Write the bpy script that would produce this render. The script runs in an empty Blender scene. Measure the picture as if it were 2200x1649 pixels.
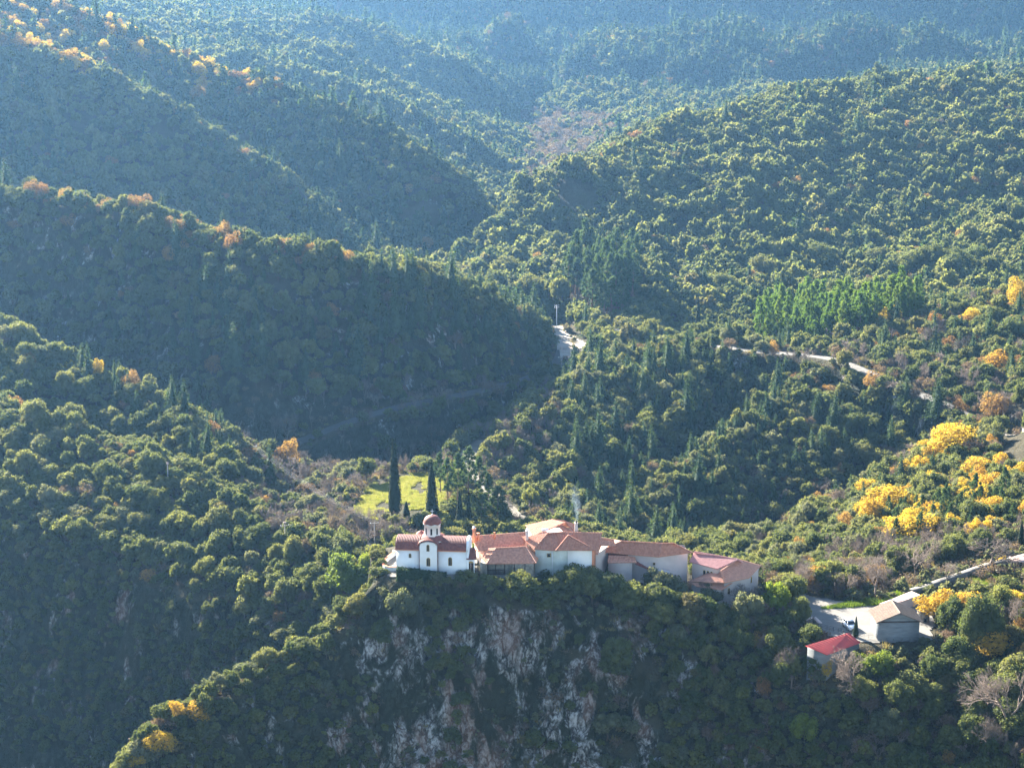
import bpy, bmesh, math, random, time
import numpy as np
from mathutils import Vector, Matrix

T0 = time.time()
rng = np.random.default_rng(7)
random.seed(7)
SC = bpy.context.scene
COL = SC.collection
rad = math.radians

# ------------------------------------------------------------------ camera
CAM_H = 110.0
PITCH = rad(12.8)
FPX = 4105.0
cam_data = bpy.data.cameras.new('camera')
cam_data.sensor_width = 36.0
cam_data.lens = 36.0 * FPX / 2200.0
cam_data.clip_start = 1.0
cam_data.clip_end = 20000.0
cam = bpy.data.objects.new('camera', cam_data)
COL.objects.link(cam)
cam.location = (0, 0, CAM_H)
cam.rotation_euler = (math.pi / 2 - PITCH, 0, 0)
SC.camera = cam
SC.render.resolution_x = 1024
SC.render.resolution_y = 767

# ------------------------------------------------------------------ light
SUN_ELEV = rad(24.5)
SUN_AZ = rad(-35.0)          # from the view direction (+Y), negative = to the left
SUN_STRENGTH = 5.0
SKY_STRENGTH = 0.05
EXPOSURE = 3.0
HAZE_DENSITY = 0.000050
world = bpy.data.worlds.new('World')
SC.world = world
world.use_nodes = True
wn = world.node_tree.nodes
wl = world.node_tree.links
sky = wn.new('ShaderNodeTexSky')
sky.sky_type = 'NISHITA'
sky.sun_disc = False
sky.sun_elevation = SUN_ELEV
sky.sun_rotation = SUN_AZ
sky.altitude = 600
sky.air_density = 1.0
sky.dust_density = 0.6
sky.ozone_density = 1.5
bg = wn['Background']
wl.new(sky.outputs[0], bg.inputs[0])
bg.inputs[1].default_value = SKY_STRENGTH
sun_data = bpy.data.lights.new('sun', 'SUN')
sun_data.energy = SUN_STRENGTH
sun_data.angle = rad(0.53)
sun_data.color = (1.0, 0.92, 0.79)
sun = bpy.data.objects.new('sun', sun_data)
COL.objects.link(sun)
SUN_DIR = Vector((math.sin(SUN_AZ) * math.cos(SUN_ELEV), math.cos(SUN_AZ) * math.cos(SUN_ELEV), math.sin(SUN_ELEV)))
sun.rotation_euler = SUN_DIR.to_track_quat('Z', 'Y').to_euler()
sun.location = (-300, 300, 400)

SC.view_settings.view_transform = 'Standard'
SC.view_settings.look = 'None'
SC.view_settings.exposure = EXPOSURE
SC.view_settings.gamma = 1.0
SC.view_settings.use_curve_mapping = False
SC.render.engine = 'CYCLES'
SC.cycles.use_denoising = True
SC.cycles.max_bounces = 6
SC.cycles.diffuse_bounces = 3
SC.cycles.transmission_bounces = 3
SC.cycles.transparent_max_bounces = 8
SC.cycles.volume_bounces = 0
SC.cycles.use_fast_gi = False

# ------------------------------------------------------------------ noise (numpy)
def _hash(ix, iy, iz, seed):
    h = (ix.astype(np.int64) * 374761393 + iy.astype(np.int64) * 668265263 + iz.astype(np.int64) * 2147483647 + seed * 1274126177) & 0x7fffffff
    h = ((h ^ (h >> 13)) * 1274126177) & 0x7fffffff
    return ((h ^ (h >> 16)) & 0xffffff) / float(0xffffff)

def vnoise(x, y, z=0.0, seed=0):
    """smooth value noise in -1..1"""
    x = np.asarray(x, float); y = np.asarray(y, float); z = np.asarray(z, float) + np.zeros_like(x)
    ix = np.floor(x); iy = np.floor(y); iz = np.floor(z)
    fx = x - ix; fy = y - iy; fz = z - iz
    fx = fx * fx * fx * (fx * (fx * 6 - 15) + 10); fy = fy * fy * fy * (fy * (fy * 6 - 15) + 10); fz = fz * fz * (3 - 2 * fz)
    r = 0
    for dx in (0, 1):
        for dy in (0, 1):
            for dz in (0, 1):
                w = (fx if dx else 1 - fx) * (fy if dy else 1 - fy) * (fz if dz else 1 - fz)
                r = r + w * _hash(ix + dx, iy + dy, iz + dz, seed)
    return r * 2 - 1

def fbm(x, y, z=0.0, octaves=4, seed=0, gain=0.5, ridged=False):
    a, s, t = 1.0, 0, 0
    x = np.asarray(x, float); y = np.asarray(y, float); z = np.asarray(z, float)
    for o in range(octaves):
        n = vnoise(x * 2.03 ** o + 17.3 * o, y * 2.03 ** o - 9.1 * o, z * 2.03 ** o, seed + o)
        if ridged:
            n = 1 - 2 * np.abs(n)
        s = s + a * n; t += a; a *= gain
    return s / t

# ------------------------------------------------------------------ photo geometry helpers
CP, SP = math.cos(PITCH), math.sin(PITCH)
def at(px, py, d):
    """the world point seen at photo pixel (px,py), d metres ahead of the camera"""
    r = (px - 1100.0) / FPX; u = -(py - 824.5) / FPX
    yd = CP + SP * u; zd = -SP + CP * u
    k = d / yd
    return (r * k, d, CAM_H + zd * k)
def wp(px, d, z):
    """a point by its column in the photo, its distance and its height"""
    zc = d * CP - (z - CAM_H) * SP
    return ((px - 1100.0) / FPX * zc, d, z)
def project(x, y, z):
    dz = z - CAM_H
    zc = y * CP - dz * SP
    up = dz * CP + y * SP
    return 1100 + FPX * x / zc, 824.5 - FPX * up / zc
# ------------------------------------------------------------------ terrain: ridges, valleys and terraces of the place
CH = 3.5     # height of the bush canopy over the ground along skylines
def ridge(pts, h=CH):
    out = []
    for p in pts:
        x, y, z = at(*p)
        out.append((x, y, z - h))
    return out
def line(pts):
    return [wp(*p) for p in pts]
LINES = [
 # cliff edge and foot under the monastery
 line([(-100,285,-90),(150,292,-55),(250,304,-32),(300,312,-25),(370,318,-20.5),(560,325,-17.5),(680,331,-13.5),(780,333,-9)]),
 line([(828,334.5,-4.5),(930,334,-5),(1000,334,-6),(1100,334,-7),(1200,334.5,-7),(1280,335,-8),(1400,334,-11),(1500,332,-13.5),(1600,331,-16),(1700,327,-17.5),(1750,322,-18),(1850,321,-17.5),(2000,318,-18.5),(2120,312,-19),(2300,306,-17),(2500,300,-14)]),
 line([(250,290,-66),(450,304,-62),(700,309,-62),(900,311,-62),(1100,311,-62),(1300,309,-61),(1400,304,-59),(1550,295,-58),(1700,285,-50),(1850,283,-50),(1950,285,-49),(2060,286,-46),(2200,278,-38),(2400,270,-30)]),
 line([(-400,200,-110),(300,235,-108),(900,245,-108),(1500,235,-100),(2400,215,-80)]),
 line([(-800,90,-120),(1100,90,-118),(3200,90,-100)]),
 # monastery plateau
 line([(838,337,-2.9),(930,337,-2.9),(1020,337,-3.2),(1100,338,-4.5)]),
 line([(850,352,-2.9),(1000,353,-3.0),(1150,358,-4),(1300,362,-5.5),(1430,362,-8),(1550,361,-10.5),(1640,359,-12.5),(1710,356,-13.2)]),
 line([(1150,341,-5.5),(1300,342,-7.5),(1450,342,-10),(1600,341,-13.2)]),
 # back of the monastery hill
 line([(850,372,-19),(1000,385,-25),(1150,395,-29),(1300,400,-32),(1450,400,-34),(1560,398,-32),(1640,392,-25)]),
 # gorge between monastery spur and left hill
 line([(-300,440,-110),(0,414,-98),(200,402,-94),(500,386,-85),(640,372,-66),(740,366,-45),(800,370,-30),(860,385,-25)]),
 # left hill A
 ridge([(-300,640,600),(-150,675,585),(0,714,570),(120,750,560),(250,800,545),(400,885,520),(500,985,490),(600,1055,470),(700,1118,450),(790,1165,430)]),
 ridge([(-200,820,520),(0,872,500),(160,905,485),(330,965,470),(500,1060,445),(640,1120,430),(740,1195,405),(800,1250,395)]),
 ridge([(-200,1060,462),(0,1085,452),(230,1185,432),(470,1245,412),(720,1335,388)]),
 line([(100,528,-27),(250,512,-27),(400,492,-28),(520,470,-28),(620,452,-31)]),
 # valley of the shaded road, foot of F
 line([(-300,700,-30),(-100,672,-38),(100,645,-46),(300,612,-50),(430,590,-48)]),
 line([(430,587,-52),(560,575,-58),(700,572,-60),(870,578,-60),(1000,600,-56),(1110,650,-49),(1150,685,-46)]),
 # meadow terrace and the ground round it
 line([(770,452,-25),(850,447,-25),(940,447,-25)]),
 line([(800,478,-25),(870,482,-25),(940,480,-25)]),
 line([(700,520,-38),(850,525,-39),(960,515,-36)]),
 line([(560,500,-37),(620,470,-33),(700,445,-29)]),
 # hill F
 ridge([(-300,330,712),(-150,350,702),(0,390,690),(200,432,675),(400,502,660),(540,523,650),(700,553,640),(900,583,645),(1050,643,680),(1150,693,718),(1200,722,740)]),
 ridge([(410,600,640),(440,670,625),(530,780,605),(600,880,592)]),
 # valley behind F
 line([(-200,790,-22),(-50,800,-26),(100,830,-35),(400,850,-42),(700,870,-46),(850,880,-47),(930,900,-47)]),
 # hill D and its two spurs
 ridge([(1045,950,550),(1120,890,575),(1200,850,598),(1300,800,628),(1450,742,660),(1540,733,664)]),
 ridge([(1740,795,628),(1690,830,608),(1620,880,590),(1520,955,563),(1450,1030,538),(1400,1120,520)]),
 ridge([(1560,772,646),(1480,870,606),(1400,970,573),(1330,1070,540)]),
 line([(1640,628,-36),(1590,613,-46),(1500,588,-53),(1425,562,-55)]),
 line([(1050,527,-40),(1150,512,-44),(1300,503,-49),(1450,497,-56),(1600,490,-63),(1750,522,-60),(1900,560,-50),(2000,582,-42),(2090,598,-37)]),
 line([(1190,660,-44),(1300,680,-44),(1420,700,-44),(1500,705,-43)]),
 # slope C behind the parking
 ridge([(1585,1195,437),(1700,1112,470),(1850,1025,505),(2000,952,532),(2080,905,552)]),
 line([(1710,378,-22),(1900,392,-20),(2050,400,-17),(2250,405,-13)]),
 line([(1720,352.5,-13.4),(1850,356,-13.4),(1960,359,-13.4),(2060,368,-13.6),(2200,386,-14),(2400,402,-12)]),
 line([(1725,343,-13.4),(1760,334,-13.4),(1850,330,-13.4),(1900,328,-14.5),(2000,328,-14.5),(2200,330,-12.5),(2400,332,-10)]),
 line([(2250,560,-22),(2350,530,-14),(2450,500,-8)]),
 # K, right of the road
 ridge([(1640,745,705),(1750,700,715),(1950,665,720),(2100,655,720),(2200,628,730),(2400,570,745)]),
 ridge([(2000,790,645),(2200,770,640),(2400,740,640)]),
 line([(1560,755,-45),(1750,770,-45),(1950,785,-44),(2200,800,-42),(2400,810,-35)]),
 # E, the broad right hillside
 line([(1180,800,-42),(1300,790,-41),(1450,775,-44),(1560,790,-45)]),
 ridge([(1850,618,850),(1950,568,890),(2080,522,930),(2200,484,960),(2400,420,1000)]),
 line([(1770,885,-47),(1900,945,-42),(2050,1005,-32),(2200,1040,-25)]),
 ridge([(1130,387,1000),(1200,348,1010),(1290,348,1015),(1345,385,1006)]),
 line([(1000,922,-45),(1100,928,-41),(1200,932,-40),(1300,942,-35),(1375,955,-29),(1395,1000,-19)]),
 ridge([(940,577,920),(1010,503,950),(1080,448,975),(1130,387,1000)]),
 ridge([(1310,330,1050),(1330,307,1080),(1500,243,1150),(1700,203,1215),(2000,174,1255),(2200,182,1265),(2400,172,1270)]),
 line([(1330,1270,-38),(1500,1380,-30),(1700,1500,-20),(2000,1600,-5),(2300,1700,10)]),
 # river
 line([(940,928,-49),(1000,965,-49),(1050,1000,-49),(1095,1060,-49),(1100,1200,-49),(1090,1400,-49),(1150,1550,-49),(1130,1800,-48),(1200,1950,-48)]),
 line([(1180,1400,-49),(1250,1550,-49),(1260,1750,-48)]),
 # G, the big left mountain
 ridge([(-300,-20,1000),(-150,20,994),(0,74,986),(100,114,981),(300,204,972),(500,304,962),(640,394,952),(680,470,945)]),
 ridge([(-100,-60,1160),(150,24,1140),(250,64,1130),(400,133,1112),(650,203,1085),(850,293,1045),(1000,374,1015),(1064,424,1012)]),
 line([(-50,1080,58),(200,1062,36),(400,1045,10),(600,1018,-17),(740,980,-36),(840,945,-46)]),
 # H ridges behind
 ridge([(-100,-100,1680),(150,-40,1650),(300,17,1620),(450,57,1600),(600,82,1590),(750,127,1570),(850,192,1550),(1000,257,1520),(1110,303,1490)]),
 ridge([(450,112,1430),(640,152,1400),(760,192,1385),(880,242,1365),(980,292,1345),(1070,333,1325)]),
 line([(500,1510,28),(700,1485,8),(800,1470,-6),(900,1450,-22),(1000,1420,-37)]),
 line([(200,1330,35),(450,1320,-2),(700,1300,-27),(900,1270,-42),(1040,1200,-48)]),
 ridge([(700,30,1830),(820,77,1810),(930,107,1790),(1000,152,1765),(1075,203,1740)]),
 line([(500,1760,30),(700,1730,0),(800,1715,-14),(900,1690,-32),(1050,1640,-47)]),
]
# I, the far mountain wall and its slanting spurs
def far_d(py):
    s = math.tan(PITCH + math.atan((py - 824.5) / FPX))
    return 690.0 / (s + 0.277)
def spur(a, b, k=0.932, h=5):
    r = []
    for t in np.linspace(0, 1, 6):
        px = a[0] + (b[0] - a[0]) * t; py = a[1] + (b[1] - a[1]) * t
        r.append((px, py, far_d(py) * k))
    return ridge(r, h)
LINES += [
 line([(1120,1985,-46),(1350,1900,-45),(1600,1880,-42),(1900,1950,-35),(2300,2000,-25)]),
 line([(600,2250,45),(800,2180,10),(950,2120,-22),(1080,2020,-42)]),
 line([(-400,2500,190),(300,2480,150),(800,2420,100),(1200,2400,72),(1700,2400,72),(2100,2400,80),(2600,2400,100)]),
 line([(-600,3200,420),(500,3200,400),(1100,3200,370),(1700,3200,350),(2600,3200,330)]),
]
for a, b in (((1320,30),(1090,205)), ((1345,90),(1185,215)), ((1520,105),(1370,185)), ((1860,20),(1590,185)), ((2000,55),(1890,165)), ((1110,5),(985,80)), ((2230,60),(2110,165)), ((1640,10),(1480,70))):
    LINES.append(spur(a, b))
    LINES.append(spur((a[0] + 62, a[1] + 15), (b[0] + 62, b[1] + 15), 1.06))

TH = 0.40
DT = 0.0032
NT = int(2 * TH / DT) + 1
L0, L1 = math.log(60.0), math.log(3600.0)
NL = int((L1 - L0) / DT) + 1

def raster(lines, nt, nl):
    acc = np.zeros((nl, nt)); cnt = np.zeros((nl, nt))
    for ln in lines:
        for p, q in zip(ln[:-1], ln[1:]):
            tp, lp = math.atan2(p[0], p[1]), math.log(math.hypot(p[0], p[1]))
            tq, lq = math.atan2(q[0], q[1]), math.log(math.hypot(q[0], q[1]))
            n = int(max(abs(tp - tq), abs(lp - lq)) / DT * 2.5) + 2
            t = np.linspace(0, 1, n)
            x = p[0] + (q[0] - p[0]) * t; y = p[1] + (q[1] - p[1]) * t; z = p[2] + (q[2] - p[2]) * t
            jt = np.round((np.arctan2(x, y) + TH) / (2 * TH) * (nt - 1)).astype(int)
            jl = np.round((np.log(np.hypot(x, y)) - L0) / (L1 - L0) * (nl - 1)).astype(int)
            ok = (jt >= 0) & (jt < nt) & (jl >= 0) & (jl < nl)
            np.add.at(acc, (jl[ok], jt[ok]), z[ok]); np.add.at(cnt, (jl[ok], jt[ok]), 1)
    return np.where(cnt > 0, acc / np.maximum(cnt, 1), 0), cnt > 0

def resize(a, nl, nt):
    yl = np.linspace(0, a.shape[0] - 1, nl); xt = np.linspace(0, a.shape[1] - 1, nt)
    i = np.clip(yl.astype(int), 0, a.shape[0] - 2); j = np.clip(xt.astype(int), 0, a.shape[1] - 2)
    fi = (yl - i)[:, None]; fj = (xt - j)[None]
    A = a[i][:, j]; B = a[i + 1][:, j]; Cc = a[i][:, j + 1]; D = a[i + 1][:, j + 1]
    return (A * (1 - fi) + B * fi) * (1 - fj) + (Cc * (1 - fi) + D * fi) * fj

g = None
for lev in (16, 8, 4, 2, 1):
    nl, nt = max(NL // lev, 12), max(NT // lev, 8)
    v, m = raster(LINES, nt, nl)
    g = np.full((nl, nt), -30.0) if g is None else resize(g, nl, nt)
    g[m] = v[m]
    for _ in range({16: 500, 8: 300, 4: 200, 2: 120, 1: 80}[lev]):
        p = np.pad(g, 1, mode='edge')
        n = (p[:-2, 1:-1] + p[2:, 1:-1] + p[1:-1, :-2] + p[1:-1, 2:]) * 0.25
        g = np.where(m, v, n)
for _ in range(5):                       # weather the sharp crests a little
    p = np.pad(g, 1, mode='edge')
    g = 0.5 * g + 0.125 * (p[:-2, 1:-1] + p[2:, 1:-1] + p[1:-1, :-2] + p[1:-1, 2:])
GRID = g

ROADS = {   # name: (points, half width)
 'shaded': ([at(480,1050,578), at(520,1022,582), at(560,985,587), at(640,950,591), at(760,903,597.7), at(870,872,605.5), at(1020,842,632), at(1110,820,662), at(1170,800,690), at(1205,775,712), at(1213,745,737), at(1205,722,757), at(1188,704,778), at(1150,690,800)], 3.0),
 'hill': ([at(1045,945,566), at(1015,965,556), at(1003,985,545), at(1010,1020,525), at(1050,1060,500), at(1090,1095,482), at(1130,1130,466), at(1180,1160,450), at(1260,1190,432)], 3.0),
 'upper': ([at(1510,742,664), at(1560,746,652), at(1600,752,648), at(1650,757,645), at(1720,762,640), at(1790,772,632), at(1840,790,622), at(1890,812,610), at(1950,838,597), at(2020,865,585), at(2100,905,572), at(2150,935,560), at(2165,970,548), at(2172,1000,536), at(2220,1030,525), at(2300,1060,515)], 3.0),
 'lower': ([at(700,1168,430), at(740,1160,432), at(790,1175,428), at(830,1195,420)], 2.6),
}
def seg_dist(x, y, pts):
    """distance to a polyline and the height of its nearest point"""
    best = np.full(np.shape(x), 1e9); bz = np.zeros(np.shape(x))
    for p, q in zip(pts[:-1], pts[1:]):
        dx, dy = q[0] - p[0], q[1] - p[1]
        t = np.clip(((x - p[0]) * dx + (y - p[1]) * dy) / (dx * dx + dy * dy + 1e-9), 0, 1)
        d = np.hypot(x - p[0] - t * dx, y - p[1] - t * dy)
        k = d < best
        best = np.where(k, d, best); bz = np.where(k, p[2] + (q[2] - p[2]) * t, bz)
    return best, bz
def ss(a, b, x):
    t = np.clip((x - a) / (b - a), 0, 1)
    return t * t * (3 - 2 * t)
def in_poly(x, y, poly):
    x = np.asarray(x, float); y = np.asarray(y, float)
    c = np.zeros(x.shape, bool)
    n = len(poly)
    for i in range(n):
        x1, y1 = poly[i][:2]; x2, y2 = poly[i - 1][:2]
        k = ((y1 > y) != (y2 > y)) & (x < (x2 - x1) * (y - y1) / (y2 - y1 + 1e-12) + x1)
        c ^= k
    return c
# flat patches: (polygon of world points, height)
MEADOW = [wp(762,455,-25), wp(770,447,-25), wp(860,443,-25), wp(950,444,-25), wp(962,470,-25), wp(935,487,-25), wp(860,487,-25), wp(800,478,-25), wp(778,466,-25)]
PLAZA = [at(1172,703,0.1), at(1260,700,0.1)]
PARK = [wp(1716,357,-13.4), wp(1728,345,-13.4), wp(1762,336,-13.4), wp(1800,331.5,-13.4), wp(1850,330,-13.4), wp(1905,330,-13.4), wp(2000,331,-13.4), wp(2010,345,-13.4), wp(1960,352,-13.4), wp(1870,350,-13.4), wp(1790,353,-13.4)]
COURT = [wp(826,336.3,-2.9), wp(1020,336,-2.9), wp(1022,353,-2.9), wp(845,353,-2.9)]
HOUSES = [wp(1020,335.5,-4), wp(1290,338,-6), wp(1500,339,-9), wp(1650,341,-12), wp(1650,364,-12), wp(1450,368,-9), wp(1120,370,-5), wp(1000,356,-4)]
TURN = [at(1178,704,772), at(1208,700,776), at(1228,722,756), at(1264,741,739), at(1240,760,725), at(1228,800,693), at(1205,802,692), at(1200,760,725), at(1185,725,753)]

def patch_dist(x, y, poly):
    d, _ = seg_dist(x, y, list(poly) + [poly[0]])
    return np.where(in_poly(x, y, poly), 0.0, d)

def base_z(x, y):
    r = np.hypot(x, y)
    u = np.clip((np.arctan2(x, y) + TH) / (2 * TH) * (NT - 1), 0, NT - 1.001)
    w = np.clip((np.log(np.maximum(r, 60.01)) - L0) / (L1 - L0) * (NL - 1), 0, NL - 1.001)
    i = w.astype(int); j = u.astype(int); fi = w - i; fj = u - j
    return (GRID[i, j] * (1 - fj) + GRID[i, j + 1] * fj) * (1 - fi) + (GRID[i + 1, j] * (1 - fj) + GRID[i + 1, j + 1] * fj) * fi

def height(x, y):
    x = np.asarray(x, float); y = np.asarray(y, float)
    z = base_z(x, y)
    far = ss(380, 700, y)
    amp = 0.8 + 4.2 * far + 1.5 * ss(900, 2200, y)
    n = fbm(x / 95, y / 95, 0, 4, 3, 0.55, ridged=True)
    z = z + amp * n * (0.3 + 0.7 * far)
    z = z + (0.5 + 0.9 * far) * fbm(x / 17, y / 17, 0, 3, 11)
    near = y < 800
    if np.any(near):
        zz = z[near] if z.ndim else z
        xn, yn = x[near], y[near]
        for nm, (pts, hw) in ROADS.items():
            d, rz = seg_dist(xn, yn, pts)
            k = 1 - ss(hw + 0.6, hw + 7, d)
            zz = zz * (1 - k) + rz * k
        for poly, h, e in ((MEADOW, -25.0, 9), (PARK, -13.4, 5), (COURT, -2.95, 2.0), (TURN, TURN[1][2], 6)):
            d = patch_dist(xn, yn, poly)
            k = 1 - ss(0.4, e, d)
            zz = zz * (1 - k) + h * k
        z[near] = zz
    return z

def hit(px, py, d0=250.0, d1=3200.0):
    """the ground point under a photo pixel"""
    d = d0 * (d1 / d0) ** np.linspace(0, 1, 2600)
    r = (px - 1100.0) / FPX; u = -(py - 824.5) / FPX
    yd = CP + SP * u; zd = -SP + CP * u
    k = d / yd
    x = r * k; z = CAM_H + zd * k
    hz = height(x, d)
    i = np.argmax(hz > z)
    if not (hz > z).any():
        i = len(d) - 1
    return Vector((x[i], d[i], hz[i]))

# terrain mesh: one sheet, finer near the monastery
th = np.arange(-0.385, 0.3851, 0.0021)
lr = np.concatenate([np.log(np.geomspace(62, 285, 60, endpoint=False)), np.arange(math.log(285), math.log(372), 0.0011),
                     np.arange(math.log(372), math.log(620), 0.0022), np.arange(math.log(620), math.log(3500), 0.0034)])
Tg, Lg = np.meshgrid(th, lr)
Rg = np.exp(Lg)
Xg, Yg = np.sin(Tg) * Rg, np.cos(Tg) * Rg
Zg = height(Xg.ravel(), Yg.ravel()).reshape(Xg.shape)
gy, gx = np.gradient(Zg)
# slope from metric spacing
dR = np.gradient(Rg, axis=0); dS = Rg * 0.0021
slope = np.hypot(gy / dR, gx / dS)
SLOPE = slope
# break up the steep faces: push rock in and out of the cliff
steep = ss(0.75, 1.5, slope) * (Yg < 520)
nrx, nry = -(gx / dS), -(gy / dR)
nn = np.hypot(nrx, nry) + 1e-6
disp = 3.3 * fbm(Xg / 9, Yg / 9, Zg / 11, 4, 21, 0.58, ridged=True) + 1.2 * fbm(Xg / 2.6, Yg / 2.6, Zg / 5, 4, 31, 0.62, ridged=True)
# the direction of the downhill side in world axes
ct, st = np.cos(Tg), np.sin(Tg)
hx = (nrx * ct + nry * st) / nn; hy = (-nrx * st + nry * ct) / nn
XD = Xg + hx * disp * steep; YD = Yg + hy * disp * steep
ZD = Zg + 0.5 * steep * fbm(Xg / 3, Yg / 3, Zg / 3, 3, 41)
nr, nc = Xg.shape
verts = np.stack([XD, YD, ZD], -1).reshape(-1, 3)
idx = np.arange(nr * nc).reshape(nr, nc)
faces = np.stack([idx[:-1, :-1], idx[:-1, 1:], idx[1:, 1:], idx[1:, :-1]], -1).reshape(-1, 4)

def mesh_np(name, verts, faces, smooth=False):
    me = bpy.data.meshes.new(name)
    nv, nf = len(verts), len(faces)
    k = faces.shape[1]
    me.vertices.add(nv); me.vertices.foreach_set('co', np.ascontiguousarray(verts, np.float32).ravel())
    me.loops.add(nf * k); me.loops.foreach_set('vertex_index', np.ascontiguousarray(faces, np.int32).ravel())
    me.polygons.add(nf)
    me.polygons.foreach_set('loop_start', np.arange(0, nf * k, k, dtype=np.int32))
    me.polygons.foreach_set('loop_total', np.full(nf, k, np.int32))
    if smooth:
        me.polygons.foreach_set('use_smooth', np.ones(nf, bool))
    me.update(calc_edges=True)
    return me
def attr(me, name, data, kind='FLOAT', dom='POINT'):
    a = me.attributes.new(name, kind, dom)
    a.data.foreach_set('vector' if kind == 'FLOAT_VECTOR' else 'value', np.ascontiguousarray(data, np.float32 if kind != 'INT' else np.int32).ravel())
terr_me = mesh_np('ground', verts, faces, smooth=False)
attr(terr_me, 'steep', slope.ravel())
bare_ = 0.20 + 0.66 * ss(-36, -26, Xg) * (1 - ss(26, 40, Xg)) * (1 - ss(338, 344, Yg)) * (1 - ss(-9, -5, Zg)) + 0.25 * (Yg > 360) * (Yg < 470) * ss(0.1, 0.4, fbm(Xg / 22, Yg / 22, 0, 2, 61))
attr(terr_me, 'bare', bare_.ravel())
print('terrain', len(faces), round(time.time() - T0, 1))
# ------------------------------------------------------------------ materials
MATS = {}
def newmat(name):
    m = bpy.data.materials.new(name); m.use_nodes = True
    m.node_tree.nodes.clear()
    MATS[name] = m
    return m, m.node_tree.nodes, m.node_tree.links
def node(ns, t, **kw):
    n = ns.new(t)
    for k, v in kw.items():
        setattr(n, k, v)
    return n
def ramp(ns, cols, interp='LINEAR'):
    r = ns.new('ShaderNodeValToRGB')
    e = r.color_ramp.elements
    r.color_ramp.interpolation = interp
    while len(e) < len(cols): e.new(0.5)
    for i, (p, c) in enumerate(cols):
        e[i].position = p; e[i].color = (c[0], c[1], c[2], 1)
    return r
def mathn(ns, ls, op, a, b=None, clamp=False):
    n = ns.new('ShaderNodeMath'); n.operation = op; n.use_clamp = clamp
    for i, v in enumerate((a, b)):
        if v is None: continue
        if isinstance(v, (int, float)): n.inputs[i].default_value = v
        else: ls.new(v, n.inputs[i])
    return n.outputs[0]
def mixc(ns, ls, f, a, b, mode='MIX'):
    n = ns.new('ShaderNodeMix'); n.data_type = 'RGBA'; n.blend_type = mode
    for i, v in ((0, f), (6, a), (7, b)):
        if isinstance(v, (int, float)): n.inputs[i].default_value = v
        elif isinstance(v, (tuple, list)): n.inputs[i].default_value = (v[0], v[1], v[2], 1)
        else: ls.new(v, n.inputs[i])
    return n.outputs[2]
def noise(ns, ls, scale, detail=3, rough=0.55, vec=None, dist=0.0):
    n = ns.new('ShaderNodeTexNoise'); n.inputs['Scale'].default_value = scale
    n.inputs['Detail'].default_value = detail; n.inputs['Roughness'].default_value = rough
    n.inputs['Distortion'].default_value = dist
    if vec is not None: ls.new(vec, n.inputs['Vector'])
    return n.outputs['Fac']
def coords(ns, ls, kind='Object', scale=(1, 1, 1)):
    t = ns.new('ShaderNodeTexCoord'); mp = ns.new('ShaderNodeMapping')
    mp.inputs['Scale'].default_value = scale
    ls.new(t.outputs[kind], mp.inputs['Vector'])
    return mp.outputs[0]

def foliage(name, cols, trans=0.35, rough=0.75, spec=0.06):
    """leaves: colour varies from tree to tree and from clump to clump, light passes through"""
    m, ns, ls = newmat(name)
    oi = ns.new('ShaderNodeObjectInfo')
    r = ramp(ns, cols)
    ls.new(oi.outputs['Random'], r.inputs[0])
    v = coords(ns, ls, 'Object')
    n = noise(ns, ls, 0.9, 2, 0.6, v)
    bri = mathn(ns, ls, 'MULTIPLY_ADD', n, 1.1)
    bri.node.inputs[2].default_value = 0.45
    hsv = ns.new('ShaderNodeHueSaturation')
    ls.new(r.outputs[0], hsv.inputs['Color']); ls.new(bri, hsv.inputs['Value'])
    p = ns.new('ShaderNodeBsdfPrincipled')
    ls.new(hsv.outputs[0], p.inputs['Base Color'])
    p.inputs['Roughness'].default_value = rough
    p.inputs['Specular IOR Level'].default_value = spec
    tr = ns.new('ShaderNodeBsdfTranslucent')
    warm = mixc(ns, ls, 1.0, hsv.outputs[0], (1.65, 1.60, 0.90), 'MULTIPLY')
    ls.new(warm, tr.inputs['Color'])
    mx = ns.new('ShaderNodeMixShader'); mx.inputs[0].default_value = trans
    ls.new(p.outputs[0], mx.inputs[1]); ls.new(tr.outputs[0], mx.inputs[2])
    o = ns.new('ShaderNodeOutputMaterial'); ls.new(mx.outputs[0], o.inputs[0])
    return m
def simple(name, col, rough=0.8, var=0.25, scale=1.5, col2=None, bump=0.0, bscale=8, metal=0.0, stretch=(1, 1, 1), spec=0.3):
    m, ns, ls = newmat(name)
    v = coords(ns, ls, 'Object', stretch)
    n = noise(ns, ls, scale, 5, 0.6, v)
    c2 = col2 or tuple(c * (1 - var) for c in col)
    r = ramp(ns, [(0.32, c2), (0.68, col)])
    ls.new(n, r.inputs[0])
    p = ns.new('ShaderNodeBsdfPrincipled')
    ls.new(r.outputs[0], p.inputs['Base Color'])
    p.inputs['Roughness'].default_value = rough; p.inputs['Metallic'].default_value = metal
    p.inputs['Specular IOR Level'].default_value = spec
    if bump:
        b = ns.new('ShaderNodeBump'); b.inputs['Strength'].default_value = bump; b.inputs['Distance'].default_value = 0.1
        ls.new(noise(ns, ls, bscale, 4, 0.6, v), b.inputs['Height']); ls.new(b.outputs[0], p.inputs['Normal'])
    o = ns.new('ShaderNodeOutputMaterial'); ls.new(p.outputs[0], o.inputs[0])
    return m

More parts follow.
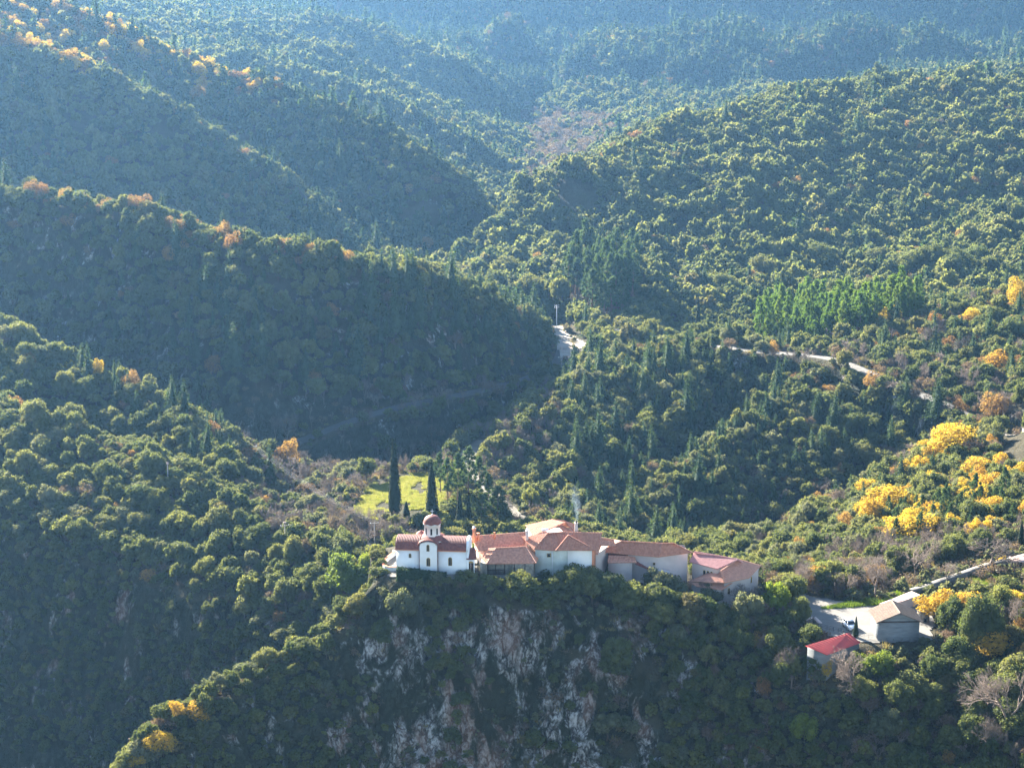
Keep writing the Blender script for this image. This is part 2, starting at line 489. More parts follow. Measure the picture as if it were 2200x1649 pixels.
M_OAK = foliage('evergreen oak leaves', [(0.0, (.082, .098, .038)), (0.3, (.105, .118, .048)), (0.55, (.060, .080, .034)), (0.75, (.125, .130, .060)), (0.92, (.140, .150, .052)), (1.0, (.105, .095, .050))], 0.46)
M_OLIVE = foliage('grey green leaves', [(0.0, (.105, .115, .070)), (0.5, (.135, .140, .088)), (1.0, (.085, .100, .060))], 0.45)
M_LIME = foliage('fresh green leaves', [(0.0, (.15, .19, .025)), (1.0, (.12, .16, .025))], 0.5)
M_FIR = foliage('fir needles', [(0.0, (.030, .056, .028)), (0.5, (.042, .072, .034)), (1.0, (.056, .085, .036))], 0.28)
M_PINE = foliage('pine needles', [(0.0, (.070, .125, .022)), (0.5, (.090, .150, .026)), (1.0, (.110, .160, .030))], 0.45)
M_PINE2 = foliage('dark pine needles', [(0.0, (.045, .080, .034)), (1.0, (.065, .100, .042))], 0.35)
M_CYP = foliage('cypress foliage', [(0.0, (.016, .028, .014)), (1.0, (.022, .036, .016))], 0.08)
M_GOLD = foliage('golden autumn leaves', [(0.0, (.36, .25, .038)), (0.5, (.42, .30, .045)), (1.0, (.34, .20, .045))], 0.40)
M_RUST = foliage('orange autumn leaves', [(0.0, (.24, .13, .055)), (0.4, (.20, .12, .065)), (1.0, (.29, .18, .06))], 0.38)
M_DRY = foliage('dry brown leaves', [(0.0, (.13, .085, .062)), (0.5, (.16, .115, .085)), (1.0, (.11, .085, .068))], 0.3)
M_GRASS = foliage('grass blades', [(0.0, (.19, .21, .06)), (0.5, (.25, .24, .10)), (1.0, (.16, .19, .04))], 0.4)
M_TWIG = simple('bare twigs', (.20, .155, .125), 0.9, 0.35, 0.6)
M_BARK = simple('bark', (.11, .085, .065), 0.95, 0.5, 3, bump=0.4)
M_PBARK = simple('pine bark', (.20, .12, .08), 0.95, 0.5, 3, bump=0.4)

M_GRASS2 = foliage('lush grass blades', [(0.0, (.09, .15, .02)), (1.0, (.13, .18, .03))], 0.4)
M_DRYGRASS = foliage('dry grass', [(0.0, (.22, .18, .09)), (1.0, (.15, .13, .06))], 0.3)
M_HEDGE = foliage('hedge leaves', [(0.0, (.03, .055, .02)), (1.0, (.03, .055, .02))], 0.2)
M_LIME2 = foliage('light green leaves', [(0.0, (.13, .16, .03)), (1.0, (.10, .135, .03))], 0.45)
M_ROCK = simple('grey limestone', (.26, .25, .235), 0.95, 0.5, 0.35, col2=(.07, .07, .06), bump=0.9, bscale=0.9, stretch=(1, 1, .4))

def noise_col(ns, ls, scale, vec):
    n = ns.new('ShaderNodeTexNoise'); n.inputs['Scale'].default_value = scale; n.inputs['Detail'].default_value = 3; ls.new(vec, n.inputs['Vector'])
    m_ = ns.new('ShaderNodeVectorMath'); m_.operation = 'SCALE'; m_.inputs[3].default_value = 6.0; ls.new(n.outputs['Color'], m_.inputs[0])
    a_ = ns.new('ShaderNodeVectorMath'); a_.operation = 'ADD'; ls.new(vec, a_.inputs[0]); ls.new(m_.outputs[0], a_.inputs[1])
    return a_.outputs[0]
def ground_material():
    m, ns, ls = newmat('hillside soil and rock')
    v = coords(ns, ls, 'Object')
    at_ = ns.new('ShaderNodeAttribute'); at_.attribute_name = 'steep'
    geo = ns.new('ShaderNodeNewGeometry')
    sep = ns.new('ShaderNodeSeparateXYZ'); ls.new(geo.outputs['Normal'], sep.inputs[0])
    n1 = noise(ns, ls, 0.05, 6, 0.6, v)
    n2 = noise(ns, ls, 0.6, 6, 0.65, v)
    soil = ramp(ns, [(0.3, (.040, .034, .022)), (0.5, (.060, .052, .032)), (0.62, (.048, .052, .022)), (0.75, (.085, .07, .048))])
    ls.new(n1, soil.inputs[0])
    soil2 = mixc(ns, ls, 0.5, soil.outputs[0], mixc(ns, ls, n2, (.02, .022, .01), (.14, .12, .075)))
    # limestone: grey white with orange runs and dark cracks, streaked downwards
    vs = coords(ns, ls, 'Object', (1, 1, 0.50))
    r1 = noise(ns, ls, 0.16, 8, 0.66, vs, 0.6)
    r2 = noise(ns, ls, 0.8, 8, 0.7, vs, 0.4)
    r3 = noise(ns, ls, 0.085, 5, 0.6, vs, 1.0)
    vor = ns.new('ShaderNodeTexVoronoi'); vor.feature = 'DISTANCE_TO_EDGE'; vor.inputs['Scale'].default_value = 0.55; ls.new(mixc(ns, ls, 0.35, vs, noise_col(ns, ls, 0.9, vs)), vor.inputs['Vector'])
    crack = mathn(ns, ls, 'MULTIPLY', vor.outputs['Distance'], 7.0, clamp=True)
    r5 = noise(ns, ls, 3.2, 6, 0.7, vs, 0.3)
    r2b = mathn(ns, ls, 'ADD', mathn(ns, ls, 'MULTIPLY', r2, 0.6), mathn(ns, ls, 'MULTIPLY', r5, 0.4))
    r2b = mathn(ns, ls, 'MULTIPLY', r2b, mathn(ns, ls, 'ADD', mathn(ns, ls, 'MULTIPLY', crack, 0.22), 0.80))
    rock = ramp(ns, [(0.36, (.02, .019, .018)), (0.44, (.10, .095, .088)), (0.51, (.30, .29, .275)), (0.60, (.52, .51, .49))])
    ls.new(r2b, rock.inputs[0])
    stain = ramp(ns, [(0.50, (0, 0, 0)), (0.60, (1, 1, 1))]); ls.new(r3, stain.inputs[0])
    rockc = mixc(ns, ls, mathn(ns, ls, 'MULTIPLY', stain.outputs[0], 0.5), rock.outputs[0], mixc(ns, ls, r2, (.06, .03, .018), (.34, .17, .10)))
    moss = ramp(ns, [(0.47, (0, 0, 0)), (0.54, (1, 1, 1))]); ab = ns.new('ShaderNodeAttribute'); ab.attribute_name = 'bare'
    ls.new(mathn(ns, ls, 'ADD', r1, mathn(ns, ls, 'MULTIPLY', mathn(ns, ls, 'SUBTRACT', 1.0, ab.outputs['Fac']), 0.13)), moss.inputs[0])
    rockm = mixc(ns, ls, mathn(ns, ls, 'MULTIPLY', moss.outputs[0], 0.93), rockc, mixc(ns, ls, n2, (.010, .015, .007), (.030, .036, .016)))
    f = mathn(ns, ls, 'SUBTRACT', 1.0, sep.outputs[2])
    f = mathn(ns, ls, 'ADD', f, mathn(ns, ls, 'MULTIPLY', mathn(ns, ls, 'SUBTRACT', n2, 0.5), 0.35))
    rr = ramp(ns, [(0.22, (0, 0, 0)), (0.36, (1, 1, 1))]); ls.new(f, rr.inputs[0])
    col = mixc(ns, ls, rr.outputs[0], soil2, rockm)
    p = ns.new('ShaderNodeBsdfPrincipled'); ls.new(col, p.inputs['Base Color'])
    p.inputs['Roughness'].default_value = 0.95; p.inputs['Specular IOR Level'].default_value = 0.1
    b = ns.new('ShaderNodeBump'); b.inputs['Strength'].default_value = 1.0; b.inputs['Distance'].default_value = 1.4
    ls.new(mathn(ns, ls, 'ADD', r2b, mathn(ns, ls, 'MULTIPLY', r1, 0.8)), b.inputs['Height']); ls.new(b.outputs[0], p.inputs['Normal'])
    o = ns.new('ShaderNodeOutputMaterial'); ls.new(p.outputs[0], o.inputs[0])
    return m
M_GROUND = ground_material()
terr_me.materials.append(M_GROUND)
terr = bpy.data.objects.new('ground', terr_me); COL.objects.link(terr)
terr['kind'] = 'structure'

# haze over the valleys
def haze():
    bm = bmesh.new(); bmesh.ops.create_cube(bm, size=1.0)
    zlo, zhi = ZD.min() - 1.0, max(ZD.max() + 25, CAM_H + 10)
    bmesh.ops.scale(bm, vec=(4400, 3750, zhi - zlo), verts=bm.verts)
    bmesh.ops.translate(bm, vec=(0, 3750 / 2 - 60, (zhi + zlo) / 2), verts=bm.verts)
    me = bpy.data.meshes.new('haze'); bm.to_mesh(me); bm.free()
    o = bpy.data.objects.new('haze', me); COL.objects.link(o); o['kind'] = 'stuff'
    m, ns, ls = newmat('haze air')
    v = ns.new('ShaderNodeVolumePrincipled')
    v.inputs['Color'].default_value = (0.26, 0.56, 1.0, 1)
    v.inputs['Density'].default_value = HAZE_DENSITY
    v.inputs['Anisotropy'].default_value = 0.55
    out = ns.new('ShaderNodeOutputMaterial'); ls.new(v.outputs[0], out.inputs['Volume'])
    me.materials.append(m)
    o.display_type = 'WIRE'
    return o
HAZE = haze()
# ------------------------------------------------------------------ plants
class MB:
    """collects geometry of one mesh"""
    def __init__(s): s.v = []; s.f = []; s.m = []; s.n = 0
    def add(s, v, f, mi=0):
        v = np.asarray(v, float); f = np.asarray(f, int)
        if f.shape[1] == 3: f = np.concatenate([f, f[:, 2:]], 1)
        s.v.append(v); s.f.append(f + s.n); s.m.append(np.full(len(f), mi)); s.n += len(v)
    def mesh(s, name, mats, smooth=False):
        v = np.concatenate(s.v); f = np.concatenate(s.f); mi = np.concatenate(s.m)
        me = bpy.data.meshes.new(name)
        tri = f[:, 2] == f[:, 3]
        k = np.where(tri, 3, 4)
        loops = f.ravel()[(np.stack([np.ones(len(f)), np.ones(len(f)), np.ones(len(f)), ~tri], 1) > 0).ravel()]
        me.vertices.add(len(v)); me.vertices.foreach_set('co', v.astype(np.float32).ravel())
        me.loops.add(len(loops)); me.loops.foreach_set('vertex_index', loops.astype(np.int32))
        me.polygons.add(len(f))
        me.polygons.foreach_set('loop_start', np.concatenate([[0], np.cumsum(k)[:-1]]).astype(np.int32))
        me.polygons.foreach_set('loop_total', k.astype(np.int32))
        for m in mats: me.materials.append(m)
        me.polygons.foreach_set('material_index', mi.astype(np.int32))
        if smooth: me.polygons.foreach_set('use_smooth', np.ones(len(f), bool))
        me.update(calc_edges=True)
        return me

def unit(v): return v / (np.linalg.norm(v, axis=-1, keepdims=True) + 1e-9)
def leaves(c, n, size, rg, aspect=0.75, jitter=0.7):
    """small leaf clumps (quads) at c facing roughly n"""
    n = unit(n + jitter * rg.normal(size=c.shape))
    a = unit(np.cross(n, rg.normal(size=c.shape))); b = np.cross(n, a)
    s = size * rg.uniform(0.6, 1.3, (len(c), 1))
    bend = n * s * 0.25
    v = np.stack([c - a * s - bend, c - b * s * aspect, c + a * s - bend, c + b * s * aspect], 1).reshape(-1, 3)
    return v, np.arange(len(v)).reshape(-1, 4)
_b = bmesh.new(); bmesh.ops.create_icosphere(_b, subdivisions=2, radius=1.0)
ICO_V = np.array([v.co[:] for v in _b.verts]); ICO_F = np.array([[v.index for v in f.verts] for f in _b.faces]); _b.free()
_b = bmesh.new(); bmesh.ops.create_icosphere(_b, subdivisions=1, radius=1.0)
ICO1_V = np.array([v.co[:] for v in _b.verts]); ICO1_F = np.array([[v.index for v in f.verts] for f in _b.faces]); _b.free()

def tube(pts, radii, sides=5):
    pts = np.asarray(pts, float); n = len(pts)
    v = []
    for i in range(n):
        d = pts[min(i + 1, n - 1)] - pts[max(i - 1, 0)]; d = d / (np.linalg.norm(d) + 1e-9)
        a = np.cross(d, (0.31, 0.87, 0.4)); a /= np.linalg.norm(a) + 1e-9; b = np.cross(d, a)
        t = np.arange(sides) / sides * 2 * math.pi
        v.append(pts[i] + radii[i] * (np.cos(t)[:, None] * a + np.sin(t)[:, None] * b))
    v = np.concatenate(v)
    f = []
    for i in range(n - 1):
        for k in range(sides):
            f.append((i * sides + k, i * sides + (k + 1) % sides, (i + 1) * sides + (k + 1) % sides, (i + 1) * sides + k))
    f.append(tuple((n - 1) * sides + k for k in (0, 1, 2, 3 % sides)))
    return v, np.array(f)

def limbs(mb, rg, H, R, top, n=6, r0=0.22, mi=0):
    p = [np.zeros(3)]
    for i in range(4):
        p.append(p[-1] + np.array([rg.normal() * 0.12 * H / 5, rg.normal() * 0.12 * H / 5, top / 4]))
    mb.add(*tube(p, np.linspace(r0, r0 * 0.45, 5), 6), mi)
    for i in range(n):
        a = i / n * 2 * math.pi + rg.uniform(0, 1); s = p[rg.integers(1, 4)]
        e = np.array([math.cos(a) * R * 0.7, math.sin(a) * R * 0.7, H * rg.uniform(0.6, 0.85)])
        mid = s * 0.5 + e * 0.5 + np.array([0, 0, -0.08 * H])
        mb.add(*tube([s, mid, e], [r0 * 0.45, r0 * 0.28, r0 * 0.1], 4), mi)

def oak(seed, H=6.0, R=3.0, lobes=11, n=1500, leaf=0.24, mat=None, low=0.25, dens=1.0, core=0.82, squash=0.85, name='oak'):
    """rounded, lumpy broadleaf crown on a short branching trunk; returns (crown mesh, trunk mesh)"""
    rg = np.random.default_rng(seed)
    cr, tr = MB(), MB()
    cz = H * (low + 1) / 2
    hz = H * (1 - low) / 2
    c = []
    lobes = int(lobes * 1.5); ea = rg.uniform(0.78, 1.22); skew = rg.normal(size=2) * 0.16 * R
    for i in range(lobes):
        ph = i * 2.39996 + rg.uniform(-0.4, 0.4); t = (i + 0.5) / lobes
        zc = 1 - 1.75 * t
        q = math.sqrt(max(1 - zc * zc, 0.05))
        k = rg.uniform(0.46, 0.88)
        c.append((math.cos(ph) * q * R * k * ea + skew[0] * (zc + .3), math.sin(ph) * q * R * k / ea + skew[1] * (zc + .3), cz + zc * hz * k * rg.uniform(.8, 1.15), R * rg.uniform(0.22, 0.46)))
    c.append((0, 0, cz - 0.02 * H, R * 0.60))
    c = np.array(c)
    for x, y, z, r in c:
        nz = 1 + 0.16 * vnoise(ICO1_V[:, 0] * 1.7 + x, ICO1_V[:, 1] * 1.7 + y, ICO1_V[:, 2] * 1.7 + z, seed)
        V = ICO1_V * (r * core * nz)[:, None]; V[:, 2] *= squash
        cr.add(V + (x, y, z), ICO1_F)
    w = c[:, 3] ** 2; w /= w.sum()
    li = rg.choice(len(c), n, p=w)
    d = unit(rg.normal(size=(n, 3)) + (0, 0, 0.35))
    rr = c[li, 3] * rg.uniform(0.80, 1.24, n)
    P = d * rr[:, None]; P[:, 2] *= squash
    P = P + c[li, :3]
    # leave out what sits deep inside other lobes
    dd = np.linalg.norm((P[:, None] - c[None, :, :3]) / c[None, :, 3:4], axis=2)
    keep = dd.min(1) > 0.76
    P, d = P[keep], d[keep]
    cr.add(*leaves(P, d, leaf, rg))
    limbs(tr, rg, H, R, H * 0.62, 6, 0.05 * H / 1.4)
    return cr.mesh(name + '_crown', [mat]), tr.mesh(name + '_trunk', [M_BARK])

def fir(seed, H=11.0, R=2.6, whorls=22, mat=None, leaf=0.22, per=9, name='fir', open_=0.0, tip=0.9):
    rg = np.random.default_rng(seed)
    cr, tr = MB(), MB()
    cv, cf = [], []
    V = np.array([[math.cos(a), math.sin(a), 0] for a in np.linspace(0, 2 * math.pi, 8)[:-1]] + [[0, 0, 1]])
    V = V * (R * 0.5, R * 0.5, H * 0.8) + (0, 0, H * 0.1)
    cr.add(V, np.array([(i, (i + 1) % 7, 7) for i in range(7)]))
    C, N = [], []
    for w in range(whorls):
        t = (w + rg.uniform(-0.3, 0.3)) / whorls
        z = H * (0.08 + 0.90 * t)
        L = R * (1 - max(t, 0)) ** tip * rg.uniform(0.75, 1.12) + 0.08
        nb = max(int(8 * (1 - t) + 4), 4)
        a0 = rg.uniform(0, 6.28)
        for b in range(nb):
            a = a0 + b / nb * 6.283 + rg.uniform(-0.2, 0.2); l = L * rg.uniform(0.7, 1.15)
            k = max(int(per * (l / R) ** 0.8), 2)
            s = np.linspace(0.35, 1, k) + rg.uniform(-0.05, 0.05, k)
            zz = z - 0.28 * l * s ** 1.6 + 0.10 * l * s
            C.append(np.stack([np.cos(a) * l * s, np.sin(a) * l * s, zz], 1) + rg.normal(size=(k, 3)) * 0.06 * (1 + R * 0.2))
            N.append(np.tile([math.cos(a) * 0.5, math.sin(a) * 0.5, 0.9], (k, 1)))
    C = np.concatenate(C); N = np.concatenate(N)
    cr.add(*leaves(C, N, leaf * 1.15, rg, 0.6, 1.0))
    tr.add(*tube([(0, 0, -0.3), (0, 0, H * 0.5), (0, 0, H * 0.97)], [0.018 * H, 0.011 * H, 0.02], 6))
    return cr.mesh(name + '_crown', [mat]), tr.mesh(name + '_trunk', [M_BARK])

def pine(seed, H=11.0, R=2.4, mat=None, base=0.35, n=1100, leaf=0.26, name='pine'):
    """slender pine: clumps of needles on whorls round a visible trunk"""
    rg = np.random.default_rng(seed)
    cr, tr = MB(), MB()
    pts = [(0, 0, -0.3)]
    for i in range(1, 5): pts.append((rg.normal() * 0.12, rg.normal() * 0.12, H * 0.97 * i / 4))
    tr.add(*tube(pts, np.linspace(0.017 * H, 0.03, 5), 6))
    k = 34
    c = []
    for i in range(k):
        t = (i + rg.uniform()) / k
        z = H * (base + (1 - base) * t)
        q = R * (0.35 + 0.65 * math.sin(math.pi * min(0.15 + t * 0.75, 1.0))) * (1 - 0.75 * t ** 2) * rg.uniform(0.35, 1.0)
        a = i * 2.4 + rg.uniform(-0.4, 0.4)
        c.append((math.cos(a) * q, math.sin(a) * q, z + 0.2 * q, R * rg.uniform(0.18, 0.34)))
        if i % 2 == 0: tr.add(*tube([(0, 0, z - 0.3), (math.cos(a) * q, math.sin(a) * q, z + 0.1 * q)], [0.05, 0.02], 3))
    c = np.array(c)
    li = rg.integers(0, k, n)
    d = unit(rg.normal(size=(n, 3)) + (0, 0, 0.25))
    P = c[li, :3] + d * (c[li, 3] * rg.uniform(0.3, 1.1, n))[:, None] * (1, 1, 0.9)
    cr.add(*leaves(P, d, leaf, rg, 0.35, 0.6))
    for x, y, z, r in c: cr.add(ICO1_V * r * 0.55 + (x, y, z), ICO1_F)
    return cr.mesh(name + '_crown', [mat]), tr.mesh(name + '_trunk', [M_PBARK])

def cypress(seed, H=18.0, R=1.5, n=3800, leaf=0.22, mat=None, name='cypress'):
    rg = np.random.default_rng(seed)
    cr, tr = MB(), MB()
    prof = lambda t: np.clip(np.minimum(t / 0.10, 1), 0.45, 1) * (1 - np.clip((t - 0.18) / 0.82, 0, 1) ** 1.35) ** 0.9 + 0.03
    rings = 12; s = 10
    V = []
    for i in range(rings):
        t = i / (rings - 1); r = R * prof(t) * 0.86
        for k in range(s):
            a = k / s * 6.283 + i * 0.3
            q = r * (1 + 0.14 * rg.normal())
            V.append((math.cos(a) * q, math.sin(a) * q, H * (0.05 + 0.94 * t)))
    F = [(i * s + k, i * s + (k + 1) % s, (i + 1) * s + (k + 1) % s, (i + 1) * s + k) for i in range(rings - 1) for k in range(s)]
    cr.add(V, F)
    t = rg.uniform(0, 1, n) ** 1.15; a = rg.uniform(0, 6.283, n)
    lump = 1 + 0.16 * vnoise(np.cos(a) * 2.2, np.sin(a) * 2.2, t * 9, seed)
    r = R * prof(t) * lump * rg.uniform(0.88, 1.06, n)
    P = np.stack([np.cos(a) * r, np.sin(a) * r, H * (0.04 + 0.96 * t)], 1)
    cr.add(*leaves(P, np.stack([np.cos(a), np.sin(a), a * 0 + 0.5], 1), leaf, rg, 0.4, 0.35))
    tr.add(*tube([(0, 0, -0.4), (0, 0, H * 0.2)], [0.22, 0.18], 6))
    return cr.mesh(name + '_crown', [mat]), tr.mesh(name + '_trunk', [M_BARK])

def bare(seed, H=8.0, R=3.4, depth=5, mat=None, leafmat=None, nleaf=0, leaf=0.16, name='bare', spread=0.62, twig=0.028, up=0.35):
    """leafless branching tree, optionally with the last leaves on it"""
    rg = np.random.default_rng(seed)
    cr, tr = MB(), MB()
    tips = []
    def grow(p, d, L, r, k):
        e = p + d * L
        m = (p + e) / 2 + rg.normal(size=3) * L * 0.05
        if k >= depth - 1:
            # a twig: thin three sided spike
            cr.add(*tube([p, m, e], [r, r * 0.8, r * 0.4], 3)); tips.append(e); tips.append(m)
        else:
            (tr if k < 2 else cr).add(*tube([p, m, e], [r, r * 0.85, r * 0.7], 5 if k < 2 else 3))
        if k < depth:
            nb = 3 if k < 1 else int(rg.integers(3, 5))
            for i in range(nb):
                q = unit(rg.normal(size=3)); q = q - d * np.dot(q, d)
                nd = unit(d + q * spread * rg.uniform(0.7, 1.5) + np.array([0, 0, up * 0.3]))
                f = rg.uniform(0.55, 1.0)
                grow(p + (e - p) * f if i else e, nd, L * rg.uniform(0.60, 0.82), max(r * 0.58, twig), k + 1)
    for s in range(3 if H < 6 else 1):
        a = rg.uniform(0, 6.28)
        d0 = unit(np.array([math.cos(a) * 0.25 * (H < 6), math.sin(a) * 0.25 * (H < 6), 1.0]))
        grow(np.zeros(3), d0, H * 0.30, 0.022 * H, 0)
    if nleaf:
        T = np.array(tips); k = rg.integers(0, len(T), nleaf)
        P = T[k] + rg.normal(size=(nleaf, 3)) * 0.28
        v, f = leaves(P, rg.normal(size=P.shape), leaf, rg)
        cr.add(v, f, 1)
    mats = [M_TWIG] + ([leafmat] if leafmat else [])
    me = cr.mesh(name + '_crown', mats); tm = tr.mesh(name + '_trunk', [M_TWIG])
    co = np.zeros(len(me.vertices) * 3); me.vertices.foreach_get('co', co); co = co.reshape(-1, 3)
    k = np.array([R / np.percentile(np.hypot(co[:, 0], co[:, 1]), 97)] * 2 + [H / co[:, 2].max()])
    for q in (me, tm):
        co = np.zeros(len(q.vertices) * 3); q.vertices.foreach_get('co', co)
        co = co.reshape(-1, 3) * k; q.vertices.foreach_set('co', co.ravel()); q.update()
    return me, tm

def joined(pair, name):
    """crown and trunk as one mesh for trees too small to show their parts"""
    a, b = pair
    bm = bmesh.new(); bm.from_mesh(a); n = len(bm.faces); bm.from_mesh(b)
    bm.faces.ensure_lookup_table()
    k = len(a.materials)
    for i in range(n, len(bm.faces)): bm.faces[i].material_index = k
    me = bpy.data.meshes.new(name); bm.to_mesh(me); bm.free()
    for m in list(a.materials) + list(b.materials): me.materials.append(m)
    return me

NEAR, FAR = {}, {}
def kind(name, near, mid=None, far=None):
    NEAR[name] = near
    FAR[name] = (mid, far)
t1 = time.time()
kind('oak', [oak(100 + i, 6, 3.0, 11 + i, 3000, 0.17, M_OAK, low=0.18 + 0.05 * (i % 2)) for i in range(5)],
     [joined(oak(120 + i, 6, 3.0, 10 + i, 1100, 0.26, M_OAK), 'oak_mid') for i in range(4)],
     [joined(oak(140 + i, 6, 3.0, 7, 240, 0.48, M_OAK, core=0.9), 'oak_far') for i in range(3)])
kind('olive', [oak(200 + i, 6, 3.0, 12, 2600, 0.16, M_OLIVE) for i in range(3)],
     [joined(oak(220 + i, 6, 3.0, 9, 900, 0.26, M_OLIVE), 'olive_mid') for i in range(2)])
kind('fir', [fir(300 + i, 11, 3.0, 24, M_FIR, 0.19, 14) for i in range(3)],
     [joined(fir(320 + i, 11, 3.0, 16, M_FIR, 0.34, 7), 'fir_mid') for i in range(3)],
     [joined(fir(340 + i, 11, 3.0, 9, M_FIR, 0.75, 3), 'fir_far') for i in range(3)])
kind('pine', [pine(400 + i, 9.5 + 1.5 * i, 3.1, M_PINE, 0.08, 3200, 0.28) for i in range(4)],
     [joined(pine(420 + i, 10 + 1.5 * i, 3.0, M_PINE, 0.08, 1700, 0.34), 'pine_mid') for i in range(3)])
kind('tallpine', [pine(440 + i, 18, 3.4, M_PINE2, 0.45, 1900, 0.34) for i in range(3)],
     [joined(pine(460 + i, 12, 2.6, M_PINE2, 0.1, 1200, 0.28), 'pine_dark_mid') for i in range(2)])
kind('cypress', [cypress(500 + i, 18, 1.55, mat=M_CYP) for i in range(2)])
kind('bare', [bare(600 + i, 8, 3.6, 6, twig=0.013, spread=0.75) for i in range(3)],
     [joined(bare(620 + i, 8, 3.6, 4, twig=0.05), 'bare_mid') for i in range(3)])
kind('gold', [oak(700 + i, 7, 3.3, 13, 3600, 0.17, M_GOLD, low=0.12, core=0.45) for i in range(4)],
     [joined(oak(720 + i, 7, 3.2, 9, 800, 0.28, M_GOLD, core=0.35), 'gold_mid') for i in range(2)])
kind('rust', [oak(740 + i, 6, 2.8, 12, 2200, 0.16, M_RUST, low=0.1, core=0.35) for i in range(3)],
     [joined(oak(760 + i, 6, 2.8, 8, 600, 0.28, M_RUST, core=0.35), 'rust_mid') for i in range(2)])
kind('dry', [bare(780 + i, 5, 2.6, 4, leafmat=M_DRY, nleaf=1300, leaf=0.13) for i in range(2)],
     [joined(oak(790 + i, 5, 2.6, 8, 500, 0.24, M_DRY, core=0.3), 'dry_mid') for i in range(2)])
NEAR['ivy'] = [oak(810 + i, 6, 3.0, 18, 8000, 0.105, M_OAK, low=0.05) for i in range(2)]
kind('lime', [oak(800 + i, 6, 2.8, 11, 2400, 0.17, M_LIME) for i in range(1)])
print('protos', round(time.time() - t1, 1))

# ---- where each kind grows
def inp(px, py, poly): return in_poly(px, py, poly)
def keep_clear(x, y):
    ok = np.ones(x.shape, bool)
    k = y < 800
    d = np.full(x.shape, 99.0)
    for nm, (pts, hw) in ROADS.items():
        d[k] = np.minimum(d[k], seg_dist(x[k], y[k], pts)[0] - hw)
    ok &= d > 1.4
    for poly, m in ((MEADOW, 0.5), (PARK, 1.3), (COURT, 1.5), (HOUSES, 0.5), (TURN, 1.0)):
        ok[k] &= patch_dist(x[k], y[k], poly) > m
    return ok
FOREST = []     # kind, x, y, z, scale, stretch, dist
def scatter():
    out = []
    bands = ((280, 430, 2.6), (430, 560, 2.7), (560, 800, 3.3), (800, 1250, 3.9), (1250, 1900, 4.6), (1900, 2480, 5.0))
    for d0, d1, s in bands:
        w = 0.285 * d1 + 12
        xs = np.arange(-w, w, s); ys = np.arange(d0, d1, s * 0.87)
        X, Y = np.meshgrid(xs, ys); X[1::2] += s / 2
        X = (X + rng.uniform(-0.38, 0.38, X.shape) * s).ravel(); Y = (Y + rng.uniform(-0.38, 0.38, Y.shape) * s).ravel()
        k = np.abs(X) < 0.285 * Y + 12
        X, Y = X[k], Y[k]
        k = keep_clear(X, Y); X, Y = X[k], Y[k]
        Z = height(X, Y)
        out.append(np.stack([X, Y, Z, np.full(len(X), s)], 1))
    P = np.concatenate(out)
    # leave out what no camera near the photograph's could see: far below the line of sight
    r = np.hypot(P[:, 0], P[:, 1]); a = np.arctan2(P[:, 0], P[:, 1])
    T = ((a + 0.385) / 0.0021).astype(int).clip(0, nc - 1)
    el = (Zg - CAM_H) / Rg
    mx = np.maximum.accumulate(el, axis=0)
    Lr = lr
    i = np.searchsorted(Lr, np.log(r)).clip(1, nr - 1) - 1
    i = np.maximum(i - 2, 0)
    vis = (P[:, 2] + 9 - CAM_H) / r > mx[i, T] - 0.004
    P = P[vis]
    return P
P = scatter()
# shrubs that cling to the steep rock, sown by surface area
cell = dR * dS * np.sqrt(1 + slope ** 2)
wgt = (cell * ss(0.8, 1.3, slope) * (Yg > 285) * (Yg < 470) * (Zg > -75) * (np.abs(Xg) < 0.29 * Yg))
wgt = wgt * np.where(fbm(XD / 11, YD / 11, ZD / 13, 3, 56) > np.where((Xg > -24) & (Xg < 26) & (ZD < -8), 0.14, -0.22), 1, 0.04)
cdf = np.cumsum(wgt.ravel()); nsh = int(cdf[-1] / 3.4)
ci_ = np.searchsorted(cdf, rng.uniform(0, cdf[-1], nsh))
SH = np.stack([XD.ravel()[ci_], YD.ravel()[ci_], ZD.ravel()[ci_], np.full(nsh, 1.9)], 1)
print('cliff shrubs', nsh)
P = np.concatenate([P, SH])
ON_CLIFF = np.concatenate([np.zeros(len(P) - nsh, bool), np.ones(nsh, bool)])
X, Y, Z, S = P.T
PX, PY = project(X, Y, Z)
N = len(P)
U = rng.uniform(size=N); U2 = rng.uniform(size=N)
clump = fbm(X / 60, Y / 60, 0, 3, 77)
clump2 = fbm(X / 25, Y / 25, 0, 2, 78)
e = 1.5
sl = np.hypot((height(X + e, Y) - height(X - e, Y)) / (2 * e), (height(X, Y + e) - height(X, Y - e)) / (2 * e))
K = np.full(N, 'oak', dtype=object)
scl = (0.52 + 0.78 * rng.uniform(0, 1, N) ** 1.4) * S / 3.9 * (1 + 0.25 * clump2)
# mountains at the back
far = Y > 1850
K[far & (U < 0.62 + 0.5 * clump)] = 'fir'
K[far & (U2 < 0.035 + 0.10 * np.clip(clump2, 0, 1))] = 'dry'
K[far & (U2 > 0.988)] = 'rust'
mid = (Y > 1250) & ~far
K[mid & (U < 0.12)] = 'fir'
rv = (Y > 1120) & (Y < 1950) & (Z < -41) & (np.abs(X - 0.035 * Y) < 45 + 20 * clump)
K[rv & (U < 0.6)] = 'dry'; K[rv & (U > 0.75)] = 'bare'
# G
G = (Y > 880) & (Y < 1260) & (PX < 1060)
K[G & (U < 0.20 + 0.35 * clump)] = 'fir'
gcrest = G & inp(PX, PY, [(-300,-40),(120,-20),(260,40),(430,120),(600,175),(600,230),(420,200),(250,110),(200,200),(60,120),(-300,130)])
K[gcrest & (U2 < 0.42)] = 'rust'; K[gcrest & (U2 < 0.18)] = 'gold'
K[G & (U2 > 0.985)] = 'rust'
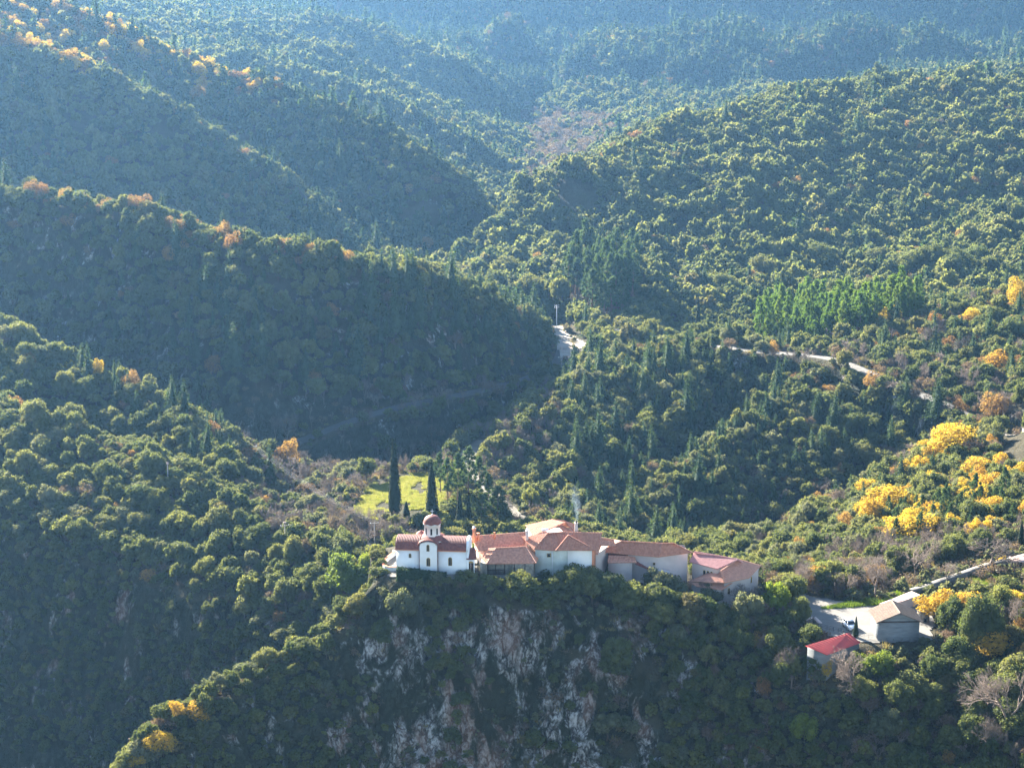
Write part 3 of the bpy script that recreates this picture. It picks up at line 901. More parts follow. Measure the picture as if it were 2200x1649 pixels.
# E
E = (Y > 800) & (Y < 1250) & (PX > 930) & ~rv
K[E & (U < 0.03)] = 'fir'; K[E & (U2 > 0.985)] = 'rust'; K[E & (U2 < 0.02)] = 'dry'
gone = E & (fbm(X / 40, Y / 40, 0, 3, 91) > 0.22 + 0.25 * ss(200, 420, PY)) & (U < 0.75)
# F
F = (Y > 560) & (Y < 800) & (PX < 1200) & (PY < 900)
K[F & (U < 0.10 + 0.25 * clump)] = 'fir'
K[F & inp(PX, PY, [(850,600),(1180,680),(1190,770),(700,760),(700,640)]) & (U < 0.42)] = 'fir'
K[F & inp(PX, PY, [(400,620),(560,640),(600,860),(500,880),(430,760)]) & (U < 0.3)] = 'fir'
K[F & (U2 > 0.975)] = 'rust'; K[F & (U2 < 0.03)] = 'dry'
fcrest = F & inp(PX, PY, [(-200,320),(0,360),(220,420),(420,490),(780,570),(780,600),(400,530),(0,420),(-200,380)])
K[fcrest & (U2 < 0.14)] = 'rust'
# valley of the shaded road
V1 = (Y > 460) & (Y < 690) & (PX > 500) & (PX < 1190) & (Z < -27) & (PY > 840)
K[V1 & (U < 0.62)] = 'dry'; K[V1 & (U < 0.40)] = 'bare'
V1b = (Y > 430) & (Y < 572) & (PX > 560) & (PX < 900) & (PY > 950) & (PY < 1190)
K[V1b & (U < 0.9)] = 'bare'; K[V1b & (U < 0.3)] = 'dry'
# A
A = (Y > 380) & (Y < 600) & (PX < 780)
K[A & inp(PX, PY, [(150,770),(260,790),(400,860),(500,960),(520,1030),(420,1010),(340,940),(200,860)]) & (U < 0.42)] = 'fir'
K[A & (U < 0.14)] = 'olive'; K[A & (U2 < 0.02)] = 'rust'; K[A & (U2 < 0.012)] = 'dry'; K[A & (U2 > 0.993)] = 'dry'
scl[A] *= np.where(U2[A] < 0.2, 1.15, 0.82)
# D and its spurs
D = (Y > 480) & (Y < 670) & (PX > 1030) & (PX < 2050) & ~V1
K[D & (U < 0.20 + 0.22 * clump)] = 'fir'; K[D & (U2 < 0.06)] = 'dry'; K[D & (U > 0.85)] = 'olive'
# C slope behind the parking
C = (Y > 395) & (Y < 560) & (PX > 1560)
K[C & (U < 0.12)] = 'dry'; K[C & (U2 < 0.05)] = 'bare'; K[C & (U > 0.965)] = 'rust'
K[C & inp(PX, PY, [(1830,1060),(2000,960),(2250,900),(2250,1130),(2000,1190),(1850,1150)]) & (U > 0.83)] = 'gold'
K[C & (U2 > 0.80) & (K == 'oak')] = 'olive'
K[C & inp(PX, PY, [(1880,1110),(2300,1090),(2300,1230),(1930,1215)]) & (U < 0.4)] = 'tallpine'
scl[C & (K == 'tallpine')] *= 0.8
C2 = (Y > 355) & (Y < 410) & (PX > 1700)
K[C2 & (U < 0.5)] = 'bare'; K[C2 & (U < 0.12)] = 'dry'
# K hill with the planted pines
PINES = inp(PX, PY, [(1625,742),(1630,700),(1720,668),(1960,655),(1980,690),(1850,730),(1760,745)]) & (Y > 640) & (Y < 800)
PINES &= ~((Y < 668) & (PX < 1800))
K[PINES] = 'pine'
K2 = (Y > 600) & (Y < 800) & (PX > 1640) & ~PINES
K[K2 & (U < 0.14)] = 'fir'; K[K2 & (U > 0.90)] = 'rust'; K[K2 & (U2 < 0.16)] = 'dry'; K[K2 & (U2 > 0.95)] = 'bare'
R3 = inp(PX, PY, [(1680,760),(1840,770),(2100,800),(2200,860),(2200,960),(2080,940),(1950,860),(1850,830),(1700,800)]) & (Y > 540) & (Y < 680)
K[R3 & (U < 0.35)] = 'bare'; K[R3 & (U > 0.75)] = 'dry'
# tall pines in the valley
TP = inp(PX, PY, [(1215,650),(1240,605),(1340,600),(1370,650),(1340,680),(1290,690)]) & (Y > 770) & (Y < 900)
K[TP] = 'tallpine'
# near cliff and lower right
B = Y < 372
BR = B & (PX > 1620)
K[BR & (U < 0.22)] = 'bare'; K[BR & (U2 < 0.16)] = 'dry'; K[BR & (U > 0.93)] = 'rust'
K[B & ~BR & (U < 0.12)] = 'olive'; K[B & ~BR & (U2 > 0.96)] = 'dry'
cliff = B & (sl > 1.0)
cm = fbm(X / 13, Y / 13, Z / 13, 3, 55)
drop = cliff & (cm > -0.05 - 0.1 * (PX < 1500) + 0.35 * (PX > 1500))
K[cliff & (PX < 1620) & (np.isin(K, ('bare', 'rust', 'dry')))] = 'oak'
scl[cliff] *= rng.uniform(0.5, 0.9, cliff.sum())
drop = cliff & (cm > -0.25) & (PY > 1330) & (PX > 740) & (PX < 1420)
acl = A & (sl > 0.9)
scl[acl] *= 0.8
# cliffs and open places further off
for (cx, cy, rx, ry) in ((165,275,35,26),(355,290,35,28),(520,315,28,22),(640,430,26,20),(900,470,45,25),(960,450,45,22),(600,640,30,26),(1240,430,45,35),(1320,715,34,26)):
    drop |= (((PX - cx) / rx) ** 2 + ((PY - cy) / ry) ** 2 < 1) & (U < 0.85)
drop |= gone
drop |= inp(PX, PY, [(1375,690),(1450,680),(1480,730),(1420,760),(1370,745)]) & (Y > 660) & (U < 0.8)
drop |= (Y > 330) & (Y < 400) & inp(PX, PY, [(1700,1300),(1790,1300),(2000,1225),(2200,1165),(2200,1290),(2000,1330),(1990,1400),(1700,1400)])
lowr = (Y > 296) & (Y < 346) & inp(PX, PY, [(1728,1350),(1990,1330),(1995,1425),(1850,1445),(1728,1440)])
drop |= lowr
drop |= (Y > 480) & (Y < 560) & inp(PX, PY, [(2140,935),(2215,930),(2215,1040),(2150,1035),(2140,1000)])
drop |= (Y > 600) & inp(PX, PY, [(1168,700),(1215,690),(1275,745),(1245,800),(1240,838),(1196,838),(1196,770)])
drop |= (Y > 296) & (Y < 330) & inp(PX, PY, [(1780,1440),(1990,1420),(1990,1470),(1780,1480)]) & (U < 0.6)
scl[(Y < 335) & (PX > 1720) & (PX < 1990) & (PY > 1425) & (PY < 1500)] *= 0.6
drop |= (Y > 325) & (Y < 400) & inp(PX, PY, [(1935,1262),(2050,1222),(2250,1160),(2250,1245),(2060,1295),(1935,1310)])
keep = ~drop | (ON_CLIFF & ~drop)
K[ON_CLIFF] = np.where(U[ON_CLIFF] < 0.12, 'olive', 'oak'); K[ON_CLIFF & (U2 > 0.97)] = 'dry'
Z = np.where(ON_CLIFF, Z - 0.9 * scl, Z)
keep = ~drop | ON_CLIFF
for q in ('X', 'Y', 'Z', 'S', 'PX', 'PY', 'K', 'scl', 'U', 'U2', 'sl', 'cliff', 'ON_CLIFF', 'PINES'):
    globals()[q] = globals()[q][keep]
N = len(X)
print('trees', N, {k: int((K == k).sum()) for k in set(K)}, round(time.time() - T0, 1))
# ------------------------------------------------------------------ put the forest in place
BASE_H = {'oak': 6, 'olive': 6, 'fir': 11, 'pine': 11, 'tallpine': 12, 'bare': 8, 'gold': 7, 'rust': 6, 'dry': 5}
BASE_R = {'oak': 3, 'olive': 3, 'fir': 2.6, 'pine': 2.2, 'tallpine': 2.6, 'bare': 3.6, 'gold': 3.2, 'rust': 3, 'dry': 2.6}
MODE_FULL = True
def instancer(name, pts, rotz, scale, tilt, protos, kindname):
    """one object that grows alike trees on its points"""
    me = bpy.data.meshes.new(name)
    n = len(pts)
    me.vertices.add(n); me.vertices.foreach_set('co', np.ascontiguousarray(pts, np.float32).ravel())
    attr(me, 'rot', np.stack([tilt[:, 0], tilt[:, 1], rotz], 1), 'FLOAT_VECTOR')
    attr(me, 'scl', scale, 'FLOAT_VECTOR')
    attr(me, 'pick', rng.integers(0, len(protos), n), 'INT')
    o = bpy.data.objects.new(name, me); COL.objects.link(o)
    c = bpy.data.collections.new(name + ' kinds')
    for i, p in enumerate(protos):
        c.objects.link(bpy.data.objects.new(name + '_kind', p))
    ng = bpy.data.node_groups.new(name, 'GeometryNodeTree')
    ng.interface.new_socket('Geometry', in_out='INPUT', socket_type='NodeSocketGeometry')
    ng.interface.new_socket('Geometry', in_out='OUTPUT', socket_type='NodeSocketGeometry')
    ns, ls = ng.nodes, ng.links
    gi, go = ns.new('NodeGroupInput'), ns.new('NodeGroupOutput')
    ci = ns.new('GeometryNodeCollectionInfo'); ci.inputs[0].default_value = c
    ci.inputs['Separate Children'].default_value = True; ci.inputs['Reset Children'].default_value = True
    ip = ns.new('GeometryNodeInstanceOnPoints'); ip.inputs['Pick Instance'].default_value = True
    def na(nm, t):
        q = ns.new('GeometryNodeInputNamedAttribute'); q.data_type = t; q.inputs['Name'].default_value = nm
        return q.outputs['Attribute']
    ls.new(gi.outputs[0], ip.inputs['Points']); ls.new(ci.outputs[0], ip.inputs['Instance'])
    ls.new(na('pick', 'INT'), ip.inputs['Instance Index'])
    er = ns.new('FunctionNodeEulerToRotation'); ls.new(na('rot', 'FLOAT_VECTOR'), er.inputs[0])
    ls.new(er.outputs[0], ip.inputs['Rotation']); ls.new(na('scl', 'FLOAT_VECTOR'), ip.inputs['Scale'])
    ls.new(ip.outputs[0], go.inputs[0])
    md = o.modifiers.new('grow', 'NODES'); md.node_group = ng
    o['kind'] = 'stuff'
    return o

rz = rng.uniform(0, 6.283, N)
tilt = rng.normal(size=(N, 2)) * 0.05
wid = rng.uniform(0.85, 1.2, N)
hgt = rng.uniform(0.8, 1.45, N)
firs = K == 'fir'
scl[firs] *= np.where(Y[firs] > 1250, 0.80, 0.85)
scl[firs] *= np.where((U2[firs] < 0.8), 1.0, 1.4)
tp = K == 'tallpine'; scl[tp & (Y > 600)] *= 1.7
pn = K == 'pine'; scl[pn] *= 1.15
wid = np.where(K == 'fir', np.maximum(wid, 0.92 * hgt), wid)
ba = K == 'bare'; scl[ba] *= 0.85
eb = (K == 'oak') & (Y > 800) & (Y < 1250) & (PX > 930); scl[eb] *= np.where(U2[eb] < 0.75, 0.95, 1.35)
sink = 0.28
scale = np.stack([scl * wid, scl * wid, scl * hgt], 1)
H_ = np.array([BASE_H[k] for k in K]) * scl * hgt
PZ = Z - 0.04 * H_
POS = np.stack([X, Y, PZ], 1)

# which of them show largest in the photograph
size_px = np.array([BASE_R[k] for k in K]) * scl / Y
mxel = np.maximum.accumulate((Zg - CAM_H) / Rg, axis=0)
rr_ = np.hypot(X, Y)
Ti = ((np.arctan2(X, Y) + 0.385) / 0.0021).astype(int).clip(0, nc - 1)
Ii = np.maximum(np.searchsorted(lr, np.log(rr_)).clip(1, nr - 1) - 4, 0)
topel = (PZ + H_ - CAM_H) / rr_
seen = (topel > mxel[Ii, Ti]) & (PX > -10) & (PX < 2210) & (PY > 0) & (PY < 1690)
KINDS = {
 'oak': ('oak_tree', 'evergreen oak', 'trees', 'rounded dark green evergreen oak in the forest', 'evergreen oaks of the forest'),
 'olive': ('grey_green_tree', 'tree', '', 'grey green bushy tree among the darker oaks', 'grey green bushy trees of the forest'),
 'fir': ('fir_tree', 'fir', '', 'dark pointed fir standing in the forest', 'firs of the forest'),
 'pine': ('pine_tree', 'pine', '', 'bright green slender pine in the dense planted grove above the road', 'pines of the bright green grove'),
 'tallpine': ('dark_pine_tree', 'pine', '', 'dark green pine with a dense feathery crown in the forest', 'dark pines of the forest'),
 'bare': ('bare_tree', 'bare tree', '', 'leafless grey brown tree among the evergreens', 'leafless trees of the valley'),
 'gold': ('golden_tree', 'autumn tree', '', 'golden yellow autumn tree', 'golden trees'),
 'rust': ('orange_tree', 'autumn tree', '', 'small orange autumn tree among the evergreens', 'orange autumn trees of the forest'),
 'dry': ('brown_tree', 'brown tree', '', 'bush tree with dry brown leaves among the evergreens', 'brown leaved trees of the forest'),
}
STUFF = {'oak': 'oak_forest', 'olive': 'grey_green_forest', 'fir': 'fir_forest', 'pine': 'pine_forest', 'tallpine': 'dark_pine_forest', 'bare': 'bare_tree_forest', 'gold': 'golden_forest', 'rust': 'orange_forest', 'dry': 'brown_forest'}
PAIR_JOIN = {}
def tagtree(o, nm, cat, label, group=None):
    o['label'] = label; o['category'] = cat
    if group: o['group'] = group
def single(k, j, loc, rot, sc):
    key = (k, j)
    if key not in PAIR_JOIN: PAIR_JOIN[key] = joined(NEAR[k][j], KINDS[k][0])
    o = bpy.data.objects.new(KINDS[k][0], PAIR_JOIN[key]); COL.objects.link(o)
    o.location = loc; o.rotation_euler = rot; o.scale = sc
    return o
def with_parts(name, pair, loc, rot, sc):
    e = bpy.data.objects.new(name, None); COL.objects.link(e)
    e.location = loc; e.rotation_euler = rot; e.scale = sc; e.empty_display_size = 0.5
    for nm, me in (('crown', pair[0]), ('trunk', pair[1])):
        c = bpy.data.objects.new(nm, me); COL.objects.link(c); c.parent = e
    return e
GW = {'oak': 'evergreen oaks', 'olive': 'grey green trees', 'fir': 'firs', 'pine': 'bright green pines', 'tallpine': 'dark pines', 'bare': 'leafless trees', 'gold': 'golden trees', 'rust': 'orange trees', 'dry': 'brown leaved trees'}
def place_words(i):
    px, py, y, x = PX[i], PY[i], Y[i], X[i]
    if y < 372:
        if px < 820: return 'on the left spur of the cliff'
        if px < 1250: return 'on the cliff under the church'
        if px < 1650: return 'on the cliff under the long building'
        return 'below the barn' if px > 1850 else 'around the red roofed shed'
    if y < 600 and px < 780: return 'on the upper left slope' if py < 950 else ('on the lower left slope' if py > 1180 else 'on the middle left slope')
    if PINES[i]: return 'in the bright planted grove'
    if y < 690 and px < 1050: return 'in the shaded valley'
    if px > 1560 and y < 560: return 'on the right slope'
    if y < 680 and px < 1560: return 'on the central wooded hill'
    if y < 680: return 'near the upper road'
    if y < 800 and px < 1200: return 'on the shaded ridge'
    if px > 1560 and y < 800: return 'on the ridge above the upper road'
    if y < 1300 and px > 930: return 'on the broad sunlit hillside'
    if y < 1300: return 'on the upper left mountain'
    return 'in the far valley'
SHAPE = {'oak': 'rounded evergreen oak', 'olive': 'grey green bushy tree', 'fir': 'dark pointed fir', 'pine': 'bright green feathery pine', 'tallpine': 'dark green dense pine', 'bare': 'leafless grey brown tree', 'gold': 'golden autumn tree', 'rust': 'orange autumn tree', 'dry': 'brown leaved bushy tree'}
ZSPAN = {}
def corner_words(i, zp):
    if zp not in ZSPAN:
        ZSPAN[zp] = [j for j in np.where(seen)[0][::7] if place_words(j) == zp] or [i]
        q = ZSPAN[zp]; ZSPAN[zp] = (np.quantile(PX[q], [.2, .4, .6, .8]), np.quantile(PY[q], [.33, .67]))
    a, b = ZSPAN[zp]
    return ', ' + ('upper', 'middle', 'lower')[int(np.searchsorted(b, PY[i]))] + ' ' + ('far left', 'left', 'centre', 'right', 'far right')[int(np.searchsorted(a, PX[i]))]
def describe(k, i, n):
    s = 'large' if size_px[i] > np.median(size_px[K == k]) * 1.9 else ('small' if size_px[i] < np.median(size_px[K == k]) * 1.25 else 'middling')
    f = hgt[i] / wid[i]
    return s + (' tall' if f > 1.2 else (' squat' if f < 0.85 else '')) + ' ' + SHAPE[k]
LIMIT = {'oak': 290, 'olive': 120, 'fir': 270, 'pine': 290, 'tallpine': 200, 'bare': 240, 'gold': 200, 'rust': 200, 'dry': 270}
taken = np.zeros(N, bool)
for k in STUFF:
    ii = np.where(K == k)[0]
    if not len(ii): continue
    cand = ii[seen[ii]]
    cand = cand[np.argsort(-size_px[cand])][:LIMIT[k]]
    taken[cand] = True
    nv = len(NEAR[k])
    for n, i in enumerate(cand):
        j = int(rng.integers(0, nv))
        sc = list(scale[i])
        if k == 'tallpine': sc = [s * 12 / 18 for s in sc]
        args = (tuple(POS[i]), (tilt[i, 0], tilt[i, 1], rz[i]), sc)
        nmx, cat, _, lab, grp = KINDS[k]
        if n < 45:
            o = with_parts(nmx, NEAR[k][j], *args)
        else:
            o = single(k, j, *args)
        zp = place_words(i); zq = corner_words(i, zp); o['label'] = describe(k, i, n) + ' ' + zp + zq; o['category'] = cat; o['group'] = GW[k] + ' ' + zp
    rest = ii[~taken[ii]]
    mid_, far_ = FAR[k]
    # one mass per kind; the trees behind use plainer shapes
    if far_:
        a = rest[Y[rest] < 760]; b = rest[Y[rest] >= 760]
    else:
        a, b = rest, rest[:0]
    for q, protos, suffix in ((a, mid_, ''), (b, far_, '_far')):
        if len(q):
            instancer(STUFF[k].replace('forest', 'forest_slope') if suffix else STUFF[k], POS[q], rz[q], scale[q], tilt[q], protos, k)
print('forest', len(bpy.data.objects), round(time.time() - T0, 1))
# ------------------------------------------------------------------ buildings
def onplane(px, py, a, b, c):
    """where the line of sight through a photo pixel meets the plane of three points"""
    r = (px - 1100.0) / FPX; u = -(py - 824.5) / FPX
    d = np.array((r, CP + SP * u, -SP + CP * u)); o = np.array((0, 0, CAM_H))
    n = np.cross(b - a, c - a)
    return o + d * (np.dot(a - o, n) / np.dot(d, n))
def atz(px, py, z):
    """the point at height z under a photo pixel"""
    r = (px - 1100.0) / FPX; u = -(py - 824.5) / FPX
    yd = CP + SP * u; zd = -SP + CP * u
    k = (z - CAM_H) / zd
    return np.array((r * k, yd * k, z))
M_WHITE = simple('white limewash', (.80, .80, .79), 0.85, 0.10, 0.5, col2=(.71, .71, .69), bump=0.1, bscale=6)
M_CREAM = simple('pale pink plaster', (.60, .50, .45), 0.9, 0.15, 0.35, col2=(.46, .38, .34), bump=0.1)
M_LILAC = simple('washed pink plaster', (.56, .48, .46), 0.9, 0.14, 0.3, col2=(.44, .38, .36), bump=0.1)
M_AQUA = simple('weathered pale plaster', (.56, .60, .57), 0.9, 0.22, 0.45, col2=(.36, .40, .36), bump=0.15)
M_TILE = simple('terracotta tile', (.56, .29, .20), 0.75, 0.2, 1.6, col2=(.40, .20, .145))
M_TILE_OLD = simple('mottled old tile', (.60, .31, .21), 0.8, 0.2, 2.2, col2=(.36, .17, .12))
M_TILE_BRN = simple('brown tile', (.50, .23, .15), 0.8, 0.2, 1.6, col2=(.34, .15, .10))
M_TILE_BARN = simple('faded brown tile', (.21, .15, .11), 0.85, 0.2, 1.6, col2=(.14, .10, .08))
M_TILE_DK = simple('dark church tile', (.24, .075, .055), 0.7, 0.2, 2.5, col2=(.12, .04, .035))
M_TILE_PK = simple('pink tile', (.52, .27, .25), 0.75, 0.2, 1.6, col2=(.40, .19, .19))
M_REDSHEET = simple('red roof sheet', (.50, .06, .05), 0.6, 0.3, 0.7, col2=(.38, .055, .048))
M_STONE = simple('rubble stone', (.34, .31, .26), 0.95, 0.5, 1.4, col2=(.13, .12, .10), bump=0.8, bscale=2.5)
M_CONC = simple('bare grey concrete', (.21, .22, .225), 0.95, 0.3, 0.8, col2=(.13, .14, .145), bump=0.2, stretch=(0.6, 0.6, 3))
M_DARKWOOD = simple('dark wood', (.045, .022, .016), 0.7, 0.3, 3)
M_IRON = simple('dark iron', (.03, .03, .032), 0.5, 0.2, 3, metal=0.6)
M_FRAME = simple('ochre window frame', (.45, .30, .10), 0.7, 0.2, 3)
M_GLASS = simple('dark window glass', (.02, .025, .03), 0.12, 0.2, 1, spec=0.5)
M_ORANGE = simple('orange render', (.62, .24, .12), 0.85, 0.15, 1)
M_ASPH = simple('worn road asphalt', (.085, .083, .080), 0.92, 0.2, 0.25, col2=(.06, .058, .055), bump=0.2, bscale=6)
M_GRAVEL = simple('gravel track', (.17, .15, .125), 0.95, 0.25, 0.3, col2=(.09, .08, .06), bump=0.4, bscale=4)
M_PATH = simple('pale concrete path', (.19, .178, .158), 0.9, 0.2, 0.4, col2=(.115, .105, .09), bump=0.2)
M_PINKTOP = simple('pink concrete slab', (.56, .42, .37), 0.9, 0.15, 0.6)
M_DIRT = simple('pale packed dirt', (.36, .32, .27), 0.95, 0.25, 0.25, col2=(.22, .19, .155), bump=0.2)
M_YARD = simple('worn pale yard', (.20, .19, .172), 0.93, 0.2, 0.22, col2=(.13, .122, .11), bump=0.25, bscale=5)
M_WIRE = simple('dull grey wire', (.30, .30, .30), 0.8, 0.1, 1)
M_POLE = simple('weathered pole', (.42, .38, .34), 0.9, 0.3, 2)
M_METAL = simple('pale metal', (.6, .6, .62), 0.4, 0.1, 2, metal=0.5)
M_CARP = simple('white car paint', (.78, .79, .80), 0.25, 0.03, 1, spec=0.6)
M_RUBBER = simple('tyre rubber', (.02, .02, .02), 0.9, 0.1, 1)
M_LAMPR = simple('red lamp glass', (.4, .02, .02), 0.2, 0.1, 1)

def mesh_obj(name, mb, mats, parent=None, smooth=False):
    me = mb.mesh(name, mats if isinstance(mats, (list, tuple)) else [mats], smooth) if isinstance(mb, MB) else mb
    o = bpy.data.objects.new(name, me); COL.objects.link(o)
    if parent is not None:
        o.parent = parent
    return o
def thing(name, label, cat, loc, rz=0.0, group=None):
    e = bpy.data.objects.new(name, None); COL.objects.link(e)
    e.location = loc; e.rotation_euler = (0, 0, rz); e.empty_display_size = 0.5
    e['label'] = label; e['category'] = cat; e['kind'] = 'thing'
    if group: e['group'] = group
    return e
def tag(o, label, cat, group=None):
    o['label'] = label; o['category'] = cat
    if group: o['group'] = group
    return o
def box(mb, a, b, mi=0, rz=0, c=None):
    """box from corner a to corner b"""
    (x0, y0, z0), (x1, y1, z1) = a, b
    v = np.array([(x0, y0, z0), (x1, y0, z0), (x1, y1, z0), (x0, y1, z0), (x0, y0, z1), (x1, y0, z1), (x1, y1, z1), (x0, y1, z1)], float)
    mb.add(v, np.array([(0, 3, 2, 1), (4, 5, 6, 7), (0, 1, 5, 4), (1, 2, 6, 5), (2, 3, 7, 6), (3, 0, 4, 7)]), mi)
def prism(mb, pts, z0, z1, mi=0):
    """vertical walls over a footprint of any number of corners; z1 may be a list"""
    n = len(pts)
    z1 = [z1] * n if np.isscalar(z1) else z1
    v = [(p[0], p[1], z0) for p in pts] + [(p[0], p[1], z) for p, z in zip(pts, z1)]
    f = [(i, (i + 1) % n, n + (i + 1) % n, n + i) for i in range(n)]
    mb.add(v, np.array(f), mi)
    if n == 4: mb.add(v, np.array([(4, 5, 6, 7)]), mi)
def poly_slab(mb, pts, t, mi=0):
    """a flat slab under a convex polygon of 3d points"""
    pts = np.array(pts, float); n = len(pts)
    nn = np.cross(pts[1] - pts[0], pts[2] - pts[0]); nn /= np.linalg.norm(nn)
    if nn[2] < 0: pts = pts[::-1]; nn = -nn
    lo = pts - nn * t
    v = np.concatenate([pts, lo])
    for i in range(1, n - 1):
        mb.add(v, np.array([(0, i, i + 1)]), mi); mb.add(v, np.array([(n, n + i + 1, n + i)]), mi)
    mb.add(v, np.array([(i, n + i, n + (i + 1) % n, (i + 1) % n) for i in range(n)]), mi)
def tiles(mb, pts, eave, pitch=0.30, course=0.42, rise=0.07, mi=0):
    """rounded clay tiles laid in columns up a roof plane; eave = indices of the two eave corners"""
    pts = np.array(pts, float); n = len(pts)
    nn = np.cross(pts[1] - pts[0], pts[2] - pts[0]); nn /= np.linalg.norm(nn)
    if nn[2] < 0: nn = -nn
    e = pts[eave[1]] - pts[eave[0]]; e[2] = 0 if abs(e[2]) < 0.01 else e[2]; e = e / np.linalg.norm(e)
    e = e - nn * np.dot(e, nn); e /= np.linalg.norm(e)
    up = np.cross(nn, e)
    if up[2] < 0: up = -up
    o = pts[eave[0]]
    q = np.stack([(pts - o) @ e, (pts - o) @ up], 1)
    u = q[:, 0].min() + pitch / 2
    rg = np.random.default_rng(int(abs(o[0] * 77 + o[1] * 13)) % 9999)
    while u < q[:, 0].max():
        vs = []
        for i in range(n):
            a, b = q[i], q[(i + 1) % n]
            if (a[0] - u) * (b[0] - u) <= 0 and abs(a[0] - b[0]) > 1e-6:
                vs.append(a[1] + (b[1] - a[1]) * (u - a[0]) / (b[0] - a[0]))
        if len(vs) >= 2:
            v0, v1 = min(vs) - 0.05, max(vs)
            k = max(int(round((v1 - v0) / course)), 1)
            V, F = [], []
            for j in range(k):
                s0 = v0 + (v1 - v0) * j / k; s1 = v0 + (v1 - v0) * (j + 1) / k + 0.04
                w = pitch * 0.42
                dz = rg.uniform(-0.012, 0.012)
                for (s, h) in ((s0, rise + 0.035 + dz), (s1, rise + dz)):
                    for (du, dh) in ((-w, 0.0), (-w * 0.5, h), (w * 0.5, h), (w, 0.0)):
                        V.append(o + e * (u + du) + up * s + nn * dh)
                b0 = j * 8
                F += [(b0, b0 + 1, b0 + 5, b0 + 4), (b0 + 1, b0 + 2, b0 + 6, b0 + 5), (b0 + 2, b0 + 3, b0 + 7, b0 + 6), (b0, b0 + 3, b0 + 2, b0 + 1)]
            mb.add(V, np.array(F), mi)
        u += pitch
def cap(mb, a, b, r=0.13, mi=0):
    """a row of half round ridge tiles"""
    a, b = np.array(a, float), np.array(b, float)
    L = np.linalg.norm(b - a); k = max(int(L / 0.45), 1)
    for j in range(k):
        p = a + (b - a) * j / k; q = a + (b - a) * (j + 1.08) / k
        mb.add(*tube([p, q], [r * 1.12, r * 0.95], 6), mi)

def roof(parent, planes, caps, mt, thick=0.16, inv=None, pitch=0.3, name='roof'):
    """a roof as one part (slab and ridges) with its tiles as a sub-part"""
    mb, tb = MB(), MB()
    cx = inv
    for pts, eave in planes:
        pp = np.array([np.array(p, float) - cx for p in pts])
        poly_slab(mb, pp, thick)
        tiles(tb, pp, eave, pitch)
    for a, b in caps:
        cap(mb, np.array(a) - cx, np.array(b) - cx)
    r = mesh_obj(name, mb, mt, parent)
    t = mesh_obj('roof_tiles', tb, mt, r); t['kind'] = 'stuff'
    return r
def arched(mb, w, h, y0, y1, cx=0, cz=0, n=7, mi=0):
    """an upright arched block (window leaf, door leaf), front face at y0"""
    pts = [(-w / 2, 0), (w / 2, 0)] + [(math.cos(t) * w / 2, h - w / 2 + math.sin(t) * w / 2) for t in np.linspace(0, math.pi, n)]
    k = len(pts)
    v = [(cx + p[0], y0, cz + p[1]) for p in pts] + [(cx + p[0], y1, cz + p[1]) for p in pts]
    for i in range(1, k - 1):
        mb.add(v, np.array([(0, i, i + 1)]), mi)
    mb.add(v, np.array([(i, k + i, k + (i + 1) % k, (i + 1) % k) for i in range(k)]), mi)
def window(parent, x, z, w, h, y=0.0, arch=True, bars=True, frame=None):
    """frame, panes and glazing bar set against a wall at y, facing -y"""
    fr = MB(); gl = MB()
    if arch:
        arched(gl, w * 0.8, h * 0.93, y - 0.035, y + 0.05, x, z + h * 0.035)
        t = w * 0.1
        outer = [(-w / 2, 0), (w / 2, 0)] + [(math.cos(a) * w / 2, h - w / 2 + math.sin(a) * w / 2) for a in np.linspace(0, math.pi, 9)]
        k = len(outer)
        cxy = np.array((0, h * 0.5))
        inner = [tuple(np.array(p) * np.array((0.78, 1)) * 1 + (0, 0)) for p in outer]
        inner = [(p[0], min(max(p[1] * 0.94 + 0.02 * h, t), h - t)) for p in inner]
        v = [(x + p[0], y - 0.07, z + p[1]) for p in outer] + [(x + p[0], y - 0.07, z + p[1]) for p in inner] + [(x + p[0], y + 0.03, z + p[1]) for p in outer]
        fr.add(v, np.array([(i, (i + 1) % k, k + (i + 1) % k, k + i) for i in range(k)] + [(i, 2 * k + i, 2 * k + (i + 1) % k, (i + 1) % k) for i in range(k)]))
    else:
        box(gl, (x - w * .42, y - 0.035, z + h * .05), (x + w * .42, y + 0.05, z + h * .95))
        for a, b in (((x - w / 2, z), (x - w * .4, z + h)), ((x + w * .4, z), (x + w / 2, z + h)), ((x - w * .4, z), (x + w * .4, z + h * .07)), ((x - w * .4, z + h * .93), (x + w * .4, z + h))):
            box(fr, (a[0], y - 0.07, a[1]), (b[0], y + 0.03, b[1]))
    if bars:
        box(fr, (x - 0.025, y - 0.06, z + h * .07), (x + 0.025, y - 0.04, z + h * .93))
    f = mesh_obj('window', fr, frame or M_FRAME, parent)
    mesh_obj('pane', gl, M_GLASS, f)
    return f

# ======================================================= the white church
CH_L = atz(851.6, 1230.4, -2.9); CH_R = atz(1002.7, 1235, -2.9)
cdir = CH_R - CH_L; CH_LEN = float(np.hypot(cdir[0], cdir[1])); CH_RZ = math.atan2(cdir[1], cdir[0])
church = thing('church', 'white domed church with dark red tiled vaults at the left end of the monastery', 'church', tuple(CH_L), CH_RZ)
WH, DEP = 4.55, 5.3
mpx = CH_LEN / (1002.7 - 851.6)
tx0, tx1 = (903 - 851.6) * mpx, (939.8 - 851.6) * mpx
w = MB()
box(w, (0, 0, -2.5), (tx0, DEP, WH)); box(w, (tx1, 0, -2.5), (CH_LEN, DEP, WH)); box(w, (tx0, 0.25, -2.5), (tx1, DEP, WH))
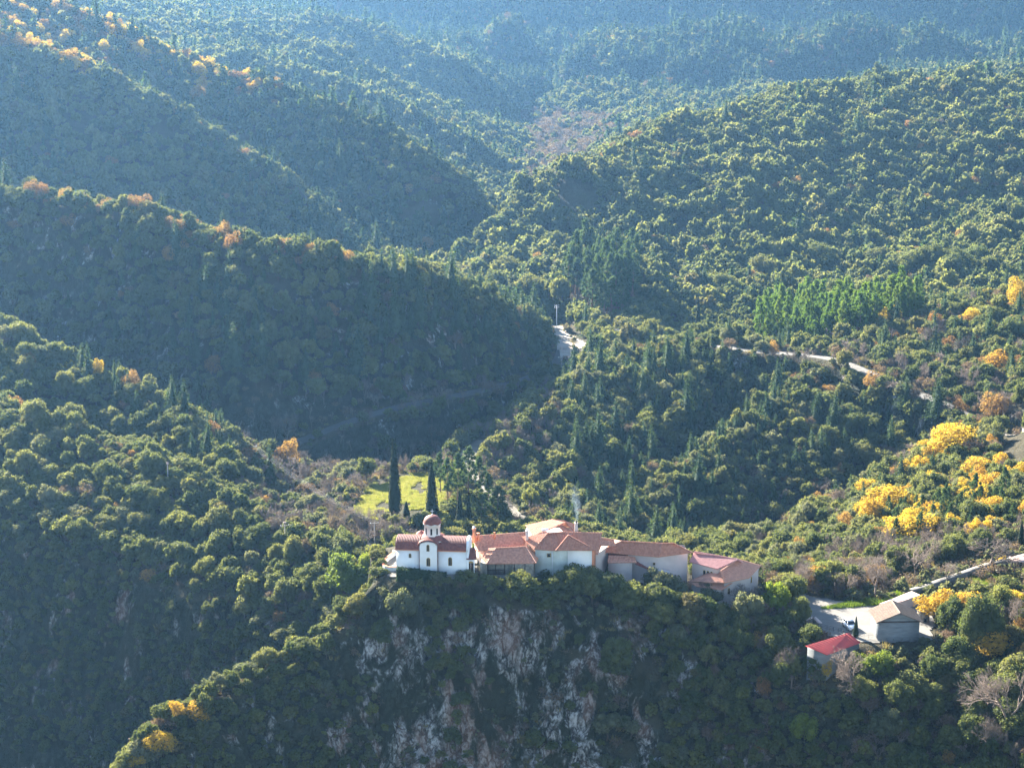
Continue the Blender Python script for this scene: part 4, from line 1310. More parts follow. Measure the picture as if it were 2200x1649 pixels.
# end gables under the vaults, raised as a white parapet on the right
def half(cy, r, h, k=13, z0=WH): return [(cy - r * math.cos(t), z0 + h * math.sin(t)) for t in np.linspace(0, math.pi, k)]
for x0, x1, r, h in ((0.06, 0.3, 2.5, 1.6), (CH_LEN - 0.1, CH_LEN + 0.35, 2.8, 2.15)):
    prof = half(DEP / 2, r, h); k = len(prof)
    v = [(x0, p[0], p[1]) for p in prof] + [(x1, p[0], p[1]) for p in prof]
    for i in range(1, k - 1): w.add(v, np.array([(0, i, i + 1)])); w.add(v, np.array([(k, k + i + 1, k + i)]))
    w.add(v, np.array([(i, k + i, k + (i + 1) % k, (i + 1) % k) for i in range(k)]))
box(w, (CH_LEN - 0.1, -0.02, -2.5), (CH_LEN + 0.35, DEP + .02, WH + 0.02))
mesh_obj('wall', w, M_WHITE, church)
cn = MB()
box(cn, (-0.12, -0.22, WH - 0.02), (tx0 - 0.03, -0.003, WH + 0.16)); box(cn, (tx1 + 0.03, -0.22, WH - 0.02), (CH_LEN - 0.16, -0.003, WH + 0.16)); box(cn, (-0.22, -0.22, WH - 0.02), (-0.003, DEP, WH + 0.16))
mesh_obj('cornice', cn, M_ORANGE, church)
def vault(parent, x0, x1, cy, r, h, z0, mt, pitch=0.3, name='roof'):
    """barrel vault along x covered with columns of tiles"""
    mb, tb = MB(), MB()
    k = 12
    prof = [(cy - r * math.cos(t), z0 + h * math.sin(t)) for t in np.linspace(0, math.pi, k + 1)]
    v = [(x0, p[0], p[1]) for p in prof] + [(x1, p[0], p[1]) for p in prof]
    mb.add(v, np.array([(i, i + 1, k + 2 + i, k + 1 + i) for i in range(k)]))
    u = x0 + pitch / 2
    while u < x1:
        V = []; F = []
        for i in range(k + 1):
            t = math.pi * i / k
            ny, nz = -math.cos(t) / r, math.sin(t) / h; l = math.hypot(ny, nz); ny /= l; nz /= l
            hh = 0.085 if i % 2 else 0.065
            for du, dh in ((-0.42, 0), (-0.2, hh), (0.2, hh), (0.42, 0)):
                V.append((u + du * pitch, prof[i][0] + ny * dh, prof[i][1] + nz * dh))
        F = [(i * 4 + j, i * 4 + j + 1, i * 4 + j + 5, i * 4 + j + 4) for i in range(k) for j in range(3)]
        tb.add(V, np.array(F)); u += pitch
    r_ = mesh_obj(name, mb, mt, parent)
    t = mesh_obj('roof_tiles', tb, mt, r_); t['kind'] = 'stuff'
    return r_
vault(church, -0.12, tx0 - 0.05, DEP / 2, DEP / 2 + 0.2, 1.8, WH + 0.16, M_TILE_DK)
vault(church, tx1 + 0.05, CH_LEN - 0.16, DEP / 2, DEP / 2 + 0.2, 1.8, WH + 0.16, M_TILE_DK)
# front bay with its arched gable
bx, bw = (tx0 + tx1) / 2, (tx1 - tx0)
bay = MB()
BH = 5.6
k = 11
prof = [(tx0, -2.5), (tx1, -2.5)] + [(bx + math.cos(t) * bw / 2, BH + math.sin(t) * 0.75) for t in np.linspace(0, math.pi, k)]
n_ = len(prof)
v = [(p[0], -0.45, p[1]) for p in prof] + [(p[0], DEP / 2, p[1]) for p in prof]
for i in range(1, n_ - 1): bay.add(v, np.array([(0, i, i + 1)]))
bay.add(v, np.array([(i, n_ + i, n_ + (i + 1) % n_, (i + 1) % n_) for i in range(n_)]))
mesh_obj('front_bay', bay, M_WHITE, church)
# downpipes beside the bay
dp = MB()
for x in (tx0 - 0.12, tx1 + 0.12): dp.add(*tube([(x, -0.1, -1.5), (x, -0.1, WH)], [0.06, 0.06], 6))
mesh_obj('downpipe', dp, M_TILE_DK, church)
ar, at_ = MB(), MB()
kk = 14
ts = np.linspace(-0.06, math.pi + 0.06, kk + 1)
def archp(t, off): return (bx + math.cos(t) * (bw / 2 + 0.18 + off), BH + 0.12 + max(math.sin(t), -0.1) * (0.75 + 0.08 + off))
v = []
for t in ts:
    for y in (-0.75, DEP / 2): v.append((archp(t, 0.0)[0], y, archp(t, 0.0)[1]))
    for y in (-0.75, DEP / 2): v.append((archp(t, 0.14)[0], y, archp(t, 0.14)[1]))
F = []
for i in range(kk):
    a, b = i * 4, i * 4 + 4
    F += [(a, b, b + 1, a + 1), (a + 2, a + 3, b + 3, b + 2), (a, a + 2, b + 2, b)]
ar.add(v, np.array(F))
# tiles lie across the little vault
for y in np.arange(-0.7, DEP / 2 - 0.2, 0.3):
    V = []
    for i, t in enumerate(ts):
        for dy, dh in ((-0.12, 0.14), (-0.06, 0.21), (0.06, 0.21), (0.12, 0.14)):
            p = archp(t, dh); V.append((p[0], y + 0.15 + dy, p[1]))
    at_.add(V, np.array([(i * 4 + j, i * 4 + j + 1, i * 4 + j + 5, i * 4 + j + 4) for i in range(kk) for j in range(3)]))
r_ = mesh_obj('arched_roof', ar, M_TILE_DK, church); t_ = mesh_obj('roof_tiles', at_, M_TILE_DK, r_); t_['kind'] = 'stuff'
# dome: square base, drum with arched windows, ribbed cap, cross
dcx, dcy = (926 - 851.6) * mpx, DEP / 2 - 0.2
db = MB()
box(db, (dcx - 1.85, dcy - 1.85, WH), (dcx + 1.85, dcy + 1.85, WH + 1.75))
mesh_obj('drum_base', db, M_WHITE, church)
def ring(mb, cx, cy, prof, n=8, rot=math.pi / 8, mi=0):
    V = []
    for r, z in prof:
        for i in range(n):
            a = rot + i / n * 2 * math.pi; V.append((cx + math.cos(a) * r, cy + math.sin(a) * r, z))
    F = [(j * n + i, j * n + (i + 1) % n, (j + 1) * n + (i + 1) % n, (j + 1) * n + i) for j in range(len(prof) - 1) for i in range(n)]
    mb.add(V, np.array(F), mi)
sk = MB(); z0 = WH + 1.75
ring(sk, dcx, dcy, [(2.85, z0 - 0.05), (2.85, z0 + 0.12), (1.7, z0 + 0.75)], 4, math.pi / 4)
mesh_obj('skirt_roof', sk, M_TILE_DK, church)
dz0, dz1 = z0 + 0.3, z0 + 2.65
dm = MB(); ring(dm, dcx, dcy, [(1.55, dz0), (1.55, dz1), (1.72, dz1 + 0.05), (1.72, dz1 + 0.22), (0.2, dz1 + 0.3)])
drum = mesh_obj('drum', dm, M_WHITE, church)
for i in range(8):
    a = math.pi / 8 * 2 * i
    e = MB(); rr = 1.55 * math.cos(math.pi / 8)
    arched(e, 0.34, 1.25, -0.03, 0.05)
    o = mesh_obj('drum_window', e, M_GLASS, drum)
    o.location = (dcx + math.cos(a) * rr, dcy + math.sin(a) * rr, dz0 + 0.6); o.rotation_euler = (0, 0, a + math.pi / 2)
cp_ = MB(); prof = [(1.72, dz1 + 0.12)] + [(1.64 * math.cos(t) ** 0.85, dz1 + 0.25 + 1.5 * math.sin(t)) for t in np.linspace(0.03, math.pi / 2 - 0.04, 8)]
V = []
nseg = 32
for j, (r, z) in enumerate(prof):
    for i in range(nseg):
        a = i / nseg * 2 * math.pi
        rib = 1 + (0.03 if i % 2 else -0.02)
        zz = z + (0.16 * abs(math.sin(a * 4 + math.pi / 2 * 0)) if j < 2 else 0)
        V.append((dcx + math.cos(a) * r * rib, dcy + math.sin(a) * r * rib, zz))
cp_.add(V, np.array([(j * nseg + i, j * nseg + (i + 1) % nseg, (j + 1) * nseg + (i + 1) % nseg, (j + 1) * nseg + i) for j in range(len(prof) - 1) for i in range(nseg)]))
mesh_obj('dome', cp_, M_TILE_DK, church)
cr_ = MB(); zt = dz1 + 1.7
cr_.add(*tube([(dcx, dcy, zt), (dcx, dcy, zt + 1.15)], [0.05, 0.045], 6)); cr_.add(*tube([(dcx - 0.32, dcy, zt + 0.75), (dcx + 0.32, dcy, zt + 0.75)], [0.045, 0.045], 6)); cr_.add(ICO1_V * 0.13 + (dcx, dcy, zt + 0.12), ICO1_F)
mesh_obj('cross', cr_, M_METAL, church)
for (px, py, w_, h_, y) in ((881.6, 1197.5, .5, .85, 0), (967.5, 1214.5, .72, 1.65, 0), (920.9, 1182.5, .55, 1.3, -0.45), (921.4, 1214, .72, 1.65, -0.45)):
    xx = (px - 851.6) * mpx
    zb = (1217 + (1235 - 1217) * (px - 851.6) / 151.1 - py) / 11.0 + (0.1 if y else 0)
    base_line = 1230.4 + 4.6 * (px - 851.6) / 151.1  # foot of the wall in the photograph
    window(church, xx, (base_line - py) / 11.0 , w_, h_, y)
# little twin roof knobs behind the vault
kb = MB(); box(kb, (3.2, DEP - 1.2, WH + 1.0), (4.9, DEP + 0.4, WH + 1.7)); ring(kb, 4.05, DEP - 0.4, [(1.35, WH + 1.7), (0.05, WH + 2.4)], 4, math.pi / 4, 1)
kb2 = kb.mesh('rear_bay', [M_WHITE, M_TILE_DK]); o = bpy.data.objects.new('rear_bay', kb2); COL.objects.link(o); o.parent = church
# curved terrace wall round the apse
tw = MB(); tc = MB()
pl = [atz(px, py, -2.6) for px, py in ((849, 1190), (836, 1199), (826, 1208), (822.5, 1214), (824, 1219), (832, 1222.5), (842, 1223.5), (853, 1223))]
for a, b in zip(pl[:-1], pl[1:]):
    d = (b - a) / np.linalg.norm(b - a); nrm = np.array((-d[1], d[0], 0)) * 0.16
    prism(tw, [a - nrm, b - nrm, b + nrm, a + nrm], -3.2, -2.05)
    prism(tc, [a - nrm * 1.3, b - nrm * 1.3, b + nrm * 1.3, a + nrm * 1.3], -2.05, -1.97)
tr_ = thing('terrace_wall', 'low curved white parapet round the left end of the church', 'wall', (0, 0, 0))
mesh_obj('parapet', tw, M_WHITE, tr_); mesh_obj('coping', tc, M_ORANGE, tr_)

def stonewall(name, label, pts, z0, z1, t, mat, cap_mat=None, over=0.06, cat='wall'):
    """a wall along a line; z0, z1 constant or per point"""
    e = thing(name, label, cat, tuple(pts[0]))
    o0 = np.array(pts[0])
    mb, cb = MB(), MB()
    n = len(pts)
    zz0 = [z0] * n if np.isscalar(z0) else z0; zz1 = [z1] * n if np.isscalar(z1) else z1
    for i in range(n - 1):
        a, b = np.array(pts[i]) - o0, np.array(pts[i + 1]) - o0
        d = (b - a); d[2] = 0; d /= np.linalg.norm(d); q = np.array((-d[1], d[0], 0)) * t / 2
        A = [a - q, b - q, b + q, a + q]
        v = [(p[0], p[1], zz0[i + (j in (1, 2))] - o0[2]) for j, p in enumerate(A)] + [(p[0], p[1], zz1[i + (j in (1, 2))] - o0[2]) for j, p in enumerate(A)]
        F = np.array([(4, 5, 6, 7), (0, 1, 5, 4), (1, 2, 6, 5), (2, 3, 7, 6), (3, 0, 4, 7)])
        mb.add(v, F)
        if cap_mat:
            q2 = q * (1 + over * 2 / t)
            A = [a - q2, b - q2, b + q2, a + q2]
            v = [(p[0], p[1], zz1[i + (j in (1, 2))] - o0[2] + 0.003) for j, p in enumerate(A)] + [(p[0], p[1], zz1[i + (j in (1, 2))] - o0[2] + 0.1) for j, p in enumerate(A)]
            cb.add(v, F)
    mesh_obj('masonry', mb, mat, e)
    if cap_mat: mesh_obj('coping', cb, cap_mat, e)
    return e
# courses of rubble on the big retaining wall below the church
def rubble(parent, a, b, z0, z1, mat, seed, size=0.5, cap_=120):
    """single stones standing proud of a wall face between a and b"""
    rg = np.random.default_rng(seed)
    d = np.array(b[:2]) - np.array(a[:2]); L = np.linalg.norm(d); d /= L; nrm = np.array((d[1], -d[0]))
    variants = []
    for i in range(6):
        mb = MB(); s = ICO1_V * (1 + 0.18 * rg.normal(size=(len(ICO1_V), 1))); s = np.sign(s) * np.abs(s) ** 0.6
        mb.add(s * (0.5, 0.22, 0.5), ICO1_F); variants.append(mb.mesh('stone', [mat]))
    k = 0; z = z0
    while z < z1 and k < cap_:
        h = size * rg.uniform(0.55, 0.85); x = rg.uniform(0, 0.3)
        while x < L and k < cap_:
            w_ = size * rg.uniform(0.7, 1.5)
            o = bpy.data.objects.new('stone', variants[int(rg.integers(6))]); COL.objects.link(o); o.parent = parent
            p = np.array(a[:2]) + d * (x + w_ / 2) + nrm * 0.04 - np.array(parent.location[:2])
            o.location = (p[0], p[1], z + h / 2 - parent.location[2]); o.scale = (w_ * 0.93, 0.5, h * 0.92)
            o.rotation_euler = (0, rg.uniform(-0.06, 0.06), math.atan2(d[1], d[0]))
            x += w_; k += 1
        z += h
p0, p1, p2, p3 = atz(824, 1226, -3.1), atz(856, 1236, -3.1), atz(955, 1243, -3.1), atz(990, 1243, -3.1)
rw = stonewall('retaining_wall', 'rubble stone retaining wall under the white church', [p0, p1, p2, p3], -9.5, -2.9, 0.8, M_STONE)
rubble(rw, p0 + (0, -0.4, 0), p1 + (0, -0.4, 0), -7.5, -2.95, M_STONE, 3, 0.62, 90)
# railing above the hedge
def railing(name, label, pts, h=1.0, step=1.1, mat=None, rails=2, r=0.03):
    e = thing(name, label, 'railing', tuple(pts[0])); o0 = np.array(pts[0])
    rb = MB()
    for a, b in zip(pts[:-1], pts[1:]):
        for q in range(rails):
            z = h * (1 - q / rails * 0.8)
            rb.add(*tube([np.array(a) - o0 + (0, 0, z), np.array(b) - o0 + (0, 0, z)], [r, r], 4))
    mesh_obj('rail', rb, mat or M_IRON, e)
    pm = MB(); pm.add(*tube([(0, 0, -0.1), (0, 0, h)], [r * 1.3, r * 1.3], 4)); me = pm.mesh('post', [mat or M_IRON])
    for a, b in zip(pts[:-1], pts[1:]):
        a, b = np.array(a), np.array(b); L = np.linalg.norm(b - a); k = max(int(L / step), 1)
        for i in range(k + (b is pts[-1])):
            o = bpy.data.objects.new('post', me); COL.objects.link(o); o.parent = e
            o.location = tuple(a + (b - a) * i / k - o0)
    return e
railing('railing', 'thin iron railing along the terrace in front of the church', [atz(858, 1234, -2.9), atz(905, 1235, -2.9), atz(960, 1237, -2.9)], 0.9, 1.2)
# ======================================================= the other monastery buildings
def G2(*p): return tuple(p)
def house(name, label, cat, zb, foot, zwall, wallmat, planes, caps, roofmat, pitch=0.3, base=-4.0):
    """foot: wall corners as (px,py) on height zwall (the eaves line); planes: [(corners (px,py,z), eave index pair)]"""
    P = [atz(px, py, zwall) for px, py in foot]
    o0 = np.array((P[0][0], P[0][1], zb))
    e = thing(name, label, cat, tuple(o0))
    w = MB(); prism(w, [p - o0 for p in P], base, zwall - zb - 0.02)
    mesh_obj('wall', w, wallmat, e)
    pl = []
    for c, ev in planes:
        if c == 'back':
            (a_, b_, dep, drop_) = ev
            a_, b_ = atz(*a_), atz(*b_); dd_ = (b_ - a_); nb = np.array((-dd_[1], dd_[0], 0)); nb /= np.linalg.norm(nb)
            if nb[1] < 0: nb = -nb
            pl.append(([b_, a_, a_ + nb * dep - (0, 0, drop_), b_ + nb * dep - (0, 0, drop_)], (2, 3)))
            continue
        q = [atz(*t) for t in c]
        if len(q) > 3:
            oth = max((i for i in range(len(q)) if i not in ev), key=lambda i: q[i][2])
            for i in range(len(q)):
                if i in ev or i == oth: continue
                p = onplane(c[i][0], c[i][1], q[ev[0]], q[ev[1]], q[oth])
                n = np.cross(q[ev[1]] - q[ev[0]], q[oth] - q[ev[0]])
                if np.linalg.norm(p - q[i]) < 2.5: q[i] = p
                elif abs(n[2]) > 1e-3: q[i] = q[i] - np.array((0, 0, np.dot(q[i] - q[ev[0]], n) / n[2]))
        pl.append((q, ev))
    roof(e, pl, [(atz(*a), atz(*b)) for a, b in caps], roofmat, inv=o0, pitch=pitch)
    e['o0'] = list(map(float, o0))
    return e, o0, P
def wallwin(e, o0, A, B, t, zc, w, h, arch=False, bars=False, name='window'):
    """a window on the wall from A to B at fraction t, its sill at height zc"""
    A, B = np.array(A), np.array(B)
    d = B - A; d[2] = 0; d /= np.linalg.norm(d)
    p = A + (B - A) * t
    f = window(e, 0, 0, w, h, 0, arch, bars)
    f.location = (p[0] - o0[0], p[1] - o0[1], zc - o0[2]); f.rotation_euler = (0, 0, math.atan2(d[1], d[0]))
    f.name = name
    return f
def chimney(px, py, ztop, w, h, mat, name='chimney', label='', topmat=None, pot=True, parent=None, o0=(0, 0, 0)):
    p = atz(px, py, ztop)
    mb = MB(); box(mb, (-w / 2, -w / 2, -h), (w / 2, w / 2, 0)); box(mb, (-w * .62, -w * .62, 0.003), (w * .62, w * .62, 0.12))
    o = mesh_obj(name, mb, mat, parent); o.location = tuple(p - np.array(o0))
    if pot:
        m2 = MB(); m2.add(*tube([(0, 0, 0.1), (0, 0, 0.5)], [w * .28, w * .25], 8)); m2.add(*tube([(0, 0, 0.5), (0, 0, 0.62)], [w * .45, w * .1], 8))
        q = mesh_obj('chimney_pot', m2, topmat or mat, o)
    return o

# B2: long low roofed wing behind the veranda house
ze, zr = -0.2, 1.7
e2, o2, P2 = house('guest_wing', 'long low wing with a plain terracotta roof directly right of the white church', 'building', -4,
    [(1031, 1181.5), (1134, 1173.5), (1142, 1147), (1020, 1153)], ze - 0.05, M_CREAM,
    [([(1028, 1183, ze), (1136, 1174.5, ze), (1128, 1143.5, zr), (1012, 1152, zr)], (0, 1)),
     ('back', ((1012, 1152, zr), (1128, 1143.5, zr), 3.5, 2.0))],
    [((1012, 1152, zr), (1128, 1143.5, zr)), ((1028, 1183, ze), (1012, 1152, zr))], M_TILE_OLD)
chimney(1018.6, 1136, 3.7, 0.62, 2.6, M_ORANGE, parent=e2, o0=o2, topmat=M_METAL)
chimney(1027.7, 1146, 2.6, 0.5, 1.4, M_ORANGE, parent=e2, o0=o2, pot=False)
chimney(1062.5, 1144, 2.4, 0.3, 1.2, M_ORANGE, parent=e2, o0=o2, pot=False)
# parapet strip in shade behind the gate
# B3: veranda house
ze, zr = -1.2, 0.75
e3, o3, P3 = house('veranda_house', 'stone house with a wooden veranda under a coarse red tiled hipped roof', 'house', -4.2,
    [(1050, 1206.5), (1147, 1206.5), (1144, 1186), (1036, 1188)], ze - 0.05, M_STONE,
    [([(1045.5, 1210.5, ze), (1152, 1209, ze), (1130, 1174, zr), (1065.2, 1177, zr)], (0, 1)),
     ([(1022, 1181, ze + .1), (1045.5, 1210.5, ze), (1065.2, 1177, zr)], (0, 1)),
     ([(1152, 1209, ze), (1163, 1180, ze), (1130, 1174, zr)], (0, 1)),
     ('back', ((1065.2, 1177, zr), (1130, 1174, zr), 3.0, 1.8))],
    [((1065.2, 1177, zr), (1130, 1174, zr)), ((1045.5, 1210.5, ze), (1065.2, 1177, zr)), ((1152, 1209, ze), (1130, 1174, zr)), ((1022, 1181, ze + .1), (1065.2, 1177, zr))], M_TILE_OLD, pitch=0.27)
A, B = atz(1046, 1209, ze), atz(1150, 1209, ze)
ve = MB()
zf = -3.5
dv = (B - A) / np.linalg.norm(B - A)
def vb(t0, t1, y0, y1, z0, z1, mb, mi=0):
    q = np.array((-dv[1], dv[0], 0)); L = np.linalg.norm(B - A)
    base = [A + dv * L * t0 + q * y0, A + dv * L * t1 + q * y0, A + dv * L * t1 + q * y1, A + dv * L * t0 + q * y1]
    base = [b - o3 for b in base]
    prism(mb, base, z0 - o3[2], z1 - o3[2], mi)
back = MB(); vb(0.02, 0.98, 1.25, 1.4, zf, ze - 0.1, back); mesh_obj('veranda_back_wall', back, M_DARKWOOD, e3)
fl = MB(); vb(0.0, 1.0, -0.25, 1.2, zf - 0.2, zf, fl); mesh_obj('veranda_floor', fl, M_PATH, e3)
for t in (0.01, 0.175, 0.36, 0.56, 0.78, 0.97):
    m = MB(); vb(t, t + 0.016, -0.15, 0.0, zf, ze - 0.12, m); mesh_obj('post', m, M_DARKWOOD, e3)
m = MB(); vb(0.0, 0.38, -0.13, -0.08, zf + 0.95, zf + 1.05, m); vb(0.0, 0.38, -0.13, -0.08, zf + 0.1, zf + 0.18, m)
for t in np.linspace(0.0, 0.375, 34): vb(t, t + 0.0035, -0.12, -0.09, zf + 0.15, zf + 1.0, m)
mesh_obj('balustrade', m, M_DARKWOOD, e3)
m = MB(); vb(0.52, 0.99, -0.1, 0.1, zf, zf + 2.15, m); mesh_obj('stone_front', m, M_STONE, e3)
m = MB(); vb(0.02, 0.44, -0.35, 1.5, -10.5, zf - 0.2, m); mesh_obj('stone_base', m, M_STONE, e3)
m = MB(); box(m, (0, 0, 0), (0.9, 0.08, 1.0)); f = mesh_obj('base_window', m, M_GLASS, e3); q = A + dv * 3.1 + np.array((dv[1], -dv[0], 0)) * 0.42 - o3; f.location = (q[0], q[1], zf - 1.75 - o3[2]); f.rotation_euler = (0, 0, math.atan2(dv[1], dv[0]))
rubble(e3, A + dv * 0.3 + np.array((dv[1], -dv[0], 0)) * 0.36, A + dv * 3.9 + np.array((dv[1], -dv[0], 0)) * 0.36, -7.0, zf - 0.25, M_STONE, 9, 0.6, 60)
m = MB(); s0, s1 = atz(1031.5, 1206, -1.2), atz(1046, 1210, -1.2)
for_ = [s0 - o3, s1 - o3, s1 - o3 + (0.3, 3, 0), s0 - o3 + (0.3, 3, 0)]
prism(m, for_, -6, ze - 0.1 - o3[2]); mesh_obj('side_wall', m, M_STONE, e3)

# the gateway between church and veranda house
g0, g1 = atz(1004.5, 1235.5, -3.0), atz(1019.5, 1235.5, -3.0)
gt = thing('arched_gateway', 'white arched gateway with dark double door and little tiled roof beside the church', 'gate', tuple(g0), math.atan2(g1[1] - g0[1], g1[0] - g0[0]))
GL_ = float(np.linalg.norm(g1 - g0))
m = MB()
box(m, (-0.02, 0, -0.5), (0.12, 0.9, 2.7)); box(m, (GL_ - 0.16, 0, -0.5), (GL_, 0.9, 2.7))
R_ = (GL_ - 0.28) / 2; cxg = 0.12 + R_
k = 10; V = []
for i in range(k + 1):
    t = math.pi * i / k
    for y in (-0.04, 0.9):
        V.append((cxg - math.cos(t) * R_, y, 2.3 + math.sin(t) * R_ * 0.95)); V.append((cxg - math.cos(t) * (R_ + 0.2), y, 2.3 + math.sin(t) * (R_ + 0.25)))
m.add(V, np.array([(i * 4, i * 4 + 1, i * 4 + 5, i * 4 + 4) for i in range(k)] + [(i * 4 + 1, i * 4 + 3, i * 4 + 7, i * 4 + 5) for i in range(k)] + [(i * 4, i * 4 + 2, i * 4 + 6, i * 4 + 4) for i in range(k)]))
mesh_obj('arch', m, M_WHITE, gt)
for s in (-1, 1):
    m = MB(); box(m, (cxg + (0.02 if s > 0 else -R_), 0.3, -0.2), (cxg + (R_ if s > 0 else -0.02), 0.38, 2.3)); d_ = mesh_obj('door', m, M_DARKWOOD, gt)
m = MB(); arched(m, 2 * R_, R_ * 1.0, 0.32, 0.36, cxg, 2.3 - 0.02, 9); mesh_obj('fanlight', m, M_FRAME, gt)
rp = MB(); rt = MB()
pp = [np.array(p, float) for p in ((-0.2, -0.35, 3.25), (GL_ + 0.45, -0.35, 3.25), (GL_ + 0.1, 2.2, 4.6), (-0.1, 2.2, 4.6))]
poly_slab(rp, pp, 0.12); tiles(rt, pp, (0, 1), 0.26)
r_ = mesh_obj('roof', rp, M_TILE_DK, gt); t_ = mesh_obj('roof_tiles', rt, M_TILE_DK, r_); t_['kind'] = 'stuff'
# iron grille gate next to it
ig = thing('iron_gate', 'tall dark iron grille gate between the arched gateway and the stone house', 'gate', tuple(atz(1021, 1235, -3.0)))
for i in range(7):
    m = MB(); m.add(*tube([(i * 0.13, 0, 0), (i * 0.13, 0, 2.2)], [0.03, 0.03], 4)); mesh_obj('bar', m, M_IRON, ig)
m = MB(); box(m, (-0.05, -0.03, 1.9), (0.85, 0.03, 1.97)); box(m, (-0.05, -0.03, 0.1), (0.85, 0.03, 0.17)); mesh_obj('gate_frame', m, M_IRON, ig)
m = MB(); box(m, (0.9, -0.1, -0.6), (1.3, 0.4, 2.3)); mesh_obj('pillar', m, M_STONE, ig)
# light retaining wall with steps under the gateway
q0, q1, q2 = atz(987, 1238, -3.3), atz(1022, 1241, -3.4), atz(1043.5, 1241, -3.4)
lw = stonewall('landing_wall', 'pale stone landing wall below the arched gateway', [q0, q1, q2], -6.2, -3.35, 0.9, M_STONE, M_PATH)
rubble(lw, q0 + (0, -0.45, 0), q1 + (0, -0.45, 0), -4.7, -3.45, M_STONE, 12, 0.5, 40)
stp = thing('stone_steps', 'stone steps climbing to the terrace in front of the church', 'steps', tuple(atz(985, 1240, -3.6)))
for i in range(9):
    m = MB(); box(m, (-0.4 - i * 0.42, -1.0, -2.2 - i * 0.17), (0.0 - i * 0.42, 0.2, -0.05 - i * 0.17)); mesh_obj('step', m, M_STONE, stp)

# B4: main hipped house with weathered pale walls
ze, zr = 0.6, 2.9
e4, o4, P4 = house('main_house', 'tall pale weathered house with two hipped brown roofs in the middle of the monastery', 'house', -6,
    [(1150.5, 1179.5), (1197, 1180.5), (1272, 1177.5), (1279.5, 1163.5), (1150, 1160)], ze - 0.05, M_AQUA,
    [([(1147, 1179, ze), (1199, 1182, ze), (1214, 1142, zr), (1176.6, 1145, zr)], (0, 1)),
     ([(1122, 1152.5, ze + 1.0), (1147, 1180, ze), (1176.6, 1145, zr)], (0, 1)),
     ([(1214, 1142, zr), (1199, 1181, ze), (1285, 1181.5, ze), (1293, 1168, ze)], (1, 2)),
     ('back', ((1176.6, 1145, zr), (1214, 1142, zr), 4.0, 2.3))],
    [((1176.6, 1145, zr), (1214, 1142, zr)), ((1147, 1179, ze), (1176.6, 1145, zr)), ((1214, 1142, zr), (1281, 1179, ze)), ((1122, 1152.5, ze + 1.0), (1147, 1179, ze))], M_TILE_BRN)
# its projecting hip
pl = [([atz(1194, 1182, ze + .1), atz(1273, 1178, ze + .1), atz(1221, 1149, ze + 2.05)], (0, 1))]
r_ = roof(e4, pl, [(atz(1194, 1182, ze + .15), atz(1221, 1149, ze + 2.15)), (atz(1273, 1178, ze + .15), atz(1221, 1149, ze + 2.15))], M_TILE_BRN, inv=o4, name='front_roof')
A4, B4, C4 = atz(1150.5, 1179.5, ze), atz(1197, 1180.5, ze), atz(1272, 1177.5, ze)
wallwin(e4, o4, A4, B4, 0.62, -0.85, 0.75, 0.75)
# white right half of the front and the pinkish corner
m = MB(); d = (C4 - B4) / np.linalg.norm(C4 - B4); nrm = np.array((d[1], -d[0], 0))
a_, b_ = B4 + d * 2.0 + nrm * 0.03 - o4, C4 + nrm * 0.03 - o4
prism(m, [a_, b_, b_ - nrm * 0.02, a_ - nrm * 0.02], -4, ze - 0.25 - o4[2]); mesh_obj('white_front', m, M_WHITE, e4)
m = MB(); a_, b_ = C4 + np.array((0.03, -0.05, 0)) - o4, atz(1279.5, 1163.5, ze) + np.array((0.04, 0, 0)) - o4
prism(m, [a_, b_, b_ + (-0.03, 0, 0), a_ + (-0.03, 0, 0)], -4, ze - 0.25 - o4[2]); mesh_obj('corner_wall', m, M_ORANGE, e4)
m = MB(); p = A4 + (B4 - A4) * 0.78 + np.array((0, -0.1, 0)) - o4; m.add(*tube([p + (0, 0, -4), p + (0, 0, -0.1)], [0.06, 0.06], 6)); mesh_obj('downpipe', m, M_METAL, e4)
chimney(1132.3, 1141, 3.1, 0.55, 2.9, M_CREAM, parent=e4, o0=o4, topmat=M_WHITE)
# B5: house behind
ze, zr = 1.0, 3.2
e5, o5, P5 = house('rear_house', 'house with a broad faded roof at the back, tallest of the monastery roofs', 'house', -6,
    [(1132, 1131), (1145, 1150), (1238, 1151), (1232, 1134)], ze - 0.1, M_WHITE,
    [([(1129, 1128, ze), (1146, 1151, ze), (1214, 1143, ze + 1.0), (1185.7, 1115.7, zr)], (0, 1)),
     ([(1185.7, 1115.7, zr), (1214, 1143, ze + 1.0), (1242, 1149, ze), (1213, 1119, zr)], (1, 2)),
     ('back', ((1185.7, 1115.7, zr), (1213, 1119, zr), 4.0, 2.3)),
     ([(1213, 1119, zr), (1242, 1149, ze), (1240, 1127, ze)], (1, 2))],
    [((1185.7, 1115.7, zr), (1213, 1119, zr)), ((1185.7, 1115.7, zr), (1214, 1143, ze + 1.0)), ((1213, 1119, zr), (1242, 1148, ze))], M_TILE_BRN)
wallwin(e5, o5, P5[0], P5[1], 0.75, -0.8, 0.6, 1.1)
chimney(1238, 1124, 3.9, 0.6, 2.6, M_CREAM, parent=e5, o0=o5, topmat=M_IRON)
